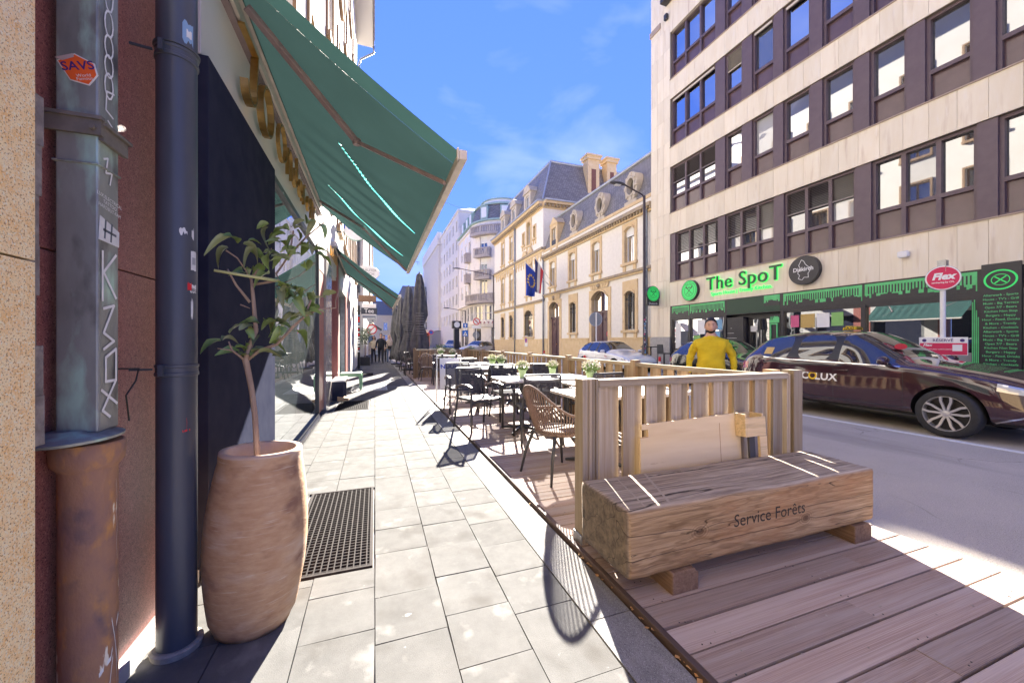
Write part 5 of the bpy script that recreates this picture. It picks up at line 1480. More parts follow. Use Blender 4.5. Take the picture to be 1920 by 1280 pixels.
# shopfront
part('pier', M('grey_granite', (.4,.38,.36), .7, (.46,.44,.42), 8, coord='World', speck=[(80,(.2,.19,.19),.58,.66)]), (13.62, 14.9, 0.03, 1.5, .021, .06))
part('lintel', SHOPB, (YN, 13.62, 2.28, 2.868, -.3, -.02))
frames = [13.58,12.56,10.82,8.68,6.5,4.40]
for y in frames: part('post', SHOPB, (y-.05, y+.05, .03, 2.28, -.3, .0))
part('post', SHOPB, (YN, 3.75, .03, 2.28, -.3, .0))
SG = glassmat('bar_glass', (.018,.02,.022), refl=.3, rough=.01)
shopw = [(12.61,13.53),(10.87,12.51),(6.55,8.63),(4.45,6.45)]
for y0, y1 in shopw:
    s = MB(); fbox(s, fS, y0, y1, .5, .56, -.12, -.03); fbox(s, fS, y0, y1, 2.22, 2.28, -.12, -.03); w = build(s, 'shop_window', SHOPB, B)
    g = MB(); g.poly([fS(y0,.55,-.08), fS(y1,.55,-.08), fS(y1,2.23,-.08), fS(y0,2.23,-.08)]); build(g, 'pane', SG, w)
    part('stall_riser', SHOPB, (y0, y1, .03, .5, -.15, -.05), parent=w)
    rr = random.Random(int(y0*10)); s = MB(); y = y0
    while y < y1-.03:
        hh = rr.uniform(.05,.24); wd = rr.uniform(.015,.05); fbox(s, fS, y, min(y+wd,y1), .2, .24+hh, -.049, -.046); y += wd+rr.uniform(0,.02)
    build(s, 'skyline_print', GRN, w)
    # city skyline print above the window: pale green sky over a dark skyline
    s = MB(); fbox(s, fS, y0-.02, y1+.02, 2.40, 2.83, -.02, -.017); sp = build(s, 'skyline_panel', GRN, B)
    s = MB(); y = y0
    while y < y1:
        wd = rr.uniform(.03,.1); hh = rr.uniform(.05,.22); fbox(s, fS, y, min(y1+.02, y+wd), 2.40, 2.40+hh, -.0168, -.0145); y += wd
    y = y0+.06
    while y < y1-.05: fbox(s, fS, y, y+.028, 2.56, 2.76, -.0165, -.0142); y += .062
    build(s, 'skyline_print', SHOPB, sp)
# recessed entrance
part('entrance_wall', SHOPB, (8.73, 10.77, .03, 2.28, -.355, -.33))
part('door_recess', SHOPB, (8.73, 10.77, 2.18, 2.28, -.9, -.3))
d = part('door', SHOPB, (9.15, 9.22, .03, 2.18, -.3, -.24), (10.0, 10.05, .03, 2.18, -.3, -.24), (9.6, 9.65, .03, 2.18, -.3, -.24), (9.15, 10.05, 2.08, 2.18, -.305, -.235))
s = MB(); s.poly([fS(9.2,.05,-.27), fS(10.02,.05,-.27), fS(10.02,2.1,-.27), fS(9.2,2.1,-.27)]); build(s, 'pane', SG, d)
part('door_handle', STEEL, (9.53, 9.56, .8, 1.7, -.23, -.2), (9.69, 9.72, .8, 1.7, -.23, -.2), parent=d)
part('poster', SIGNW, (9.75, 9.95, .6, .95, -.262, -.258), parent=d); part('poster', SIGNW, (9.72, 9.98, 1.65, 1.85, -.262, -.258), parent=d)
part('skyline_panel', GRND, (8.76, 10.74, 2.3, 2.84, -.019, -.016))
rr = random.Random(77)
for a0, a1, z0, z1 in ((8.76,9.3,2.3,2.84),):
    sp = part('skyline_panel', GRN, (a0, a1, 2.55, 2.84, -.0155, -.013)); s = MB(); y = a0
    while y < a1:
        wd = rr.uniform(.03,.07); fbox(s, fS, y, min(a1,y+wd), 2.5, 2.58+rr.uniform(0,.12), -.0128, -.0105); y += wd
    build(s, 'skyline_print', SHOPB, sp)
part('side_panel', SHOPB, (8.76, 9.12, .03, 2.18, -.3, -.02), (10.08, 10.74, .03, 2.18, -.3, -.02))
part('menu_frame', GRN, (8.82, 8.86, .9, 1.9, -.018, .01), (9.04, 9.08, .9, 1.9, -.018, .01), (8.86, 9.04, 1.86, 1.9, -.018, .01), (8.86, 9.04, .9, .94, -.018, .01))
s = MB(); y = 8.78
while y < 9.1:
    wd = rr.uniform(.02,.05); fbox(s, fS, y, y+wd, 1.92, 2.0+rr.uniform(0,.16), -.018, -.012); y += wd
build(s, 'skyline_print', GRN, B)
for k in range(7):
    part('window_print', GRAF, (10.15+rr.uniform(0,.4), 10.16+rr.uniform(.0,.4)+.42, .7+k*.18, .71+k*.18, -.0185, -.0165))
# posters on the glass
PC = [SIGNW, M('poster_blue', (.2,.4,.6), .6), M('poster_ochre', (.55,.38,.12), .6), M('poster_pink', (.65,.12,.25), .6), M('poster_green', (.25,.5,.15), .6), M('poster_dark', (.08,.09,.12), .6)]
for y0, y1, z0, z1, c in ((11.0,11.35,1.75,2.15,1),(11.4,11.75,1.8,2.2,2),(11.8,12.2,1.6,2.18,0),(12.05,12.4,1.2,1.55,4),(11.85,12.0,1.05,1.45,5),(11.1,11.35,1.3,1.7,1),(12.7,13.1,1.2,1.75,5),(13.1,13.4,1.0,2.1,0),
                        (8.2,8.45,1.75,2.12,3),(7.75,8.15,1.72,2.14,2),(7.35,7.7,1.72,2.14,0),(7.0,7.3,1.75,2.14,4)):
    part('poster', PC[c], (y0, y1, z0, z1, -.075, -.072))
part('frosted_strip', M('frosted_film', (.24,.24,.25), .8), (12.63, 13.51, .58, .92, -.076, -.073), (4.5, 6.4, .62, 1.05, -.076, -.073), (10.9, 12.5, .58, .92, -.076, -.073))
XD, UD = (0,-1,0), (0,0,1)
DKL = M('brown_lettering', (.12,.09,.085), .6)
put_text('The SpoT', 'lettering', DKL, B, (.070, 5.55-9, .86), XD, UD, size=.42)
put_text('The SpoT', 'lettering', DKL, B, (.070, 13.0-9, .76), XD, UD, size=.25)
# bar sign lettering
GF = M('sign_letter_face', (.02,.05,.03), .4)
o = put_text('The SpoT', 'lit_lettering', GLOW, B, (-.035, 10.13-9, 3.53), XD, UD, size=.70, extrude=.012, bold=.012, spacing=1.08)
o = put_text('The SpoT', 'lettering', GF, B, (-.07, 10.13-9, 3.53), XD, UD, size=.70, extrude=.02, bold=.002, spacing=1.08)
put_text('Sports House | Trendy Kitchen.', 'lit_lettering', GLOW, B, (-.03, 10.2-9, 3.14), XD, UD, size=.19, extrude=.01, spacing=1.0)
def emblem(parent, c, r, xd, nrm, face, dark, txt=True):
    """round bar emblem: two rings, crossed cutlery and a small glass"""
    c = Vector(c); xd = Vector(xd); nrm = Vector(nrm); up = Vector((0,0,1))
    f = lambda a, b, d: c+xd*a+up*b+nrm*d
    s = MB(); s.ring(f, r*.60, r*.64, .0, .004, 30); s.ring(f, r*.86, r*.89, .0, .004, 36)
    for sg in (-1, 1):
        s.beam(f(-sg*r*.36,-r*.36,.003), f(sg*r*.3,r*.3,.003), r*.06, .004, up=tuple(nrm)); s.beam(f(sg*r*.2,r*.2,.004), f(sg*r*.4,r*.4,.004), r*.14, .004, up=tuple(nrm))
    s.prism([(-r*.1,r*.38),(r*.1,r*.38),(r*.04,r*.2),(-r*.04,r*.2)], f, .001, .005); s.ring(f, r*.09, r*.12, .001, .005, 14, cb=-r*.42)
    o = build(s, 'emblem', dark, parent)
    if txt:
        for k, ch in enumerate('The SpoT'):
            a = R(130-k*80/7); m = put_text(ch, 'lettering', dark, parent, f(r*.75*math.cos(a), r*.75*math.sin(a), .004), xd*math.sin(a)-up*math.cos(a), xd*math.cos(a)+up*math.sin(a), size=r*.22)
    return o
t = thing('round_bar_sign', 'round green bar sign left of the large lettering', 'sign', (12.4, 12.42, 3.41))
mb = MB(); disc(mb, (-.07,0,0), .43, .13, 'x', 40); build(mb, 'case', SHOPB, t, bevel=.008)
mb = MB(); disc(mb, (-.138,0,0), .40, .006, 'x', 40); build(mb, 'face', GSIGN, t)
emblem(t, (-.142,0,0), .40, (0,-1,0), (-1,0,0), GSIGN, SHOPB)
t = thing('brewery_sign', 'round black wall sign with white map outline', 'sign', (12.4, 7.93, 3.46))
mb = MB(); disc(mb, (-.08,0,0), .44, .15, 'x', 44); build(mb, 'case', SHOPB, t, bevel=.01)
LUX = [(-.05,.36),(.02,.30),(.06,.2),(.14,.1),(.2,.06),(.19,-.05),(.14,-.12),(.15,-.26),(.03,-.24),(-.03,-.32),(-.14,-.27),(-.1,-.16),(-.16,-.08),(-.08,.08),(-.13,.18)]
mb = MB()
for i in range(len(LUX)):
    p, q = LUX[i], LUX[(i+1) % len(LUX)]; mb.beam((-.158,-p[0],p[1]*.9),(-.158,-q[0],q[1]*.9),.004,.014, up=(0,-(q[1]-p[1]),-(q[0]-p[0])))
build(mb, 'map_outline', SIGNW, t)
put_text('Diekirch', 'lettering', SIGNW, t, (-.163,0,.03), XD, UD, size=.17, bold=.004)
t = thing('hanging_bar_sign', 'black hanging sign with green disc at the left corner of the bar', 'sign', (12.0, 14.35, 3.4))
mb = MB(); mb.box(-.33,.33,-.07,.07,-.46,.1); disc(mb, (0,0,.08), .36, .16, 'y', 36); build(mb, 'case', SHOPB, t, bevel=.008)
mb = MB(); disc(mb, (0,-.083,.08), .33, .006, 'y', 36); build(mb, 'face', GSIGN, t); emblem(t, (0,-.088,.08), .33, (1,0,0), (0,-1,0), GSIGN, SHOPB)
put_text('Diekirch', 'lettering', SIGNW, t, (0,-.075,-.37), (1,0,0), UD, size=.14)
build(MB().box(.30,.42,-.03,.03,-.1,.1), 'bracket', DKMETAL, t)
# menu board
t = thing('menu_board', 'tall black wall panel listing the bar menu in green letters', 'sign', (12.4, 4.08, 0))
build(MB().box(-.04,.0,-.28,.27,.1,2.95), 'panel', SHOPB, t)
f = lambda a, b, d: (-.041-d, -a, b)
s = MB(); s.ring(f, .205, .235, 0, .004, 40, cb=2.6, sq=.9); s.ring(f, .12, .132, 0, .004, 30, cb=2.6, sq=.9)
for sg in (-1,1): s.beam(f(-sg*.08,2.53,.002), f(sg*.08,2.67,.002), .02, .003, up=(-1,0,0))
build(s, 'emblem', GSIGN, t)
lines = ['Afterwork - Sports','House - TV\'s - Grill','Music - Big Terrace','Open 7/7 - Beers','Kitchen Non Stop','Burgers - Happy','Hour - Food, Drinks','& More - Trendy','Kitchen - Cocktails']
for k in range(21): put_text(lines[k % 9], 'lettering', GRN, t, (-.0425, 0, 2.28-k*.086), XD, UD, size=.062, bold=.0008)
rr = random.Random(4)
for sy in (-.36,.36):
    s = MB()
    for k in range(4): s.box(-.03,-.02, sy-.05+k*.028, sy-.035+k*.028, .1, 2.0+rr.uniform(-.2,.25))
    build(s, 'skyline_print', GRN, t)
build(MB().box(-.018,.1,-.5,-.285,.1,2.4), 'panel', SHOPB, t); build(MB().box(-.018,.1,.275,.42,.1,2.4), 'panel', SHOPB, t)
t = thing('security_lamp', 'small white security lamp on the stone band above the shop windows', 'lamp', (12.385, 5.63, 3.46))
build(MB().box(-.12,.0,-.1,.1,-.07,.07), 'housing', WHITE, t, bevel=.02); build(MB().box(-.122,-.05,-.07,.07,-.085,-.071), 'lens', SIGNW, t)

# ================================================================== two-storey stone wing with mansard roof
YST = M('yellow_sandstone', (.64,.47,.25), .85, (.72,.56,.34), 3, coord='World', detail=8, contrast=(.3,.7), stain=[(4,(.45,.32,.19),.6,.8,(1,1,1))])
REND = M('pale_grey_render', (.78,.74,.66), .95, (.84,.8,.72), 5, coord='World', detail=9, bump=.3, bscale=70)
SOOT = M('weathered_cornice', (.28,.24,.2), .9, (.46,.36,.22), 5, coord='World')
PURP = M('plum_door', (.075,.035,.05), .4, (.095,.045,.06), 5)
IRON = M('wrought_iron', (.02,.02,.024), .5)
def slatemat():
    m = bpy.data.materials.new('roof_slates'); m.use_nodes = True; n = m.node_tree.nodes; l = m.node_tree.links; p = n['Principled BSDF']; p.inputs['Roughness'].default_value = .55
    uv = n.new('ShaderNodeNewGeometry'); sp = n.new('ShaderNodeSeparateXYZ'); l.new(uv.outputs['Position'], sp.inputs[0]); cb = n.new('ShaderNodeCombineXYZ')
    ad = n.new('ShaderNodeMath'); ad.operation = 'ADD'; l.new(sp.outputs[0], ad.inputs[0]); l.new(sp.outputs[1], ad.inputs[1])
    l.new(ad.outputs[0], cb.inputs[0]); l.new(sp.outputs[2], cb.inputs[1])
    br = n.new('ShaderNodeTexBrick'); br.inputs['Scale'].default_value = 1; br.inputs['Brick Width'].default_value = .2; br.inputs['Row Height'].default_value = .11; br.inputs['Mortar Size'].default_value = .012
    br.inputs['Color1'].default_value = (.2,.185,.17,1); br.inputs['Color2'].default_value = (.3,.28,.26,1); br.inputs['Mortar'].default_value = (.09,.09,.095,1)
    l.new(cb.outputs[0], br.inputs['Vector']); l.new(br.outputs['Color'], p.inputs['Base Color'])
    bp = n.new('ShaderNodeBump'); bp.inputs['Strength'].default_value = .6; bp.inputs['Distance'].default_value = .02; l.new(br.outputs['Fac'], bp.inputs['Height']); bp.invert = True; l.new(bp.outputs[0], p.inputs['Normal'])
    return m
SLATE = slatemat(); ZINC = M('zinc_roof', (.33,.36,.4), .45, (.42,.45,.49), 4, coord='World', metal=.3)
def arch_pts(y0, y1, zs, rise, n=10):
    """points of a segmental arch from (y0,zs) to (y1,zs)"""
    w = (y1-y0)/2; rad = (w*w+rise*rise)/(2*rise); c = zs+rise-rad; a = math.asin(w/rad)
    return [((y0+y1)/2+rad*math.sin(-a+2*a*k/n), c+rad*math.cos(-a+2*a*k/n)) for k in range(n+1)]
def surround(parent, fn, y0, y1, z0, zs, rise, bw, top, d=.05, mat=None, foot=0.0):
    """stone dressing round an arched opening, filling the square hole's upper corners"""
    s = MB(); ap = arch_pts(y0, y1, zs, rise)
    e = .004; fbox(s, fn, y0-bw, y0+e, z0+e, zs, -.18, d); fbox(s, fn, y1-e, y1+bw, z0+e, zs, -.18, d)
    for (p, q) in zip(ap[:-1], ap[1:]): s.prism([p, q, (q[0], top), (p[0], top)], fn, -.177, d-.002)
    fbox(s, fn, y0-bw, y0, zs, top, -.05, d); fbox(s, fn, y1, y1+bw, zs, top, -.05, d)
    o = build(s, 'stone_surround', mat or YST, parent)
    s = MB(); n = len(ap)
    for (p, q) in zip(ap[:-1], ap[1:]): s.prism([p, q, (q[0], q[1]+.09), (p[0], p[1]+.09)], fn, d, d+.06)
    build(s, 'arch_moulding', YST, o)
    return o
def tallwin(t, fn, yc, w, z0, z1, rise=.15, shutter=.35, bw=.2, grille=False, top=None, sill=True):
    y0, y1 = yc-w/2, yc+w/2; zs = z1-rise
    o = surround(t, fn, y0, y1, z0, zs, rise, bw, (top or z1+.25))
    wd = window(t, fn, y0, y1, z0, z1, -.2, WHITE, GLASS_LOW, .06, 2)
    if shutter: s = MB(); fbox(s, fn, y0+.02, y1-.02, zs-shutter, z1, -.14, -.08); build(s, 'shutter', WHITE, wd)
    if sill:
        s = MB(); fbox(s, fn, y0-bw-.05, y1+bw+.05, z0-.14, z0-.002, -.2, .13); build(s, 'sill', YST, wd)
        [build(fbox(MB(), fn, e_-.05-bw*.3, e_+.05+bw*.3, z0-.5, z0-.142, .0, .06), 'bracket', YST, wd) for e_ in (y0-.02, y1+.02)]
    if grille:
        s = MB(); k = y0+.06
        while k < y1: fbox(s, fn, k, k+.022, z0+.02, z1-.1, .0, .02); k += .13
        for z in (z0+.25, z1-.75, z1-.65): fbox(s, fn, y0, y1, z, z+.025, .021, .035)
        k = y0+.12
        while k < y1: s.ring(lambda a, b, d: fn(k+a, z1-.42+b, .022+d), .05, .075, 0, .015, 10); k += .19
        build(s, 'grille', IRON, wd)
    return wd
T = thing('sandstone_wing', 'two-storey pale rendered house with yellow stone trim and slate mansard', 'building', (12.6, 15.0, 0))
fW = lambda a, b, d: (-d, a-15.0, b)
Y0, Y1 = 14.92, 27.6
upW = [16.78, 20.0, 22.95, 26.0]; uw = .82
holes = [(c-uw/2, c+uw/2, 5.45, 7.3) for c in upW]
gW = [(16.74,.85,1.9,3.95),(22.85,.85,1.9,3.95)]
holes += [(c-w/2, c+w/2, z0, z1) for c, w, z0, z1 in gW]
doors = [(19.62,1.75,4.3),(25.7,1.7,4.25)]
holes += [(c-w/2, c+w/2, .03, z1) for c, w, z1 in doors]
wl_ = holed_wall(fW, Y0, Y1, .03, 8.0, holes, .25)
wl_.poly([fW(Y0,0,0), fW(Y0,0,-9), fW(Y0,8,-9), fW(Y0,8,0)]); build(wl_, 'wall', REND, T)
for c in upW: tallwin(T, fW, c, uw, 5.45, 7.3, .16, .3, .2, top=7.55)
for c, w, z0, z1 in gW: tallwin(T, fW, c, w, z0, z1, .2, 0, .2, True, top=z1+.55)
for c, w, z1 in doors:
    y0, y1 = c-w/2, c+w/2
    so = surround(T, fW, y0, y1, .03, z1-.45, .45, .28, z1+.12)
    s = MB()
    for k in range(-3, 4): s.prism([(c+k*.26-.11, z1+.14),(c+k*.26+.11, z1+.14),(c+k*.3+.13, 4.72),(c+k*.3-.13, 4.72)], fW, .052, .085)
    build(s, 'voussoir', YST, so); s = MB(); s.lathe([(.02,-.14),(.13,-.05),(.13,.05),(.02,.14)], 10, fW(c, z1+.3, .1)); build(s, 'keystone_head', SOOT, so)
    s = MB(); fbox(s, fW, y0, y1, .03, 3.0, -.3, -.18); fbox(s, fW, y0, y1, 3.0, 3.14, -.3, -.12); fbox(s, fW, c-.05, c+.05, .03, 4.3, -.28, -.13)
    for e in (-1, 1):
        for za, zb in ((.3,1.0),(1.15,2.2),(2.35,2.85)):
            fbox(s, fW, c+e*w*.25-w*.17, c+e*w*.25+w*.17, za, zb, -.18, -.155); fbox(s, fW, c+e*w*.25-w*.11, c+e*w*.25+w*.11, za+.08, zb-.08, -.155, -.14)
        s.ring(lambda a, b, d: fW(c+e*w*.25+a, 2.6+b, -.14+d), .09, .13, 0, .025, 14)
    dr = build(s, 'door', PURP, T); s = MB(); s.lathe([(.02,-.04),(.03,0),(.02,.04)], 8, fW(c-.12, 1.1, -.1)); build(s, 'door_handle', BRASS, dr)
    g = MB(); g.poly([fW(y0,3.14,-.2), fW(y1,3.14,-.2), fW(y1,4.3,-.2), fW(y0,4.3,-.2)]); build(g, 'pane', GLASS_LOW, dr)
def course(t, fn, y0, y1, z0, z1, d, mat, nm='string_course'):
    s = MB(); fbox(s, fn, y0, y1, z0, z1, 0, d); return build(s, nm, mat, t)
course(T, fW, Y0, Y1, 4.74, 4.84, .1, YST); course(T, fW, Y0, Y1, 4.842, 4.97, .18, SOOT)
course(T, fW, Y0, Y1, 7.62, 7.82, .12, YST, 'cornice'); course(T, fW, Y0, Y1, 7.822, 8.0, .3, SOOT, 'cornice')
s = MB(); k = Y0
while k < Y1: fbox(s, fW, k, k+.09, 7.7, 7.82, .12, .24); k += .24
build(s, 'dentil', SOOT, T)['kind'] = 'stuff'
s = MB(); fbox(s, fW, Y0, Y1, 8.0, 8.32, -.1, .0); build(s, 'attic_band', REND, T); course(T, fW, Y0, Y1, 8.33, 8.5, .04, YST, 'gutter_cornice')
pl = MB()
for a, c in ((Y0,18.4),(20.85,24.5),(26.9,Y1)): fbox(pl, fW, a, c, .03, 1.42, .0, .06)
build(pl, 'plinth', YST, T); pl = MB()
for a, c in ((Y0,18.4),(20.85,24.5),(26.9,Y1)): fbox(pl, fW, a, c, 1.42, 1.52, .0, .09)
build(pl, 'plinth_cap', YST, T)
rf = MB(); Z0, Z1 = 8.5, 11.05
rf.poly([fW(Y0,Z0,-.02), fW(Y1,Z0,-.02), fW(Y1,Z1,-.9), fW(Y0,Z1,-.9)]); rf.poly([fW(Y0,Z1,-.9), fW(Y1,Z1,-.9), fW(Y1,Z1+1.2,-4.5), fW(Y0,Z1+1.2,-4.5)]); rf.poly([fW(Y0,Z0,-.02), fW(Y0,Z1,-.9), fW(Y0,Z1,-9), fW(Y0,Z0,-9)])
roof = build(rf, 'roof', SLATE, T)
s = MB(); s.tube([fW(Y0,Z1,-.86), fW(Y1,Z1,-.86)], .09, 8); build(s, 'ridge_roll', ZINC, roof)
OC = M('cream_limestone', (.6,.53,.42), .85, (.5,.43,.33), 4, coord='World')
for yc in (16.74, 19.66, 22.85):
    zc = 9.42; dd = -.25; f = lambda a, b, d: fW(yc+a, zc+b, dd+d)
    s = MB(); s.ring(f, .3, .52, -.3, .22, 26, sq=1.45); s.ring(f, .3, .36, .22, .28, 26, sq=1.45)
    for a in range(0, 360, 45):
        ca, sa = math.cos(R(a)), math.sin(R(a)); s.prism([(.44*ca-.09,.64*sa-.09),(.44*ca+.09,.64*sa-.09),(.44*ca+.09,.64*sa+.09),(.44*ca-.09,.64*sa+.09)], f, .1, .27)
    fbox(s, f, -.5, .5, -.92, -.74, -.3, .26)
    o = build(s, 'oculus', OC, T); s = MB(); s.prism([(.31*math.cos(2*math.pi*k/20), .45*math.sin(2*math.pi*k/20)) for k in range(20)], f, .0, .02); build(s, 'pane', GLASS_HI, o)
    s = MB(); fbox(s, f, -.03, .03, -.44, .44, .02, .05); build(s, 'glazing_bar', WHITE, o)
# gabled stone dormer
dm = MB(); yc = 25.75; fbox(dm, fW, yc-.62, yc-.36, 8.0, 10.0, -1.0, .06); fbox(dm, fW, yc+.36, yc+.62, 8.0, 10.0, -1.0, .06); fbox(dm, fW, yc-.36, yc+.36, 9.75, 10.0, -1.0, .06)
dm.prism([(yc-.72,10.0),(yc+.72,10.0),(yc,10.55)], fW, -1.0, .1); dmo = build(dm, 'dormer', YST, T); window(T, fW, yc-.36, yc+.36, 8.4, 9.75, -.15, WHITE, GLASS_LOW, .05, 2)
s = MB(); fbox(s, fW, yc-.34, yc+.34, 8.5, 8.85, .0, .05); build(s, 'balcony_rail', IRON, dmo)
s = MB(); s.tube([fW(15.3,.03,.14), fW(15.3,7.6,.14), fW(15.28,7.9,.3)], .06, 8); build(s, 'downpipe', PIPEGREY, T, smooth=True)
s = MB(); s.tube([fW(27.45,.03,.14), fW(27.45,8.0,.14)], .07, 8); build(s, 'downpipe', PIPEGREY, T, smooth=True)

# ================================================================== taller pavilion
T = thing('sandstone_pavilion', 'taller stone pavilion with slate mansard, dormers and chimneys', 'building', (12.55, 27.6, 0))
fP = lambda a, b, d: (-d, a-27.6, b)
Y0, Y1 = 27.62, 40.7; HW = 12.4
colsP = [29.2, 30.6, 32.0]; side = [35.1, 37.7]
holes = []
for c in side: holes += [(c-.45,c+.45,1.7,3.85),(c-.45,c+.45,5.2,7.9),(c-.42,c+.42,9.2,11.5)]
holes += [(30.6-.95,30.6+.95,1.7,4.0),(30.6-.5,30.6+.5,5.3,7.9),(30.6-.42,30.6+.42,9.6,11.6),(29.15,29.55,9.9,10.9),(31.65,32.05,9.9,10.9)]
wl_ = holed_wall(fP, Y0, Y1, .03, HW, holes, .25)
fPs = lambda a, b, d: (a, -d+.02, b)
holed_wall(fPs, 0, 13, .03, HW, [], .1, wl_); holed_wall(lambda a, b, d: (a, 13.1+d, b), 0, 13, .03, HW, [], .1, wl_); build(wl_, 'wall', REND, T)
for c in side:
    tallwin(T, fP, c, .9, 1.7, 3.85, .25, 0, .25, True, top=4.2); tallwin(T, fP, c, .9, 5.2, 7.9, .06, .5, .22, top=8.2); tallwin(T, fP, c, .84, 9.2, 11.5, .06, .4, .2, top=11.8)
tallwin(T, fP, 30.6, 1.9, 1.7, 4.0, .45, 0, .25, True, top=4.4); tallwin(T, fP, 30.6, 1.0, 5.3, 7.9, .06, 0, .3, top=8.3); tallwin(T, fP, 30.6, .84, 9.6, 11.6, .3, 0, .22, top=11.9)
for c in (29.35, 31.85): tallwin(T, fP, c, .4, 9.9, 10.9, .03, 0, .14, top=11.05)
for z0, z1, d, m_ in ((4.4,4.5,.06,YST),(4.502,4.66,.14,SOOT),(8.4,8.6,.08,YST),(8.602,8.78,.18,SOOT),(11.86,11.96,.04,YST),(12.0,12.2,.12,YST),(12.2,12.4,.4,YST),(12.4,12.52,.5,ZINC)):
    course(T, fP, Y0-.0, Y1, z0, z1, d, m_)
    s = MB(); fbox(s, fPs, -.0, 13, z0, z1, .0, d); build(s, 'string_course', m_, T)
s = MB(); k = Y0
while k < Y1: fbox(s, fP, k, k+.13, 12.02, 12.198, .12, .32); k += .32
k = 0
while k < 12.8: fbox(s, fPs, k, k+.13, 12.02, 12.198, .12, .32); k += .32
build(s, 'dentil', SOOT, T)['kind'] = 'stuff'
s = MB(); k = Y0+.3                       # carved frieze blocks
while k < Y1-.4:
    if not (33.6 < k < 34.2): fbox(s, fP, k, k+.34, 8.05, 8.38, .0, .07); fbox(s, fP, k+.1, k+.24, 7.75, 8.05, .0, .05)
    k += .62
build(s, 'frieze', YST, T)
s = MB(); s.prism([(29.5,8.8),(30.5,8.8),(30.0,9.35)], fP, .0, .2); s.prism([(30.7,8.8),(31.9,8.8),(31.6,9.15),(31.3,9.25),(31.0,9.15)], fP, .0, .2); build(s, 'pediment', YST, T)
course(T, fP, Y0, Y1, .03, 1.5, .07, YST, 'plinth')
rf = MB(); Z0, Z1, si = 12.52, 16.3, 1.25
q0 = [fP(Y0-.1,Z0,.1), fP(Y1,Z0,.1), fP(Y1,Z0,-13), fP(Y0-.1,Z0,-13)]; q1 = [fP(Y0+si,Z1,-si), fP(Y1-si,Z1,-si), fP(Y1-si,Z1,-12), fP(Y0+si,Z1,-12)]
for i in range(4): j = (i+1) % 4; rf.poly([q0[i], q0[j], q1[j], q1[i]])
rf.poly(q1); roof = build(rf, 'roof', SLATE, T)
s = MB(); s.tube([q1[1], q1[0], q1[3]], .12, 8); s.tube([q0[0], q1[0]], .07, 6); build(s, 'ridge_roll', ZINC, roof)
for yc in (30.9, 34.4, 37.6):
    s = MB(); fbox(s, fP, yc-.75, yc-.4, 12.55, 14.2, -1.3, .05); fbox(s, fP, yc+.4, yc+.75, 12.55, 14.2, -1.3, .05); fbox(s, fP, yc-.4, yc+.4, 13.95, 14.2, -1.3, .05)
    s.prism([(yc-.85,14.2),(yc+.85,14.2),(yc+.6,14.65),(yc,14.9),(yc-.6,14.65)], fP, -1.3, .15); dmo = build(s, 'dormer', OC, T); window(T, fP, yc-.4, yc+.4, 12.7, 13.95, -.1, WHITE, GLASS_HI, .06, 2)
BRK = M('dark_brick', (.14,.06,.045), .85, (.22,.1,.08), 20, coord='World')
for xc, w in ((4.8,1.1),(6.6,.95)):
    s = MB(); s.box(xc-w/2, xc+w/2, .35, 1.15, 12.5, 16.6); s.box(xc-w/2-.12, xc+w/2+.12, .23, 1.27, 16.6, 16.85); s.box(xc-w/2-.2, xc+w/2+.2, .15, 1.35, 16.85, 17.0)
    ch = build(s, 'chimney', YST, T); s = MB(); s.box(xc-w*.2, xc+w*.2, .335, .349, 13.4, 15.8); build(s, 'brick_panel', BRK, ch)
s = MB(); s.tube([fP(33.9,.03,.1), fP(33.9,12.0,.1)], .07, 8); build(s, 'downpipe', PIPEGREY, T, smooth=True)
# flags on the facade
def flag(label, base, tip, bands, stars=False):
    t = thing('flag', label, 'flag', base)
    tp = Vector(tip)-Vector(base); mb = MB(); mb.tube([(0,0,0), tuple(tp)], .028, 8); build(mb, 'pole', WHITE, t)
    d = tp.normalized(); n = 14; L, Hh = 1.45, 2.3
    P0 = tp*.98
    def pt(u, v):           # u along the pole back from the tip, v hanging down
        p = P0-d*(u*L*(1-.12*v)); w = .16*math.sin(u*9+v*3)*v
        return Vector((p.x+w*.7+.1*v*(1-u), p.y+w+.25*v, p.z-v*Hh*(1-.25*u)))
    for (u0, u1, mat) in bands:
        mb = MB(); m1 = max(2, int(n*(u1-u0)))
        for i in range(m1+1):
            for j in range(n+1): mb.v.append(tuple(pt(u0+(u1-u0)*i/m1, j/n)))
        for i in range(m1):
            for j in range(n): k = i*(n+1)+j; mb.f.append((k,k+1,k+n+2,k+n+1)); mb.m.append(0)
        cl = build(mb, 'cloth', mat, t, smooth=True)
    if stars:
        mb = MB()
        for k in range(12):
            a = 2*math.pi*k/12; u, v = .5+.28*math.cos(a), .45+.2*math.sin(a)
            c = pt(u,v); e1 = (pt(u+.02,v)-pt(u-.02,v)).normalized(); e2 = (pt(u,v+.02)-pt(u,v-.02)).normalized(); nn = e1.cross(e2).normalized()
            for s_ in (.02,-.02):
                mb.poly([c+nn*s_+(e1*math.cos(R(18+36*q))+e2*math.sin(R(18+36*q)))*(.12 if q % 2 == 0 else .05) for q in range(10)])
        build(mb, 'star', M('flag_gold', (.75,.55,.05), .6), cl)
    return t
FB = M('flag_blue', (.015,.06,.42), .7); FN = M('flag_navy', (.02,.03,.16), .7); FWt = M('flag_white', (.72,.72,.72), .7); FRd = M('flag_red', (.6,.03,.05), .7)
flag('blue flag with a ring of gold stars on the stone pavilion', (12.5,26.3,5.5), (10.0,25.1,6.9), [(0,1,FB)], True)
flag('blue, white and red flag on the stone pavilion', (12.5,25.9,5.6), (10.3,24.1,7.05), [(0,.34,FN),(.34,.67,FWt),(.67,1,FRd)])
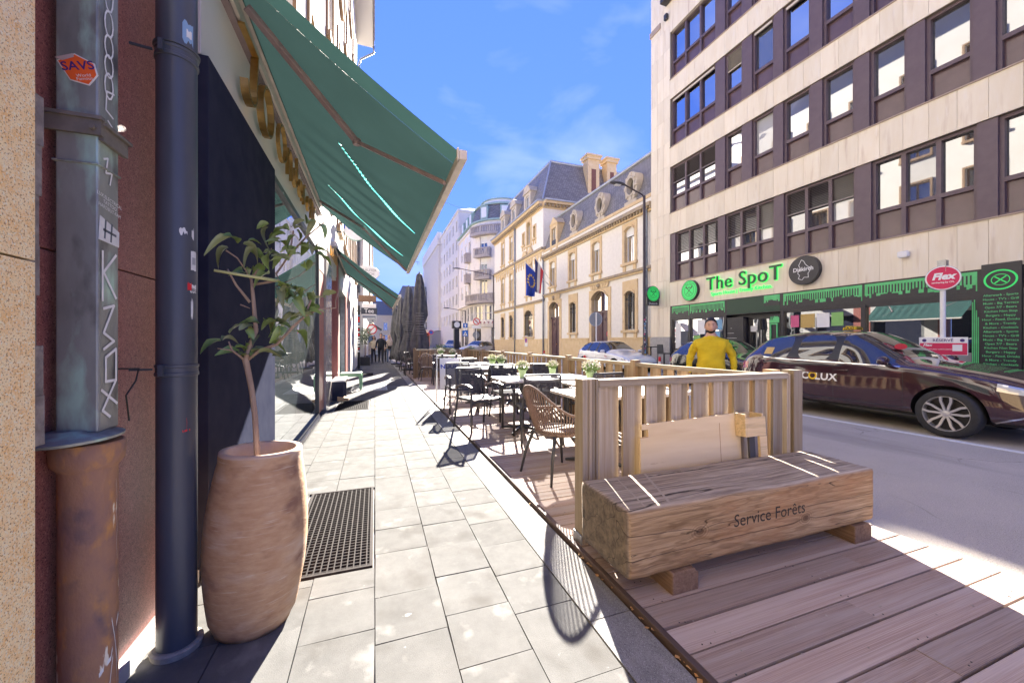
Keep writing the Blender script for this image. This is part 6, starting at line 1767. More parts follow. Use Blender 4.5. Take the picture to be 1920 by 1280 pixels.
t = thing('no_parking_plate', 'white plate with a round no-parking sign on the pavilion wall', 'sign', (12.45, 31.0, 1.35)); build(MB().box(-.02,.02,-.3,.3,-.5,.45), 'plate', WHITE, t)
f = lambda a, b, d: (-.022-d, a, b+.1); s = MB(); s.prism([(.22*math.cos(2*math.pi*k/20), .3*math.sin(2*math.pi*k/20)) for k in range(20)], f, 0, .004); build(s, 'disc', FB, t); s = MB(); s.ring(f, .18, .23, .004, .008, 20, sq=1.3); s.beam(f(-.14,-.2,.006), f(.14,.2,.006), .05, .006, up=(-1,0,0)); build(s, 'ring', RED, t)
t = thing('no_parking_disc', 'small round no-parking disc on the plum coach door', 'sign', (12.74, 18.95, 1.75)); s = MB(); f2 = lambda a, b, d: (-.0-d, a, b); s.ring(f2, .12, .17, 0, .01, 20); s.beam(f2(-.1,-.1,.005), f2(.1,.1,.005), .04, .008, up=(-1,0,0)); build(s, 'ring', RED, t); s = MB(); disc(s, (.003,0,0), .14, .006, 'x', 20); build(s, 'disc', M('pale_blue_disc', (.3,.4,.65), .5), t)

# ================================================================== rounded corner building beyond the side street
PALE = M('pale_pink_stone', (.8,.745,.67), .9, (.85,.8,.73), 3, coord='World', detail=8, stain=[(3,(.45,.4,.38),.6,.8,(1,1,.3))])
DKST = M('weathered_balcony', (.36,.32,.3), .9, (.48,.43,.4), 5, coord='World'); COPG = M('copper_green', (.3,.44,.38), .7, (.38,.5,.44), 4, coord='World')
T = thing('corner_building', 'tall pale corner building with curved balconies and slate attic', 'building', (12.6, 60.0, 0))
RA = 4.6; LS = 60.0-(47.2+RA)
def fC(a, b, d):
    if a <= LS: return (-d, -a, b)
    th = (a-LS)/RA
    if th <= math.pi/2: return (RA-(RA+d)*math.cos(th), -LS-(RA+d)*math.sin(th), b)
    return (RA+(a-LS-RA*math.pi/2), -LS-RA-d, b)
AL = LS+RA*math.pi/2+12
def curved(a0, a1, b0, b1, d0, d1, mb=None, step=.5):
    mb = mb or MB(); n = max(1, int((a1-a0)/step))
    for k in range(n): fbox(mb, fC, a0+(a1-a0)*k/n, a0+(a1-a0)*(k+1)/n, b0, b1, d0, d1)
    return mb
mid = LS+RA*math.pi/4
fl = [7.6,10.5,13.4]; holes = []
wc = [2.2, 5.0, 7.2, mid-.6, mid+2.4, mid+6.0, mid+9.0]
for z in fl: holes += [(c-.6, c+.6, z, z+1.9) for c in wc]
holes += [(c-.6,c+.6,15.0+.2,16.6) for c in ()]
big = []; k = 1.0
while k < AL-3: big.append((k, k+1.7, 4.1, 6.1)); k += 2.1
arches = [(mid-2.6,mid-1.0,.03,3.1),(mid+.6,mid+2.4,.03,3.1),(mid+4,mid+5.8,.03,3.1),(1.5,3.5,.03,3.0),(4.5,6.5,.03,3.0)]
holes += big+arches
ex = [LS+RA*math.pi/2*k/14 for k in range(15)]
mb = MB()
def holed_curve(holes, b0, b1):
    A = sorted({0, AL, *[h[0] for h in holes], *[h[1] for h in holes], *ex}); mb = MB()
    for i in range(len(A)-1):
        ca = (A[i]+A[i+1])/2; hs = sorted([(h[2], h[3]) for h in holes if h[0] < ca < h[1]]); z = b0
        for (p, q) in hs+[(b1, b1)]:
            if p > z: mb.poly([fC(A[i],z,0), fC(A[i+1],z,0), fC(A[i+1],p,0), fC(A[i],p,0)])
            z = max(z, q)
    for h in holes:
        x0, x1, y0, y1 = h
        for p, q in (((x0,y0),(x1,y0)), ((x1,y0),(x1,y1)), ((x1,y1),(x0,y1)), ((x0,y1),(x0,y0))): mb.poly([fC(*p,0), fC(*q,0), fC(*q,-.25), fC(*p,-.25)])
    return mb
build(holed_curve(holes, .03, 16.9), 'wall', PALE, T)
for h in holes:
    g = big.count(h) > 0; ar = h in arches
    w = window(T, fC, h[0], h[1], h[2], h[3], -.24, WHITE if not ar else DKMETAL, GLASS_HI if not ar else GLASS_LOW, .09, 2 if not ar else 1, trans=(h[2]+h[3])/2 if g else 0)
    if not g and not ar and random.random() < .7:
        s = MB(); zz = random.choice((.45,.5,1.0)); fbox(s, fC, h[0]+.03, h[1]-.03, h[3]-1.9*zz, h[3], -.18, -.1); build(s, 'shutter', WHITE, w)
for z in (3.3, 6.35, 16.6): build(curved(0, AL, z, z+.22, .0, .28), 'string_course', PALE, T)
build(curved(0, AL, 3.55, 4.0, .0, .35), 'fascia', PALE, T)
put = [(mid-1.3+k*.55) for k in range(6)]
for k, chh in enumerate('CRAVAT'):
    p = fC(put[k], 3.78, .37); q = fC(put[k]+.1, 3.78, .37); put_text(chh, 'lettering', M('raspberry_lettering', (.3,.04,.09), .6), T, p, (q[0]-p[0], q[1]-p[1], 0), UD, size=.42, bold=.008, extrude=.02)
def balcony(a0, a1, z, dp):
    s = curved(a0, a1, z-.25, z, .0, dp); curved(a0, a1, z+.85, z+1.0, dp-.16, dp+.03, s); curved(a0, a1, z, z+.12, dp-.14, dp, s)
    n = max(2, int((a1-a0)/.22))
    for k in range(n+1):
        a = a0+(a1-a0-.1)*k/n; fbox(s, fC, a, a+(.22 if k % 7 == 0 else .1), z+.12, z+.85, dp-.12, dp-.02)
    for e in (a0, a1-.1): fbox(s, fC, e, e+.1, z, z+1.0, .0, dp-.17)
    return build(s, 'balcony', DKST, T)
balcony(mid-4.2, mid+3.6, 6.6, .75); balcony(mid-1.6, mid+.6, 9.7, .8); balcony(mid-1.6, mid+.6, 12.6, .8); balcony(mid-2.2, mid+2.6, 15.5, .9)
for z in (9.7,12.6): balcony(LS-1.6, LS-.2, z, .7)
holes2 = [(c-.6,c+.6,15.6,17.6) for c in wc]
# upper storey and slate attic
up_ = MB(); curved(0, AL, 16.9, 17.2, -.6, .0, up_); build(up_, 'upper_wall', PALE, T)
for c in wc: s = MB(); fbox(s, fC, c-.6, c+.6, 15.62, 16.8, .001, .04); build(s, 'shutter', WHITE, T)
build(curved(0, AL, 17.2, 17.4, -.3, .35), 'cornice', COPG, T)
mb = MB(); n = 60
for k in range(n):
    a, c = AL*k/n, AL*(k+1)/n; mb.poly([fC(a,17.4,-.05), fC(c,17.4,-.05), fC(c,19.6,-.8), fC(a,19.6,-.8)])
roof = build(mb, 'roof', SLATE, T)
build(curved(0, AL, 19.6, 19.82, -1.2, -.6), 'gutter', COPG, roof); build(curved(0, AL, 19.82, 20.6, -2.3, -1.7), 'attic_wall', WHITE, T); build(curved(0, AL, 20.6, 20.74, -2.4, -1.5), 'roof_edge', COPG, T)
s = MB(); s.poly([(1.8,0,20.65),(25,0,20.65),(25,-12,20.65),(1.8,-9,20.65)]); build(s, 'roof_deck', ZINC, roof)
for c in wc:
    s = MB(); fbox(s, fC, c-.6, c+.6, 17.6, 19.3, -.9, -.1); dm = build(s, 'dormer', COPG, T); s = MB(); fbox(s, fC, c-.42, c+.42, 17.8, 19.1, -.099, -.07); build(s, 'shutter', WHITE, dm)
s = MB(); s.box(.05, 20, -.0, .4, .03, 19.4); build(s, 'party_wall', PALE, T)

# white modern blocks further along
WMOD = M('white_modern_render', (.68,.64,.58), .85, (.73,.69,.63), 3, coord='World')
r7 = [(4.2+k*3.0, 6.0+k*3.0) for k in range(6)]
plain_building('white modern block with rows of paired windows beyond the corner building', (12.6, 60.5, 0), 14, 17.5, 22.5, r7, 2.6, WMOD, WHITE, ZINC, 1.2, ('-x',), setback=2.5)
T = thing('finned_building', 'white block faced with tall vertical fins beyond the paired windows', 'building', (12.5, 78.3, 0))
build(MB().box(.3, 14, 0, 26, 0, 23), 'wall', M('finned_wall_glass', (.2,.21,.23), .3), T)
fm_ = MB().box(-.5,.5,-.5,.5,-.5,.5).mesh('fin', WMOD)
for k in range(17): bx('fin', fm_, T, -.35, .31, k*1.55+.2, k*1.55+1.0, 4.2, 21)
bx('parapet', fm_, T, -.5, .32, 0, 26, 21.1, 23.6); bx('base_band', fm_, T, -.2, .32, 0, 26, 3.6, 4.19)
plain_building('yellow stone building with arched windows beside the bus', (11.5, 112, 0), 10, 20, 9.5, [(.9,3.2),(4.5,6.8)], 3.0, CREAM2, WHITE, SLATE_F, 5.0, ('-y','-x'), setback=1.2)
# ================================================================== vehicles
from mathutils.bvhtree import BVHTree
def paint(name, col, rough=.12, coat=1.0):
    m = M(name, col, rough, spec=.5, coat=coat); m.node_tree.nodes['Principled BSDF'].inputs['Coat Roughness'].default_value = .02; return m
TYRE = M('tyre_rubber', (.016,.016,.017), .75, (.025,.025,.026), 30); ALLOY = M('alloy_rim', (.62,.62,.63), .3, metal=.7); RIMD = M('rim_dark', (.018,.018,.02), .4)
CARGL = glassmat('car_glass', (.03,.025,.022), refl=.08, rough=.01); TRIM = M('black_trim', (.014,.014,.015), .5); LAMP = M('headlamp', (.5,.52,.55), .1, metal=.5, coat=1.0); TAIL = M('tail_lamp', (.35,.01,.015), .2, coat=1.0)
CHROME = M('chrome', (.7,.7,.72), .12, metal=1.0)
def make_wheel(parent, loc, r, w, side, spokes=5):
    """wheel > tyre, rim"""
    x, y, z = loc; wh = MB(); wh.lathe([(r*.10,-w*.3),(r*.18,-w*.42)], 16, (0,0,0), 'x'); hub = build(wh, 'wheel', RIMD, parent, loc=loc)
    s = side
    t = MB(); t.lathe([(r*.72,-w/2*s*-1*-1),(r*.9,-w/2),(r*.985,-w*.38),(r,-w*.2),(r,w*.2),(r*.985,w*.38),(r*.9,w/2),(r*.72,w/2)], 40, ax='x', close=False); build(t, 'tyre', TYRE, hub, auto=50)
    rm = MB(); rm.lathe([(r*.735,s*w*.47),(r*.70,s*w*.47),(r*.68,s*w*.40),(r*.68,-s*w*.4)], 40, ax='x', close=False); build(rm, 'rim', ALLOY, hub, auto=40)
    d = MB(); d.lathe([(.005,s*w*.12),(r*.69,s*w*.14)], 30, ax='x', close=False); build(d, 'wheel_disc', RIMD, hub)
    sp = MB()
    for k in range(spokes):
        a = 2*math.pi*k/spokes+.3
        for e in (-1, 1):
            p = [(r*.10, a+e*.35), (r*.34, a+e*.28), (r*.52, a+e*.30), (r*.70, a+e*.22)]
            pts = [Vector((s*w*(.36+.03*i), q*math.cos(an), q*math.sin(an))) for i, (q, an) in enumerate(p)]
            for u, v in zip(pts[:-1], pts[1:]): sp.beam(u, v, r*.085, w*.1, up=(1,0,0))
    sp.lathe([(r*.11,s*w*.3),(r*.11,s*w*.42),(r*.06,s*w*.44)], 16, ax='x'); build(sp, 'spoke', ALLOY, hub)
    return hub
def car(label, loc, rz, col, L=4.4, Wd=1.84, Hh=1.56, hood=1.0, rear=1.0, wr=.335, low=.0, grp='cars parked along the street', name='parked_car', body_detail=True, wb=1.28):
    t = thing(name, label, 'car', loc, rz, grp)
    k = L/4.4; hw = Wd/2; hz = Hh/1.56
    # y, zfloor, zmid, wmid, zbelt, wbelt, zedge, wroof, ztop
    S = [(2.19,.34,.46,.55,.60,.50,.63,.30,.64),(2.12,.24,.44,.74,.66,.66,.72,.42,.73),(1.92,.21,.46,.86,.76,.78,.83,.52,.85),(1.55,.20,.50,.915,.86,.84,.93,.56,.95),
         (1.1,.20,.52,.92,.93,.87,1.0,.60,1.03),(.80,.20,.52,.915,.96,.875,1.03,.64,1.07),(.66,.20,.52,.915,.965,.875,1.10,.64,1.14),(.20,.20,.52,.915,.975,.87,1.385,.60,1.43),(.02,.20,.52,.915,.98,.87,1.45,.59,1.51),
         (-.12,.20,.52,.915,.985,.87,1.47,.585,1.53),(-.22,.20,.52,.915,.987,.87,1.48,.58,1.54),(-.85,.20,.52,.915,1.0,.87,1.48,.575,1.555),(-.97,.20,.52,.915,1.005,.865,1.475,.57,1.55),(-1.35,.21,.53,.91,1.03,.85,1.43,.56,1.51),
         (-1.62,.23,.54,.90,1.06,.83,1.37,.545,1.46),(-1.80,.25,.55,.885,1.075,.80,1.30,.53,1.39),(-2.02,.28,.57,.84,1.0,.74,1.06,.52,1.09),(-2.14,.34,.58,.76,.82,.66,.86,.44,.87),(-2.19,.42,.58,.60,.70,.52,.72,.36,.73)]
    V = []; F = []; MI = []; nsec = 13
    for (y, zf, zm, wm, zb, wbt, ze, wro, zt) in S:
        y *= k; f = hw/.92
        if y > .5: ze = zb+(ze-zb)*hood
        half = [(0,zf),(wm*.62*f,zf),(wm*.93*f,zf+.06),(wm*f,zm),((wbt+.012)*f,zb-.07),(wbt*f,zb)]
        if ze-zb > .2: half += [((wbt+(wro-wbt)*.55)*f, zb+(ze-zb)*.6)]
        else: half += [((wbt+(wro-wbt)*.4)*f, zb+(ze-zb)*.55)]
        half += [(wro*f,ze),(wro*.55*f,ze+(zt-ze)*.75),(0,zt)]
        half = [(x, z*hz if z > .3 else z) for x, z in half]
        V += [(x, y, z) for x, z in half] + [(-x, y, z) for x, z in half[-2:0:-1]]
    ns_ = len(half)*2-2
    nS = len(S); H_ = len(half)
    for i in range(nS-1):
        ya, yb = S[i][0], S[i+1][0]; ym = (ya+yb)/2
        for j in range(ns_):
            j2 = (j+1) % ns_
            F.append((i*ns_+j, i*ns_+j2, (i+1)*ns_+j2, (i+1)*ns_+j))
            jj = j if j < H_-1 else ns_-1-j          # mirrored strip number
            mi = 0
            if jj in (5, 6):
                if .02 < ym < .64 or -.12 < ym < .02 or -.85 < ym < -.22 or -1.62 < ym < -.97: mi = 1
                if -.22 < ym < -.12 or -.97 < ym < -.85: mi = 2
            if jj in (7, 8):
                if .02 < ym < .66: mi = 1
                if -2.02 < ym < -1.80: mi = 1
            if jj in (0, 1) or (jj == 2 and -1.9 < ym < 1.9 and False): mi = 2
            MI.append(mi)
    F.append(tuple(range(ns_))); MI.append(0); F.append(tuple((nS-1)*ns_+q for q in reversed(range(ns_)))); MI.append(0)
    me = bpy.data.meshes.new('body'); me.from_pydata(V, [], F)
    for m_ in (col, CARGL, TRIM): me.materials.append(m_)
    me.polygons.foreach_set('material_index', MI); me.polygons.foreach_set('use_smooth', [True]*len(F))
    bm = bmesh.new(); bm.from_mesh(me); bmesh.ops.recalc_face_normals(bm, faces=bm.faces)
    cr = bm.edges.layers.float.new('crease_edge')
    for e in bm.edges:
        mats = {f.material_index for f in e.link_faces}
        if len(mats) > 1 and 1 in mats: e[cr] = .75
    bm.to_mesh(me); bm.free()
    o = bpy.data.objects.new('tmpbody', me); COL.objects.link(o)
    m1 = o.modifiers.new('s', 'SUBSURF'); m1.levels = 2; m1.render_levels = 2
    fwy, rwy = wb*k, -(wb+.02)*k
    cu = MB()
    for wy in (fwy, rwy):
        for s in (-1, 1): cu.lathe([(wr*1.16, s*hw*.62),(wr*1.16, s*hw*1.3)], 36, (0, wy, wr), 'x', 2)
    cme = cu.mesh('cut', [col, CARGL, TRIM]); co_ = bpy.data.objects.new('tmpcut', cme); COL.objects.link(co_)
    m2 = o.modifiers.new('b', 'BOOLEAN'); m2.operation = 'DIFFERENCE'; m2.object = co_; m2.solver = 'EXACT'
    bpy.context.view_layer.update()
    full = bpy.data.meshes.new_from_object(o.evaluated_get(bpy.context.evaluated_depsgraph_get()))
    bpy.data.objects.remove(o); bpy.data.objects.remove(co_)
    bm = bmesh.new(); bm.from_mesh(full); bvh = BVHTree.FromBMesh(bm)
    parts = {}
    for mi, nm in ((0,'body'),(1,'windows'),(2,'underbody')):
        b2 = bm.copy(); bmesh.ops.delete(b2, geom=[f for f in b2.faces if f.material_index != mi], context='FACES')
        if mi == 1:
            for v in b2.verts: v.co += v.normal*.0
        q = bpy.data.meshes.new(nm); b2.to_mesh(q); b2.free(); q.materials.clear(); q.materials.append((col, CARGL, TRIM)[mi])
        for p in q.polygons: p.material_index = 0; p.use_smooth = True
        q.set_sharp_from_angle(angle=R(42)); parts[nm] = link(nm, q, t)
    bm.free()
    def sx(y, z, s=1):
        h = bvh.ray_cast(Vector((s*3, y, z)), Vector((-s, 0, 0)))
        return (h[0].x if h[0] is not None else s*hw)
    def fy(x, z, s=1):
        h = bvh.ray_cast(Vector((x, s*5, z)), Vector((0, -s, 0)))
        return (h[0].y if h[0] is not None else s*2.1*k)
    def seam(pts, w, name, mat, parent, s, off=.002):
        mb = MB()
        for (a, b) in zip(pts[:-1], pts[1:]):
            d = Vector((b[0]-a[0], b[1]-a[1])); nn = Vector((-d.y, d.x)).normalized()*w/2; n = max(1, int(d.length/.06))
            for i in range(n):
                p = Vector(a)+d*i/n; q = Vector(a)+d*(i+1)/n
                mb.poly([(sx(v.x, v.y, s)+s*off, v.x, v.y) for v in (p+nn, q+nn, q-nn, p-nn)])
        return build(mb, name, mat, parent)
    def spatch(y0, y1, z0f, z1f, name, mat, parent, s, n=8, off=.004):
        mb = MB(); g = [[(lambda y, z: (sx(y, z, s)+s*off, y, z))(y0+(y1-y0)*i/n, z0f(i/n)+(z1f(i/n)-z0f(i/n))*j/4) for j in range(5)] for i in range(n+1)]
        for i in range(n):
            for j in range(4): mb.poly([g[i][j], g[i+1][j], g[i+1][j+1], g[i][j+1]])
        return build(mb, name, mat, parent, smooth=True)
    for s in (-1, 1):
        make_wheel(t, (s*(hw-.115), fwy, wr), wr, .225, s); make_wheel(t, (s*(hw-.115), rwy, wr), wr, .225, s)
        if body_detail:
            zb = .93*hz
            for y in (-.17*k, .78*k, -.98*k): seam([(y, .36), (y+.02*k, .7*hz), (y, zb)], .007, 'door_seam', TRIM, parts['body'], s)
            seam([(.78*k,.36),(-.9*k,.36)], .012, 'sill_line', TRIM, parts['body'], s)
            for y in (-.02*k, -1.0*k):
                hb = MB(); x = sx(y-.02, .86*hz, s); hb.box(min(x,x+s*.03), max(x,x+s*.03), y-.11, y+.09, .845*hz, .87*hz); build(hb, 'door_handle', col, t, bevel=.008)
            mb = MB(); x = sx(.62*k, .98*hz, s); mb.lathe([(.02,-.09),(.075,-.06),(.085,.0),(.07,.07),(.03,.10)], 14, (0,0,0), 'x'); mir = build(mb, 'mirror', col, t, smooth=True, loc=(x+s*.14, .60*k, 1.045*hz)); mir.scale = (1.15,.75,.85)
            mb = MB(); mb.beam((x-.02*s,.60*k,.97*hz),(x+s*.1,.60*k,1.01*hz),.06,.04); build(mb, 'mirror_arm', TRIM, t)
        spatch(1.72*k, 2.07*k, lambda u: (.70-.06*u)*hz, lambda u: (.80-.08*u)*hz, 'headlight', LAMP, t, s)
        spatch(-2.05*k, -1.86*k, lambda u: .78*hz, lambda u: .92*hz, 'tail_light', TAIL, t, s)
    mb = MB()
    gy = [[(x, fy(x, z)+.006, z) for x in [-.5+.1*i for i in range(11)]] for z in (.33*hz,.40*hz,.47*hz,.54*hz)]
    for a in range(3):
        for b in range(10): mb.poly([gy[a][b], gy[a][b+1], gy[a+1][b+1], gy[a+1][b]])
    build(mb, 'grille', TRIM, t, smooth=True)
    t['_'] = 0; del t['_']
    return t, sx, fy, seam, spatch, parts
BLK_P = paint('black_car_paint', (.05,.022,.028), .05); WHT_P = paint('white_car_paint', (.72,.73,.74), .25); SIL_P = paint('silver_car_paint', (.42,.44,.47), .25, .8); GRY_P = paint('grey_car_paint', (.05,.055,.065), .15); DRK_P = paint('dark_green_car_paint', (.012,.013,.014), .1)
taxi, sx, fy, seam, spatch, tp = car('black taxi with yellow roof sign standing beside the white road line', (8.62, 4.33, -.08), R(180), BLK_P, 4.42, 1.86, 1.60, wr=.345, name='taxi', wb=1.27)
taxi['category'] = 'taxi'
# taxi roof sign
YEL = M('taxi_yellow', (.75,.5,.01), .4)
mb = MB(); mb.prism([(-.17,0),(.17,0),(.15,.07),(.09,.115),(-.09,.115),(-.15,.07)], lambda a, b, d: (d, a, b), -.2, .2); rs = build(mb, 'roof_sign', YEL, taxi, bevel=.015, loc=(0,-.35,1.6)); rs.scale = (.62,.62,.62)
put_text('TAXI', 'lettering', BLACK, rs, (.205,0,.05), (0,1,0), (0,0,1), size=.12, bold=.004)
put_text('TAXI', 'lettering', BLACK, rs, (0,.172,.05), (-1,0,0), (0,0,1), size=.12, bold=.004)
me_ = put_text('ÉC', 'lettering', SIGNW, taxi, (sx(-.68,.78)+.006,-.68,.74), (0,1,0), (-.12,0,1), size=.19, bold=.005)
put_text('O', 'lettering', YEL, taxi, (sx(-.49,.78)+.006,-.50,.74), (0,1,0), (-.12,0,1), size=.19, bold=.005); put_text('LUX', 'lettering', SIGNW, taxi, (sx(-.26,.78)+.006,-.28,.74), (0,1,0), (-.12,0,1), size=.19, bold=.005)
spatch(-1.52,-1.34, lambda u: 1.12, lambda u: 1.26, 'window_sticker', PC[2], taxi, 1); 
mb = MB(); mb.lathe([(.10,0),(.10,.004)], 20); o = build(mb, 'windscreen_sticker', RED, taxi, loc=(.35,.52,1.295)); o.rotation_euler = (R(-42),R(10),0); o.scale = (1.5,.6,1)
seam([(.75,.985),(0,1.005),(-1.0,1.03),(-1.5,1.06)], .016, 'window_trim', CHROME, taxi, 1, .004)
seam([(1.7,.20+.08),(2.05,.44)], .02, 'fog_trim', CHROME, taxi, 1, .006)
seam([(1.2,.62),(.5,.40),(-.5,.36),(-1.0,.38)], .006, 'body_crease', TRIM, taxi, 1, .001)
car('white hatchback with red decals parked beyond the fence', (10.25, 14.8, -.08), R(180), WHT_P, 4.25, 1.8, 1.43, wr=.32)
car('small black hatchback parked half hidden behind the man and the taxi', (9.95, 8.45, -.08), R(180), DRK_P, 3.75, 1.75, 1.46, wr=.31)
wc_ = [o for o in COL.objects if o.get('label', '').startswith('white hatchback')][0]
mb = MB(); mb.ring(lambda a, b, d: (.905+d, a, b), .05, .12, 0, .006, 20, ca=-1.05, cb=.62); build(mb, 'decal', RED, wc_); put_text('flex', 'decal', RED, wc_, (.93,.72,.75), (0,1,0), (0,0,1), size=.12)
car('silver hatchback crossing the side street junction', (8.9, 34.5, -.08), R(128), SIL_P, 4.2, 1.75, 1.47, wr=.31)
car('dark grey estate car at the far junction', (8.6, 44.5, -.08), R(160), GRY_P, 4.7, 1.85, 1.6, wr=.33, body_detail=False)
# red bus at the far end
t = thing('bus', 'red bus far down the street', 'bus', (8.6, 74, -.08)); REDB = M('bus_red', (.5,.06,.03), .35)
build(MB().box(-1.25,1.25,0,9,.35,3.05), 'body', REDB, t, bevel=.12); build(MB().box(-1.12,1.12,-.012,.0,1.2,2.5), 'windscreen', CARGL, t); build(MB().box(-1.0,1.0,-.014,.0,2.6,2.9), 'destination_panel', BLACK, t)
build(MB().box(-1.258,-1.25,.6,8.5,1.4,2.5), 'side_window', CARGL, t)
for y in (1.8, 7):
    for x in (-1.1, 1.1): mb = MB(); mb.lathe([(.48,-.15),(.48,.15)], 18, (x,y,.48), 'x'); build(mb, 'wheel', TYRE, t)
for x in (-.9,.9): build(MB().box(x-.2,x+.2,-.02,0,.75,.95), 'headlight', LAMP, t)
# ================================================================== signs, lamps, bollards
t = thing('parking_sign', 'round red car-share sign on a white pole with a reserved panel', 'sign', (10.25, 4.1, .03))
mb = MB(); mb.tube([(0,0,0),(0,0,2.62)], .04, 12); build(mb, 'pole', WHITE, t)
FLX = M('flex_red', (.62,.01,.09), .4); FDIR = Vector((-.93,-.37,0)).normalized(); FX = Vector((-FDIR.y*-1, 0, 0)); FX = Vector((0,0,1)).cross(FDIR)
f = lambda a, b, d: Vector((0,0,2.48))+FX*a+Vector((0,0,1))*b+FDIR*(.06+d)
c32 = [(math.cos(2*math.pi*k/36), math.sin(2*math.pi*k/36)) for k in range(36)]
mb = MB(); mb.prism([(.235*x,.235*y) for x, y in c32], f, -.12, -.002); build(mb, 'case', STEEL, t, bevel=.006)
mb = MB(); mb.prism([(.23*x,.23*y) for x, y in c32], f, -.001, .004); build(mb, 'rim', SIGNW, t)
mb = MB(); mb.prism([(.21*x,.21*y) for x, y in c32], f, .0045, .007); build(mb, 'disc', FLX, t)
put_text('Flex', 'lettering', SIGNW, t, f(0,.025,.009), FX, (0,0,1), size=.17, bold=.008, shear=.25); put_text('carsharing by CFL', 'lettering', SIGNW, t, f(0,-.085,.009), FX, (0,0,1), size=.04, bold=.001)
build(MB().box(-.05,.05,-.06,.06,2.6,2.82), 'lamp_cap', STEEL, t)
mb = MB(); mb.prism([(-.31,-.17),(.31,-.17),(.31,.17),(-.31,.17)], lambda a, b, d: Vector((0,0,1.18))+FX*a+Vector((0,0,1))*b+FDIR*(.05+d), 0, .012); pn = build(mb, 'panel', SIGNW, t, bevel=.004)
g = lambda a, b, d: Vector((0,0,1.18))+FX*a+Vector((0,0,1))*b+FDIR*(.063+d)
mb = MB(); mb.prism([(-.30,-.16),(.30,-.16),(.30,.06),(-.30,.06)], g, 0, .002); build(mb, 'panel_field', FLX, pn)
mb = MB(); mb.prism([(.12,-.09),(.24,-.09),(.24,.03),(.12,.03)], g, .0025, .004); build(mb, 'pictogram', SIGNW, pn); put_text('Flex', 'lettering', SIGNW, pn, g(-.2,.02,.003), FX, (0,0,1), size=.07, bold=.002, shear=.25)
mb = MB(); mb.prism([(.03*x-.24,.03*y+.11) for x, y in c32], g, .0, .002); mb.prism([(.03*x+.24,.03*y+.11) for x, y in c32], g, .0, .002); build(mb, 'pictogram', INK, pn)
put_text('RÉSERVÉ', 'lettering', INK, pn, g(0,.11,.003), FX, (0,0,1), size=.07, bold=.001); put_text('AUX VOITURES CARSHARING', 'lettering', SIGNW, pn, g(-.08,-.06,.003), FX, (0,0,1), size=.03)
def lamp(label, x, y, h, armv, stick=False):
    t = thing('street_lamp', label, 'street lamp', (x,y,.03), group='street lamps')
    mb = MB(); mb.lathe([(.10,0),(.09,1.1),(.06,1.15),(.055,h)], 14); build(mb, 'pole', M('lamp_pole_brown', (.06,.045,.05), .5), t, auto=40)
    a = Vector(armv); mb = MB(); mb.tube([(0,0,h-.1), tuple(Vector((0,0,h))+a*.1), tuple(Vector((0,0,h))+a)], .03, 8); build(mb, 'arm', M('lamp_pole_brown', (.06,.045,.05), .5), t)
    e = Vector((0,0,h))+a; d = Vector((a.x,a.y,0)).normalized()
    mb = MB(); n = 10; rings = [(0,.05,.04),(.12,.10,.07),(.35,.15,.08),(.6,.13,.06),(.72,.05,.03)]
    for q, w, hh in rings:
        for k in range(n):
            an = 2*math.pi*k/n; p = e+d*q+Vector((-d.y,d.x,0))*w*math.cos(an)+Vector((0,0,hh*math.sin(an)*(1 if math.sin(an) > 0 else .6))); mb.v.append(tuple(p))
    for i in range(len(rings)-1):
        for k in range(n): k2 = (k+1) % n; mb.f.append((i*n+k,i*n+k2,(i+1)*n+k2,(i+1)*n+k)); mb.m.append(0)
    mb.f.append(tuple(range(n))); mb.m.append(0); mb.f.append(tuple((len(rings)-1)*n+k for k in range(n))); mb.m.append(0)
    hd = build(mb, 'lantern', M('lamp_head_grey', (.1,.095,.1), .5), t, smooth=True)
    p = e+d*.36; build(MB().box(p.x-.13,p.x+.13,p.y-.08,p.y+.08,p.z-.075,p.z-.045), 'lens', SIGNW, hd, bevel=.02)
    if stick:
        rr = random.Random(12)
        for k in range(20):
            z = .7+k*.085; an = rr.uniform(-2.6,-1.6); mb = MB(); r_ = .096; n2 = 3; w = rr.uniform(.3,.9); mt = rr.choice([STK_W,STK_W,STK_W,PC[1],PC[3],PC[2],PC[5]])
            for q in range(n2):
                a0 = an+w*q/n2; a1 = an+w*(q+1)/n2; h2 = rr.uniform(.04,.07)
                mb.poly([(r_*math.cos(a0),r_*math.sin(a0),z),(r_*math.cos(a1),r_*math.sin(a1),z),(r_*math.cos(a1),r_*math.sin(a1),z+h2),(r_*math.cos(a0),r_*math.sin(a0),z+h2)])
            build(mb, 'sticker', mt, t)
    return t
lamp('tall brown street lamp with sticker-covered base beside the bar', 10.6, 13.16, 7.35, (-1.0,-.05,.3), True)
lamp('street lamp in front of the stone pavilion', 10.2, 33.4, 7.3, (-3.0,.2,.45)); lamp('street lamp at the far junction beside the blue signs', 9.9, 43.5, 4.8, (-1.9,-.1,.25))
t = thing('road_sign', 'grey back of a round sign on a white pole before the plum door', 'sign', (10.6, 16.84, .03)); mb = MB(); mb.tube([(0,0,0),(0,0,2.75)], .035, 8); build(mb, 'pole', WHITE, t)
mb = MB(); f = lambda a, b, d: Vector((a*.9, .05+d-a*.4, 2.4+b)); mb.prism([(.33*x,.36*y) for x, y in c32], f, 0, .015); build(mb, 'plate', M('sign_back_grey', (.22,.24,.26), .5), t); mb = MB(); mb.ring(f, .31, .335, -.004, .019, 30, sq=1.07); build(mb, 'rim', STEEL, t)
BLU = M('sign_blue', (.02,.13,.5), .4)
t = thing('crossing_sign', 'blue pedestrian crossing sign under a small blue arrow plate', 'sign', (9.7, 41.5, -.08)); mb = MB(); mb.tube([(0,0,0),(0,0,3.9)], .04, 8); build(mb, 'pole', STEEL, t)
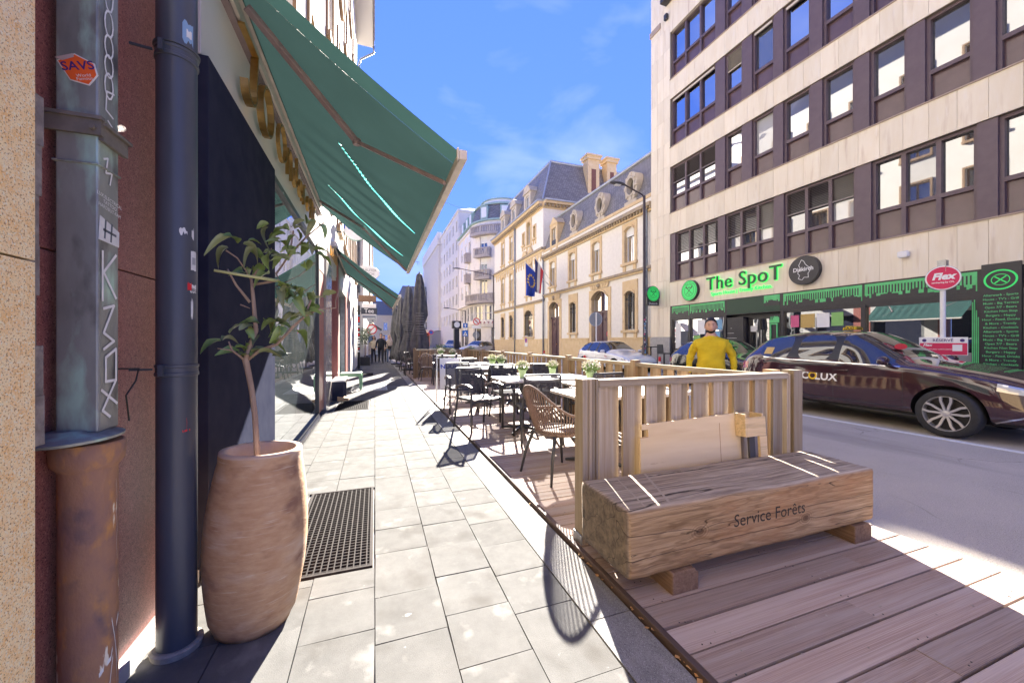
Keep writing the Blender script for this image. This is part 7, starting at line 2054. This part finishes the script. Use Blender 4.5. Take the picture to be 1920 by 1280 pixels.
build(MB().box(-.62,.0,-.06,-.04,1.95,2.6), 'plate', BLU, t); mb = MB(); mb.prism([(-.54,2.03),(-.08,2.03),(-.31,2.5)], lambda a, b, d: (a, -.062-d, b), 0, .004); tri = build(mb, 'triangle', SIGNW, t); mb = MB(); mb.prism([(-.36,2.1),(-.26,2.1),(-.28,2.3),(-.31,2.38),(-.34,2.3)], lambda a, b, d: (a, -.067-d, b), 0, .004); build(mb, 'figure', BLACK, tri)
build(MB().box(-.55,-.05,-.06,-.04,2.9,3.4), 'plate', BLU, t); mb = MB(); mb.prism([(-.34,2.95),(-.26,2.95),(-.26,3.15),(-.18,3.15),(-.3,3.35),(-.42,3.15),(-.34,3.15)], lambda a, b, d: (a, -.062-d, b), 0, .004); build(mb, 'arrow', SIGNW, t); build(MB().box(-.5,-.1,-.06,-.04,2.65,2.86), 'plate', SIGNW, t)
t = thing('turn_sign', 'round red-ringed no-turn sign above a white direction plate', 'sign', (9.9, 38.5, -.08)); mb = MB(); mb.tube([(0,0,0),(0,0,3.4)], .035, 8); build(mb, 'pole', WHITE, t)
disc_ = MB(); disc(disc_, (0,-.05,3.45), .36, .02); build(disc_, 'plate', SIGNW, t); mb = MB(); mb.ring(lambda a, b, d: (a, -.066+d, 3.45+b), .28, .37, -.004, .0, 28); mb.beam((-.22,-.068,3.67),(.22,-.068,3.23),.07,.004, up=(0,1,0)); build(mb, 'ring', RED, t); mb = MB(); mb.beam((.05,-.064,3.28),(.05,-.064,3.5),.004,.06, up=(1,0,0)); mb.beam((.05,-.064,3.5),(-.16,-.064,3.5),.06,.004, up=(0,1,0)); build(mb, 'arrow', BLACK, t)
build(MB().box(-.5,.5,-.06,-.04,2.72,3.02), 'plate', SIGNW, t); disc_ = MB(); disc(disc_, (-.02,.05,2.05), .36, .02); build(disc_, 'plate', M('sign_back_grey', (.22,.24,.26), .5), t)
t = thing('no_stopping_sign', 'small blue and red round sign near the bus', 'sign', (7.1, 52, -.08)); mb = MB(); mb.tube([(0,0,0),(0,0,2.6)], .035, 8); build(mb, 'pole', STEEL, t); disc_ = MB(); disc(disc_, (0,-.05,2.6), .3, .02); build(disc_, 'plate', BLU, t); mb = MB(); mb.ring(lambda a, b, d: (a, -.066+d, 2.6+b), .23, .31, -.004, 0, 24); build(mb, 'ring', RED, t)
t = thing('clock_post', 'black post with a square lit clock face beyond the far fence', 'clock post', (3.45, 17.0, -.08)); build(MB().box(-.11,.11,-.11,.11,0,1.95), 'post', BLACK, t); build(MB().box(-.2,.2,-.12,.12,1.96,2.3), 'head', BLACK, t, bevel=.02); disc_ = MB(); disc(disc_, (0,-.124,2.13), .13, .008); build(disc_, 'face', SIGNW, t)
for i, (x, y, lab) in enumerate(((9.7,11.2,'red and white plastic bollard between the white car and the bar'), (9.6,21.0,'red tipped bollard behind the white car'))):
    t = thing('bollard', lab, 'bollard', (x,y,-.08), group='red and white bollards'); mb = MB(); mb.lathe([(.10,0),(.10,.03),(.05,.05),(.045,.5)], 14); build(mb, 'base', RED, t); mb = MB(); mb.lathe([(.046,.5),(.046,.66)], 14); build(mb, 'reflector', SIGNW, t); mb = MB(); mb.lathe([(.045,.661),(.045,.8),(.03,.83)], 14); build(mb, 'cap', RED, t)
def barchair(label, x, y, rz):
    t = thing('bar_chair', label, 'chair', (x,y,.03), R(rz), group='high chairs outside the bar')
    for a in (-.2,.2):
        for b in (-.2,.2): mb = MB(); mb.tube([(a,b,0),(a*.85,b*.85,.75)], .018, 6); build(mb, 'leg', DKMETAL, t)
    build(MB().box(-.2,.2,-.2,.2,.75,.79), 'seat', DKMETAL, t, bevel=.01); build(MB().prism([(-.19,.79),(.19,.79),(.17,1.15),(-.17,1.15)], lambda a, b, d: (a, .18+d+.06*(b-.79), b), 0, .025), 'backrest', DKMETAL, t, bevel=.01)
    mb = MB(); mb.beam((-.19,-.19,.3),(.19,-.19,.3),.02,.02); build(mb, 'foot_rail', DKMETAL, t); return t
barchair('left high chair outside the bar window', 11.4, 12.9, 90); barchair('right high chair outside the bar window', 11.5, 12.0, -80)
t = thing('bar_table', 'dark high table between the chairs outside the bar', 'table', (11.3,13.6,.03)); build(MB().box(-.3,.3,-.3,.3,1.02,1.06), 'top', DKMETAL, t); mb = MB(); mb.tube([(0,0,0),(0,0,1.02)], .03, 8); mb.lathe([(.22,0),(.22,.02)], 16); build(mb, 'pedestal', DKMETAL, t)
mb = MB(); n = 24
pa, pb = Vector((-.95,26,13.6)), Vector((12.7,50,18.9))
mb.tube([tuple(pa+(pb-pa)*k/n-Vector((0,0,.9*math.sin(math.pi*k/n)))) for k in range(n+1)], .016, 5)
setp(build(mb, 'overhead_cable', M('cable_grey', (.4,.4,.42), .6)), 'thin cable strung across the street under the sky', 'cable')
# planters with shrubs and bicycles beyond the far fence
SHR = M('shrub_leaf', (.1,.17,.04), .6, (.2,.28,.07), 14, rnd=.2)
for i, (x, y, r, lab) in enumerate(((2.55,15.9,.34,'bright green shrub beyond the far fence, left of the black post'), (3.1,16.3,.22,'low green shrub at the foot of the black clock post'), (4.1,17.0,.27,'dark green shrub right of the black clock post'))):
    p = thing('plant_box', ['wooden plant box left of the clock post','wooden plant box at the clock post','wooden plant box right of the clock post'][i], 'planter', (x,y,0), group='plant boxes beyond the far fence'); build(MB().box(-.3,.3,-.2,.2,0,.62), 'box', M('plantbox_wood', (.12,.08,.06), .8, (.17,.12,.09), 8), p, bevel=.01)
    s_ = thing('shrub', lab, 'shrub', (x,y,.62), group='shrubs in plant boxes'); leafball(s_, 'foliage', (0,0,r*.8), r, 800, SHR, .035, 40+i, 1.0); mb = MB(); mb.tube([(0,0,0),(0,0,r)], .012, 5); build(mb, 'stem', BARK, s_)
def bicycle(label, x, y, rz):
    t = thing('bicycle', label, 'bicycle', (x,y,0), R(rz), group='bicycles by the parasols')
    for q in (-.52,.52):
        mb = MB(); mb.ring(lambda a, b, d: (q+a, d, .34+b), .315, .34, -.015, .015, 24); w = build(mb, 'wheel', TYRE, t); mb = MB()
        for k in range(8): mb.beam((q,0,.34),(q+.31*math.cos(k*.785),0,.34+.31*math.sin(k*.785)),.004,.004)
        build(mb, 'spoke', STEEL, w)
    mb = MB()
    for a, b in (((-.52,.34),(-.1,.32)),((-.1,.32),(-.22,.85)),((-.22,.82),(.38,.82)),((-.1,.32),(.38,.82)),((-.52,.34),(-.2,.78)),((.38,.9),(.52,.34))): mb.tube([(a[0],0,a[1]),(b[0],0,b[1])], .016, 6)
    build(mb, 'frame', BLACK, t); mb = MB(); mb.tube([(.36,-.28,.98),(.38,0,.96),(.36,.28,.98)], .012, 6); mb.tube([(.38,0,.96),(.38,0,.88)], .012, 6); build(mb, 'handlebar', STEEL, t); build(MB().box(-.35,-.1,-.06,.06,.86,.91), 'saddle', BLACK, t, bevel=.02)
bicycle('bicycle under the tallest parasol', 2.35, 18.6, 70); bicycle('bicycle right of the tallest parasol', 2.9, 19.4, 50); bicycle('bicycle behind the second parasol', 1.9, 20.2, 100)

# ================================================================== people
SKIN = M('skin', (.52,.31,.23), .55, (.52,.31,.22), 9); HAIR_D = M('dark_hair', (.015,.011,.009), .6); HAIR_B = M('blonde_hair', (.42,.28,.13), .6); SHOE = M('dark_shoe', (.02,.018,.018), .5); EYE = M('eye_dark', (.02,.015,.012), .3); LIP = M('lip', (.36,.14,.12), .5)
def person(label, loc, rz, h, top, bottom, hair, pose, girth=1.0, group=None, longhair=False, coat=.5, shoe=SHOE, hs=1.0):
    """one continuous skinned body facing -Y; materials follow the clothing; hair is a child"""
    t = thing('person', label, 'person', loc, rz, group)
    s = h/1.78; J = {}
    V = []; E = []; Rd = []
    def add(p, r, par):
        V.append(Vector(p)*s); Rd.append((r[0]*s, r[1]*s) if isinstance(r, tuple) else (r*s, r*s)); i = len(V)-1
        if par is not None: E.append((par, i))
        return i
    g = girth
    pel = add((0,0,.94), (.165*g,.12*g), None); ab = add((0,-.015*g,1.06), (.165*g,.125*g**1.3), pel); ch = add((0,-.005,1.24), (.175*g,.125*g), ab); sh = add((0,.0,1.38), (.115*g,.085*g), ch); nk = add((0,-.005,1.47), .066*g**.5, sh); hd = add((0,-.015,1.58), .07, nk)
    for sd in (-1, 1):
        P = pose['L' if sd < 0 else 'R']
        a = add((sd*.15*g, 0, 1.355), .07*g, sh); el = P['elbow']; wr_ = P['wrist']
        b = add((sd*(.17*g+.02)+sd*el[0]*.5, el[1]*.5, 1.355-(1.355-el[2])*.5), .054*g, a); e = add((sd*(.18*g+el[0]), el[1], el[2]), .045*g, b); w = add((sd*(.18*g+wr_[0]), wr_[1], wr_[2]), .034*g**.5, e)
        hn = (sd*(.18*g+wr_[0]+P['hand'][0]), wr_[1]+P['hand'][1], wr_[2]+P['hand'][2]); hh = add(hn, .03, w); J['hand%d' % sd] = (Vector(hn)*s, Vector((sd*(.18*g+wr_[0]), wr_[1], wr_[2]))*s)
        kn, an = P['knee'], P['ankle']
        hp = add((sd*.095*g, 0, .86), .095*g, pel); k_ = add((sd*.10+sd*kn[0], kn[1], kn[2]), .062*g**.5, hp); a_ = add((sd*.10+sd*an[0], an[1], an[2]), .044, k_); add((sd*.11+sd*an[0], an[1]-.13, max(.035, an[2]-.06)), .038, a_)
    me = bpy.data.meshes.new('figure'); me.from_pydata([tuple(v) for v in V], E, []); o = bpy.data.objects.new('tmpfig', me); COL.objects.link(o)
    m = o.modifiers.new('skin', 'SKIN'); m.use_smooth_shade = True
    for i, r in enumerate(Rd): me.skin_vertices[0].data[i].radius = r; me.skin_vertices[0].data[i].use_root = (i == 0)
    m2 = o.modifiers.new('sub', 'SUBSURF'); m2.levels = m2.render_levels = 3 if girth > 1.2 else 2
    bpy.context.view_layer.update(); body = bpy.data.meshes.new_from_object(o.evaluated_get(bpy.context.evaluated_depsgraph_get())); bpy.data.objects.remove(o)
    if girth > 1.2:         # loose knit: folds hang across the chest and bunch on the sleeves
        for v in body.vertices:
            z = v.co.z/s
            if .87 < z < 1.42: v.co += v.normal*(.022*mnoise.noise((v.co.x*7, v.co.y*7, v.co.z*(13 if abs(v.co.x) > .24 else 6)))+.01*mnoise.noise((v.co.x*15, v.co.y*15, v.co.z*22)))
    mb = MB(); mb.addmesh(body, Matrix())
    def matof(c):
        z = c.z/s
        if z > 1.475 and abs(c.x) < .14*s: return 2
        for sd in (-1, 1):
            hp_, wp = J['hand%d' % sd]
            if (c-hp_).length < .085*s: return 2
        if z < .09: return 3
        armside = abs(c.x)/s > .2*g
        if z > coat+.02*math.sin(c.x*30) or armside: return 0
        return 1
    mb.m = [matof(sum((Vector(mb.v[i]) for i in f_), Vector())/len(f_)) for f_ in mb.f]
    # head: shaped ellipsoid with brow, nose and chin, same mesh
    n, q = 18, 16; hc = Vector((0,-.02,1.655-.02*(hs-1)*10))*s; b = len(mb.v)
    for i in range(q+1):
        ph = math.pi*i/q
        for k in range(n):
            th = 2*math.pi*k/n; x, y, z = math.sin(ph)*math.cos(th), math.sin(ph)*math.sin(th), math.cos(ph)
            rx, ry, rz_ = .077*hs, .098*hs, .122*hs
            jaw = 1-.28*max(0, -z)**1.5; px, py, pz = x*rx*jaw, y*ry*(1-.1*max(0,-z)), z*rz_
            if y < -.6 and abs(x) < .35: py -= .016*max(0, 1-abs(z+.12)/.3)*(1-abs(x)/.35)
            if y < -.5 and abs(z-.12) < .15: py += .006
            mb.v.append((hc.x+px*s, hc.y+py*s, hc.z+pz*s))
    for i in range(q):
        for k in range(n): k2 = (k+1) % n; mb.f.append((b+i*n+k, b+i*n+k2, b+(i+1)*n+k2, b+(i+1)*n+k)); mb.m.append(2)
    for sd in (-1, 1):     # ears, eyes and fingers belong to the same body
        mb.lathe([(.006*s,-.008*s),(.024*s,-.004*s),(.02*s,.008*s)], 8, (hc.x+sd*.079*hs*s, hc.y+.012*s, hc.z-.01*s), 'x', 2)
        mb.lathe([(.003*s,-.006*s),(.0065*s,0),(.003*s,.006*s)], 8, (hc.x+sd*.03*s, hc.y-.091*hs*s, hc.z+.012*s), 'y', 4)
        mb.box(hc.x+sd*.03*s-.016*s, hc.x+sd*.03*s+.016*s, hc.y-.096*hs*s, hc.y-.085*hs*s, hc.z+.031*s, hc.z+.035*s, 5)
        hp_, wp = J['hand%d' % sd]; d = (hp_-wp).normalized(); side_ = Vector((0,1,0))
        for fi in range(4):
            off_ = side_*(.022*s*(fi-1.5)); L_ = (.062,.072,.068,.054)[fi]*s; p0 = hp_+off_+d*.012*s
            mb.tube([p0, p0+d*L_*.55, p0+d*L_*.95+Vector((-sd*.018*s,0,0))], [.0105*s,.0095*s,.0075*s], 6, 2)
        th0 = hp_-d*.03*s+Vector((0,-.028*s,0)); mb.tube([th0, th0+d*.035*s+Vector((-sd*.005*s,-.018*s,0)), th0+d*.062*s+Vector((-sd*.008*s,-.02*s,0))], [.012*s,.011*s,.008*s], 6, 2)
    mb.box(hc.x-.024*s, hc.x+.024*s, hc.y-.090*hs*s, hc.y-.080*hs*s, hc.z-.062*s, hc.z-.052*s, 6)
    bo = build(mb, 'body', [top, bottom, SKIN, shoe, EYE, hair, LIP], t, smooth=True)
    hb = MB(); n, q = 18, 8
    zlow = -.05 if not longhair else -.9
    for i in range(q+1):
        ph = math.pi*.56*i/q
        for k in range(n):
            th = 2*math.pi*k/n; y_ = math.sin(th); front = max(0, -y_); p2 = ph*(1-.47*front**.6)
            x, y, z = math.sin(p2)*math.cos(th), math.sin(p2)*math.sin(th), math.cos(p2)
            hb.v.append((hc.x+x*.086*hs*s, hc.y+.006*s+y*.106*hs*s, hc.z+z*.134*hs*s))
    for i in range(q):
        for k in range(n): k2 = (k+1) % n; hb.f.append((i*n+k, i*n+k2, (i+1)*n+k2, (i+1)*n+k)); hb.m.append(0)
    if longhair:
        for k in range(-4, 5):
            a = R(90+k*26); hb.tube([hc+Vector((.078*math.cos(a),.085*math.sin(a),.03))*s, hc+Vector((.10*math.cos(a),.1*math.sin(a),-.1))*s, hc+Vector((.09*math.cos(a),.09*math.sin(a),-.24))*s], [.03*s,.034*s,.012*s], 6)
    build(hb, 'hair', hair, t, smooth=True)
    return t, hc, s
std = dict(elbow=(.06,.03,1.12), wrist=(.10,-.06,.90), hand=(.01,-.02,-.09), knee=(.01,-.02,.48), ankle=(.02,.02,.09))
def P_(**kw): d = dict(std); d.update(kw); return d
YELS = M('mustard_sweater', (.62,.46,.015), .9, (.52,.38,.012), 5, stretch=(1,1,1.6), bump=1.0, bscale=11); DARKT = M('dark_trousers', (.03,.032,.04), .8)
man, hc, s = person('stocky man in a mustard yellow sweater walking on the road behind the fence', (4.98,4.6,-.08), R(-47), 1.76, YELS, DARKT, HAIR_D,
       {'L': P_(elbow=(.075,.02,1.13), wrist=(.09,-.06,.90), hand=(.0,-.02,-.09)), 'R': P_(elbow=(.08,.03,1.12), wrist=(.085,-.04,.89), hand=(.0,-.02,-.09), knee=(.01,-.10,.5), ankle=(.02,-.05,.09))}, girth=1.28, coat=.86, hs=1.1)
bd = MB(); n = 14; hs = 1.1
for i in range(5):
    for k in range(n+1):
        a = R(-170+160*k/n); zz = -.058-.014*i-(.012 if 4 < k < 10 else 0)*(1 if i == 0 else 0); zn = min(.985, abs(zz)/.122); q_ = math.sqrt(1-zn*zn); wx = .077*(1-.28*zn**1.5)*q_*1.06; wy = .098*(1-.1*zn)*q_*1.07
        bd.v.append((hc.x+wx*hs*s*math.cos(a), hc.y+wy*hs*s*math.sin(a), hc.z+zz*hs*s))
for i in range(4):
    for k in range(n): q = i*(n+1)+k; bd.f.append((q,q+1,q+n+2,q+n+1)); bd.m.append(0)
build(bd, 'beard', HAIR_D, man, smooth=True)
mb = MB(); mb.lathe([(.10*s,1.43*s),(.098*s,1.455*s),(.088*s,1.485*s),(.074*s,1.488*s)], 24, close=False); build(mb, 'collar', YELS, man, smooth=True)
walkA = {'L': P_(knee=(0,-.14,.52), ankle=(.0,-.22,.10)), 'R': P_(knee=(0,.02,.46), ankle=(0,.22,.13), wrist=(.06,.1,.92))}; walkB = {'L': P_(knee=(0,.02,.46), ankle=(0,.2,.13)), 'R': P_(knee=(0,-.14,.52), ankle=(0,-.2,.10), wrist=(.06,-.16,.95))}
person('woman in a cream jacket and wide black trousers beside the man in navy', (-.06,24.4,0), 0, 1.66, M('cream_jacket', (.6,.5,.36), .85), M('black_trousers', (.02,.02,.022), .8), HAIR_D, walkA, longhair=True, coat=.95, group='pedestrians walking towards the camera')
person('bearded man in a long dark navy coat walking towards the camera', (.34,24.0,0), 0, 1.8, M('navy_coat', (.014,.016,.024), .85), M('navy_trousers', (.02,.024,.034), .8), HAIR_D, walkB, girth=1.08, coat=.55, group='pedestrians walking towards the camera')
person('woman in a beige jacket and blue jeans with a black shoulder bag', (.84,25.0,0), 0, 1.72, M('beige_jacket', (.5,.4,.32), .85), M('blue_jeans', (.1,.15,.24), .85), HAIR_B, walkA, coat=.88, longhair=False, group='pedestrians walking towards the camera')
person('person in black half hidden behind the man in the dark coat', (.55,26.2,0), 0, 1.7, M('black_jacket', (.02,.02,.02), .8), M('black_trousers', (.02,.02,.022), .8), HAIR_D, walkB, coat=.85, group='pedestrians walking towards the camera')
t = thing('shoulder_bag', 'small black shoulder bag worn by the woman in beige', 'bag', (.86,24.84,.86)); build(MB().box(-.13,.13,-.05,.05,0,.17), 'pouch', BLACK, t, bevel=.03); mb = MB(); mb.tube([(-.1,0,.16),(-.22,.0,.42),(-.24,.08,.6)], .012, 5); build(mb, 'strap', BLACK, t)
t = thing('carrier_bag', 'pale blue paper bag carried between the couple', 'bag', (.14,24.2,.52)); build(MB().box(-.1,.1,-.05,.05,0,.28), 'bag', M('pale_bag', (.5,.58,.7), .7), t, bevel=.01); mb = MB(); mb.tube([(-.05,0,.28),(-.03,0,.4),(.03,0,.4),(.05,0,.28)], .006, 5); build(mb, 'handle', WHITE, t)
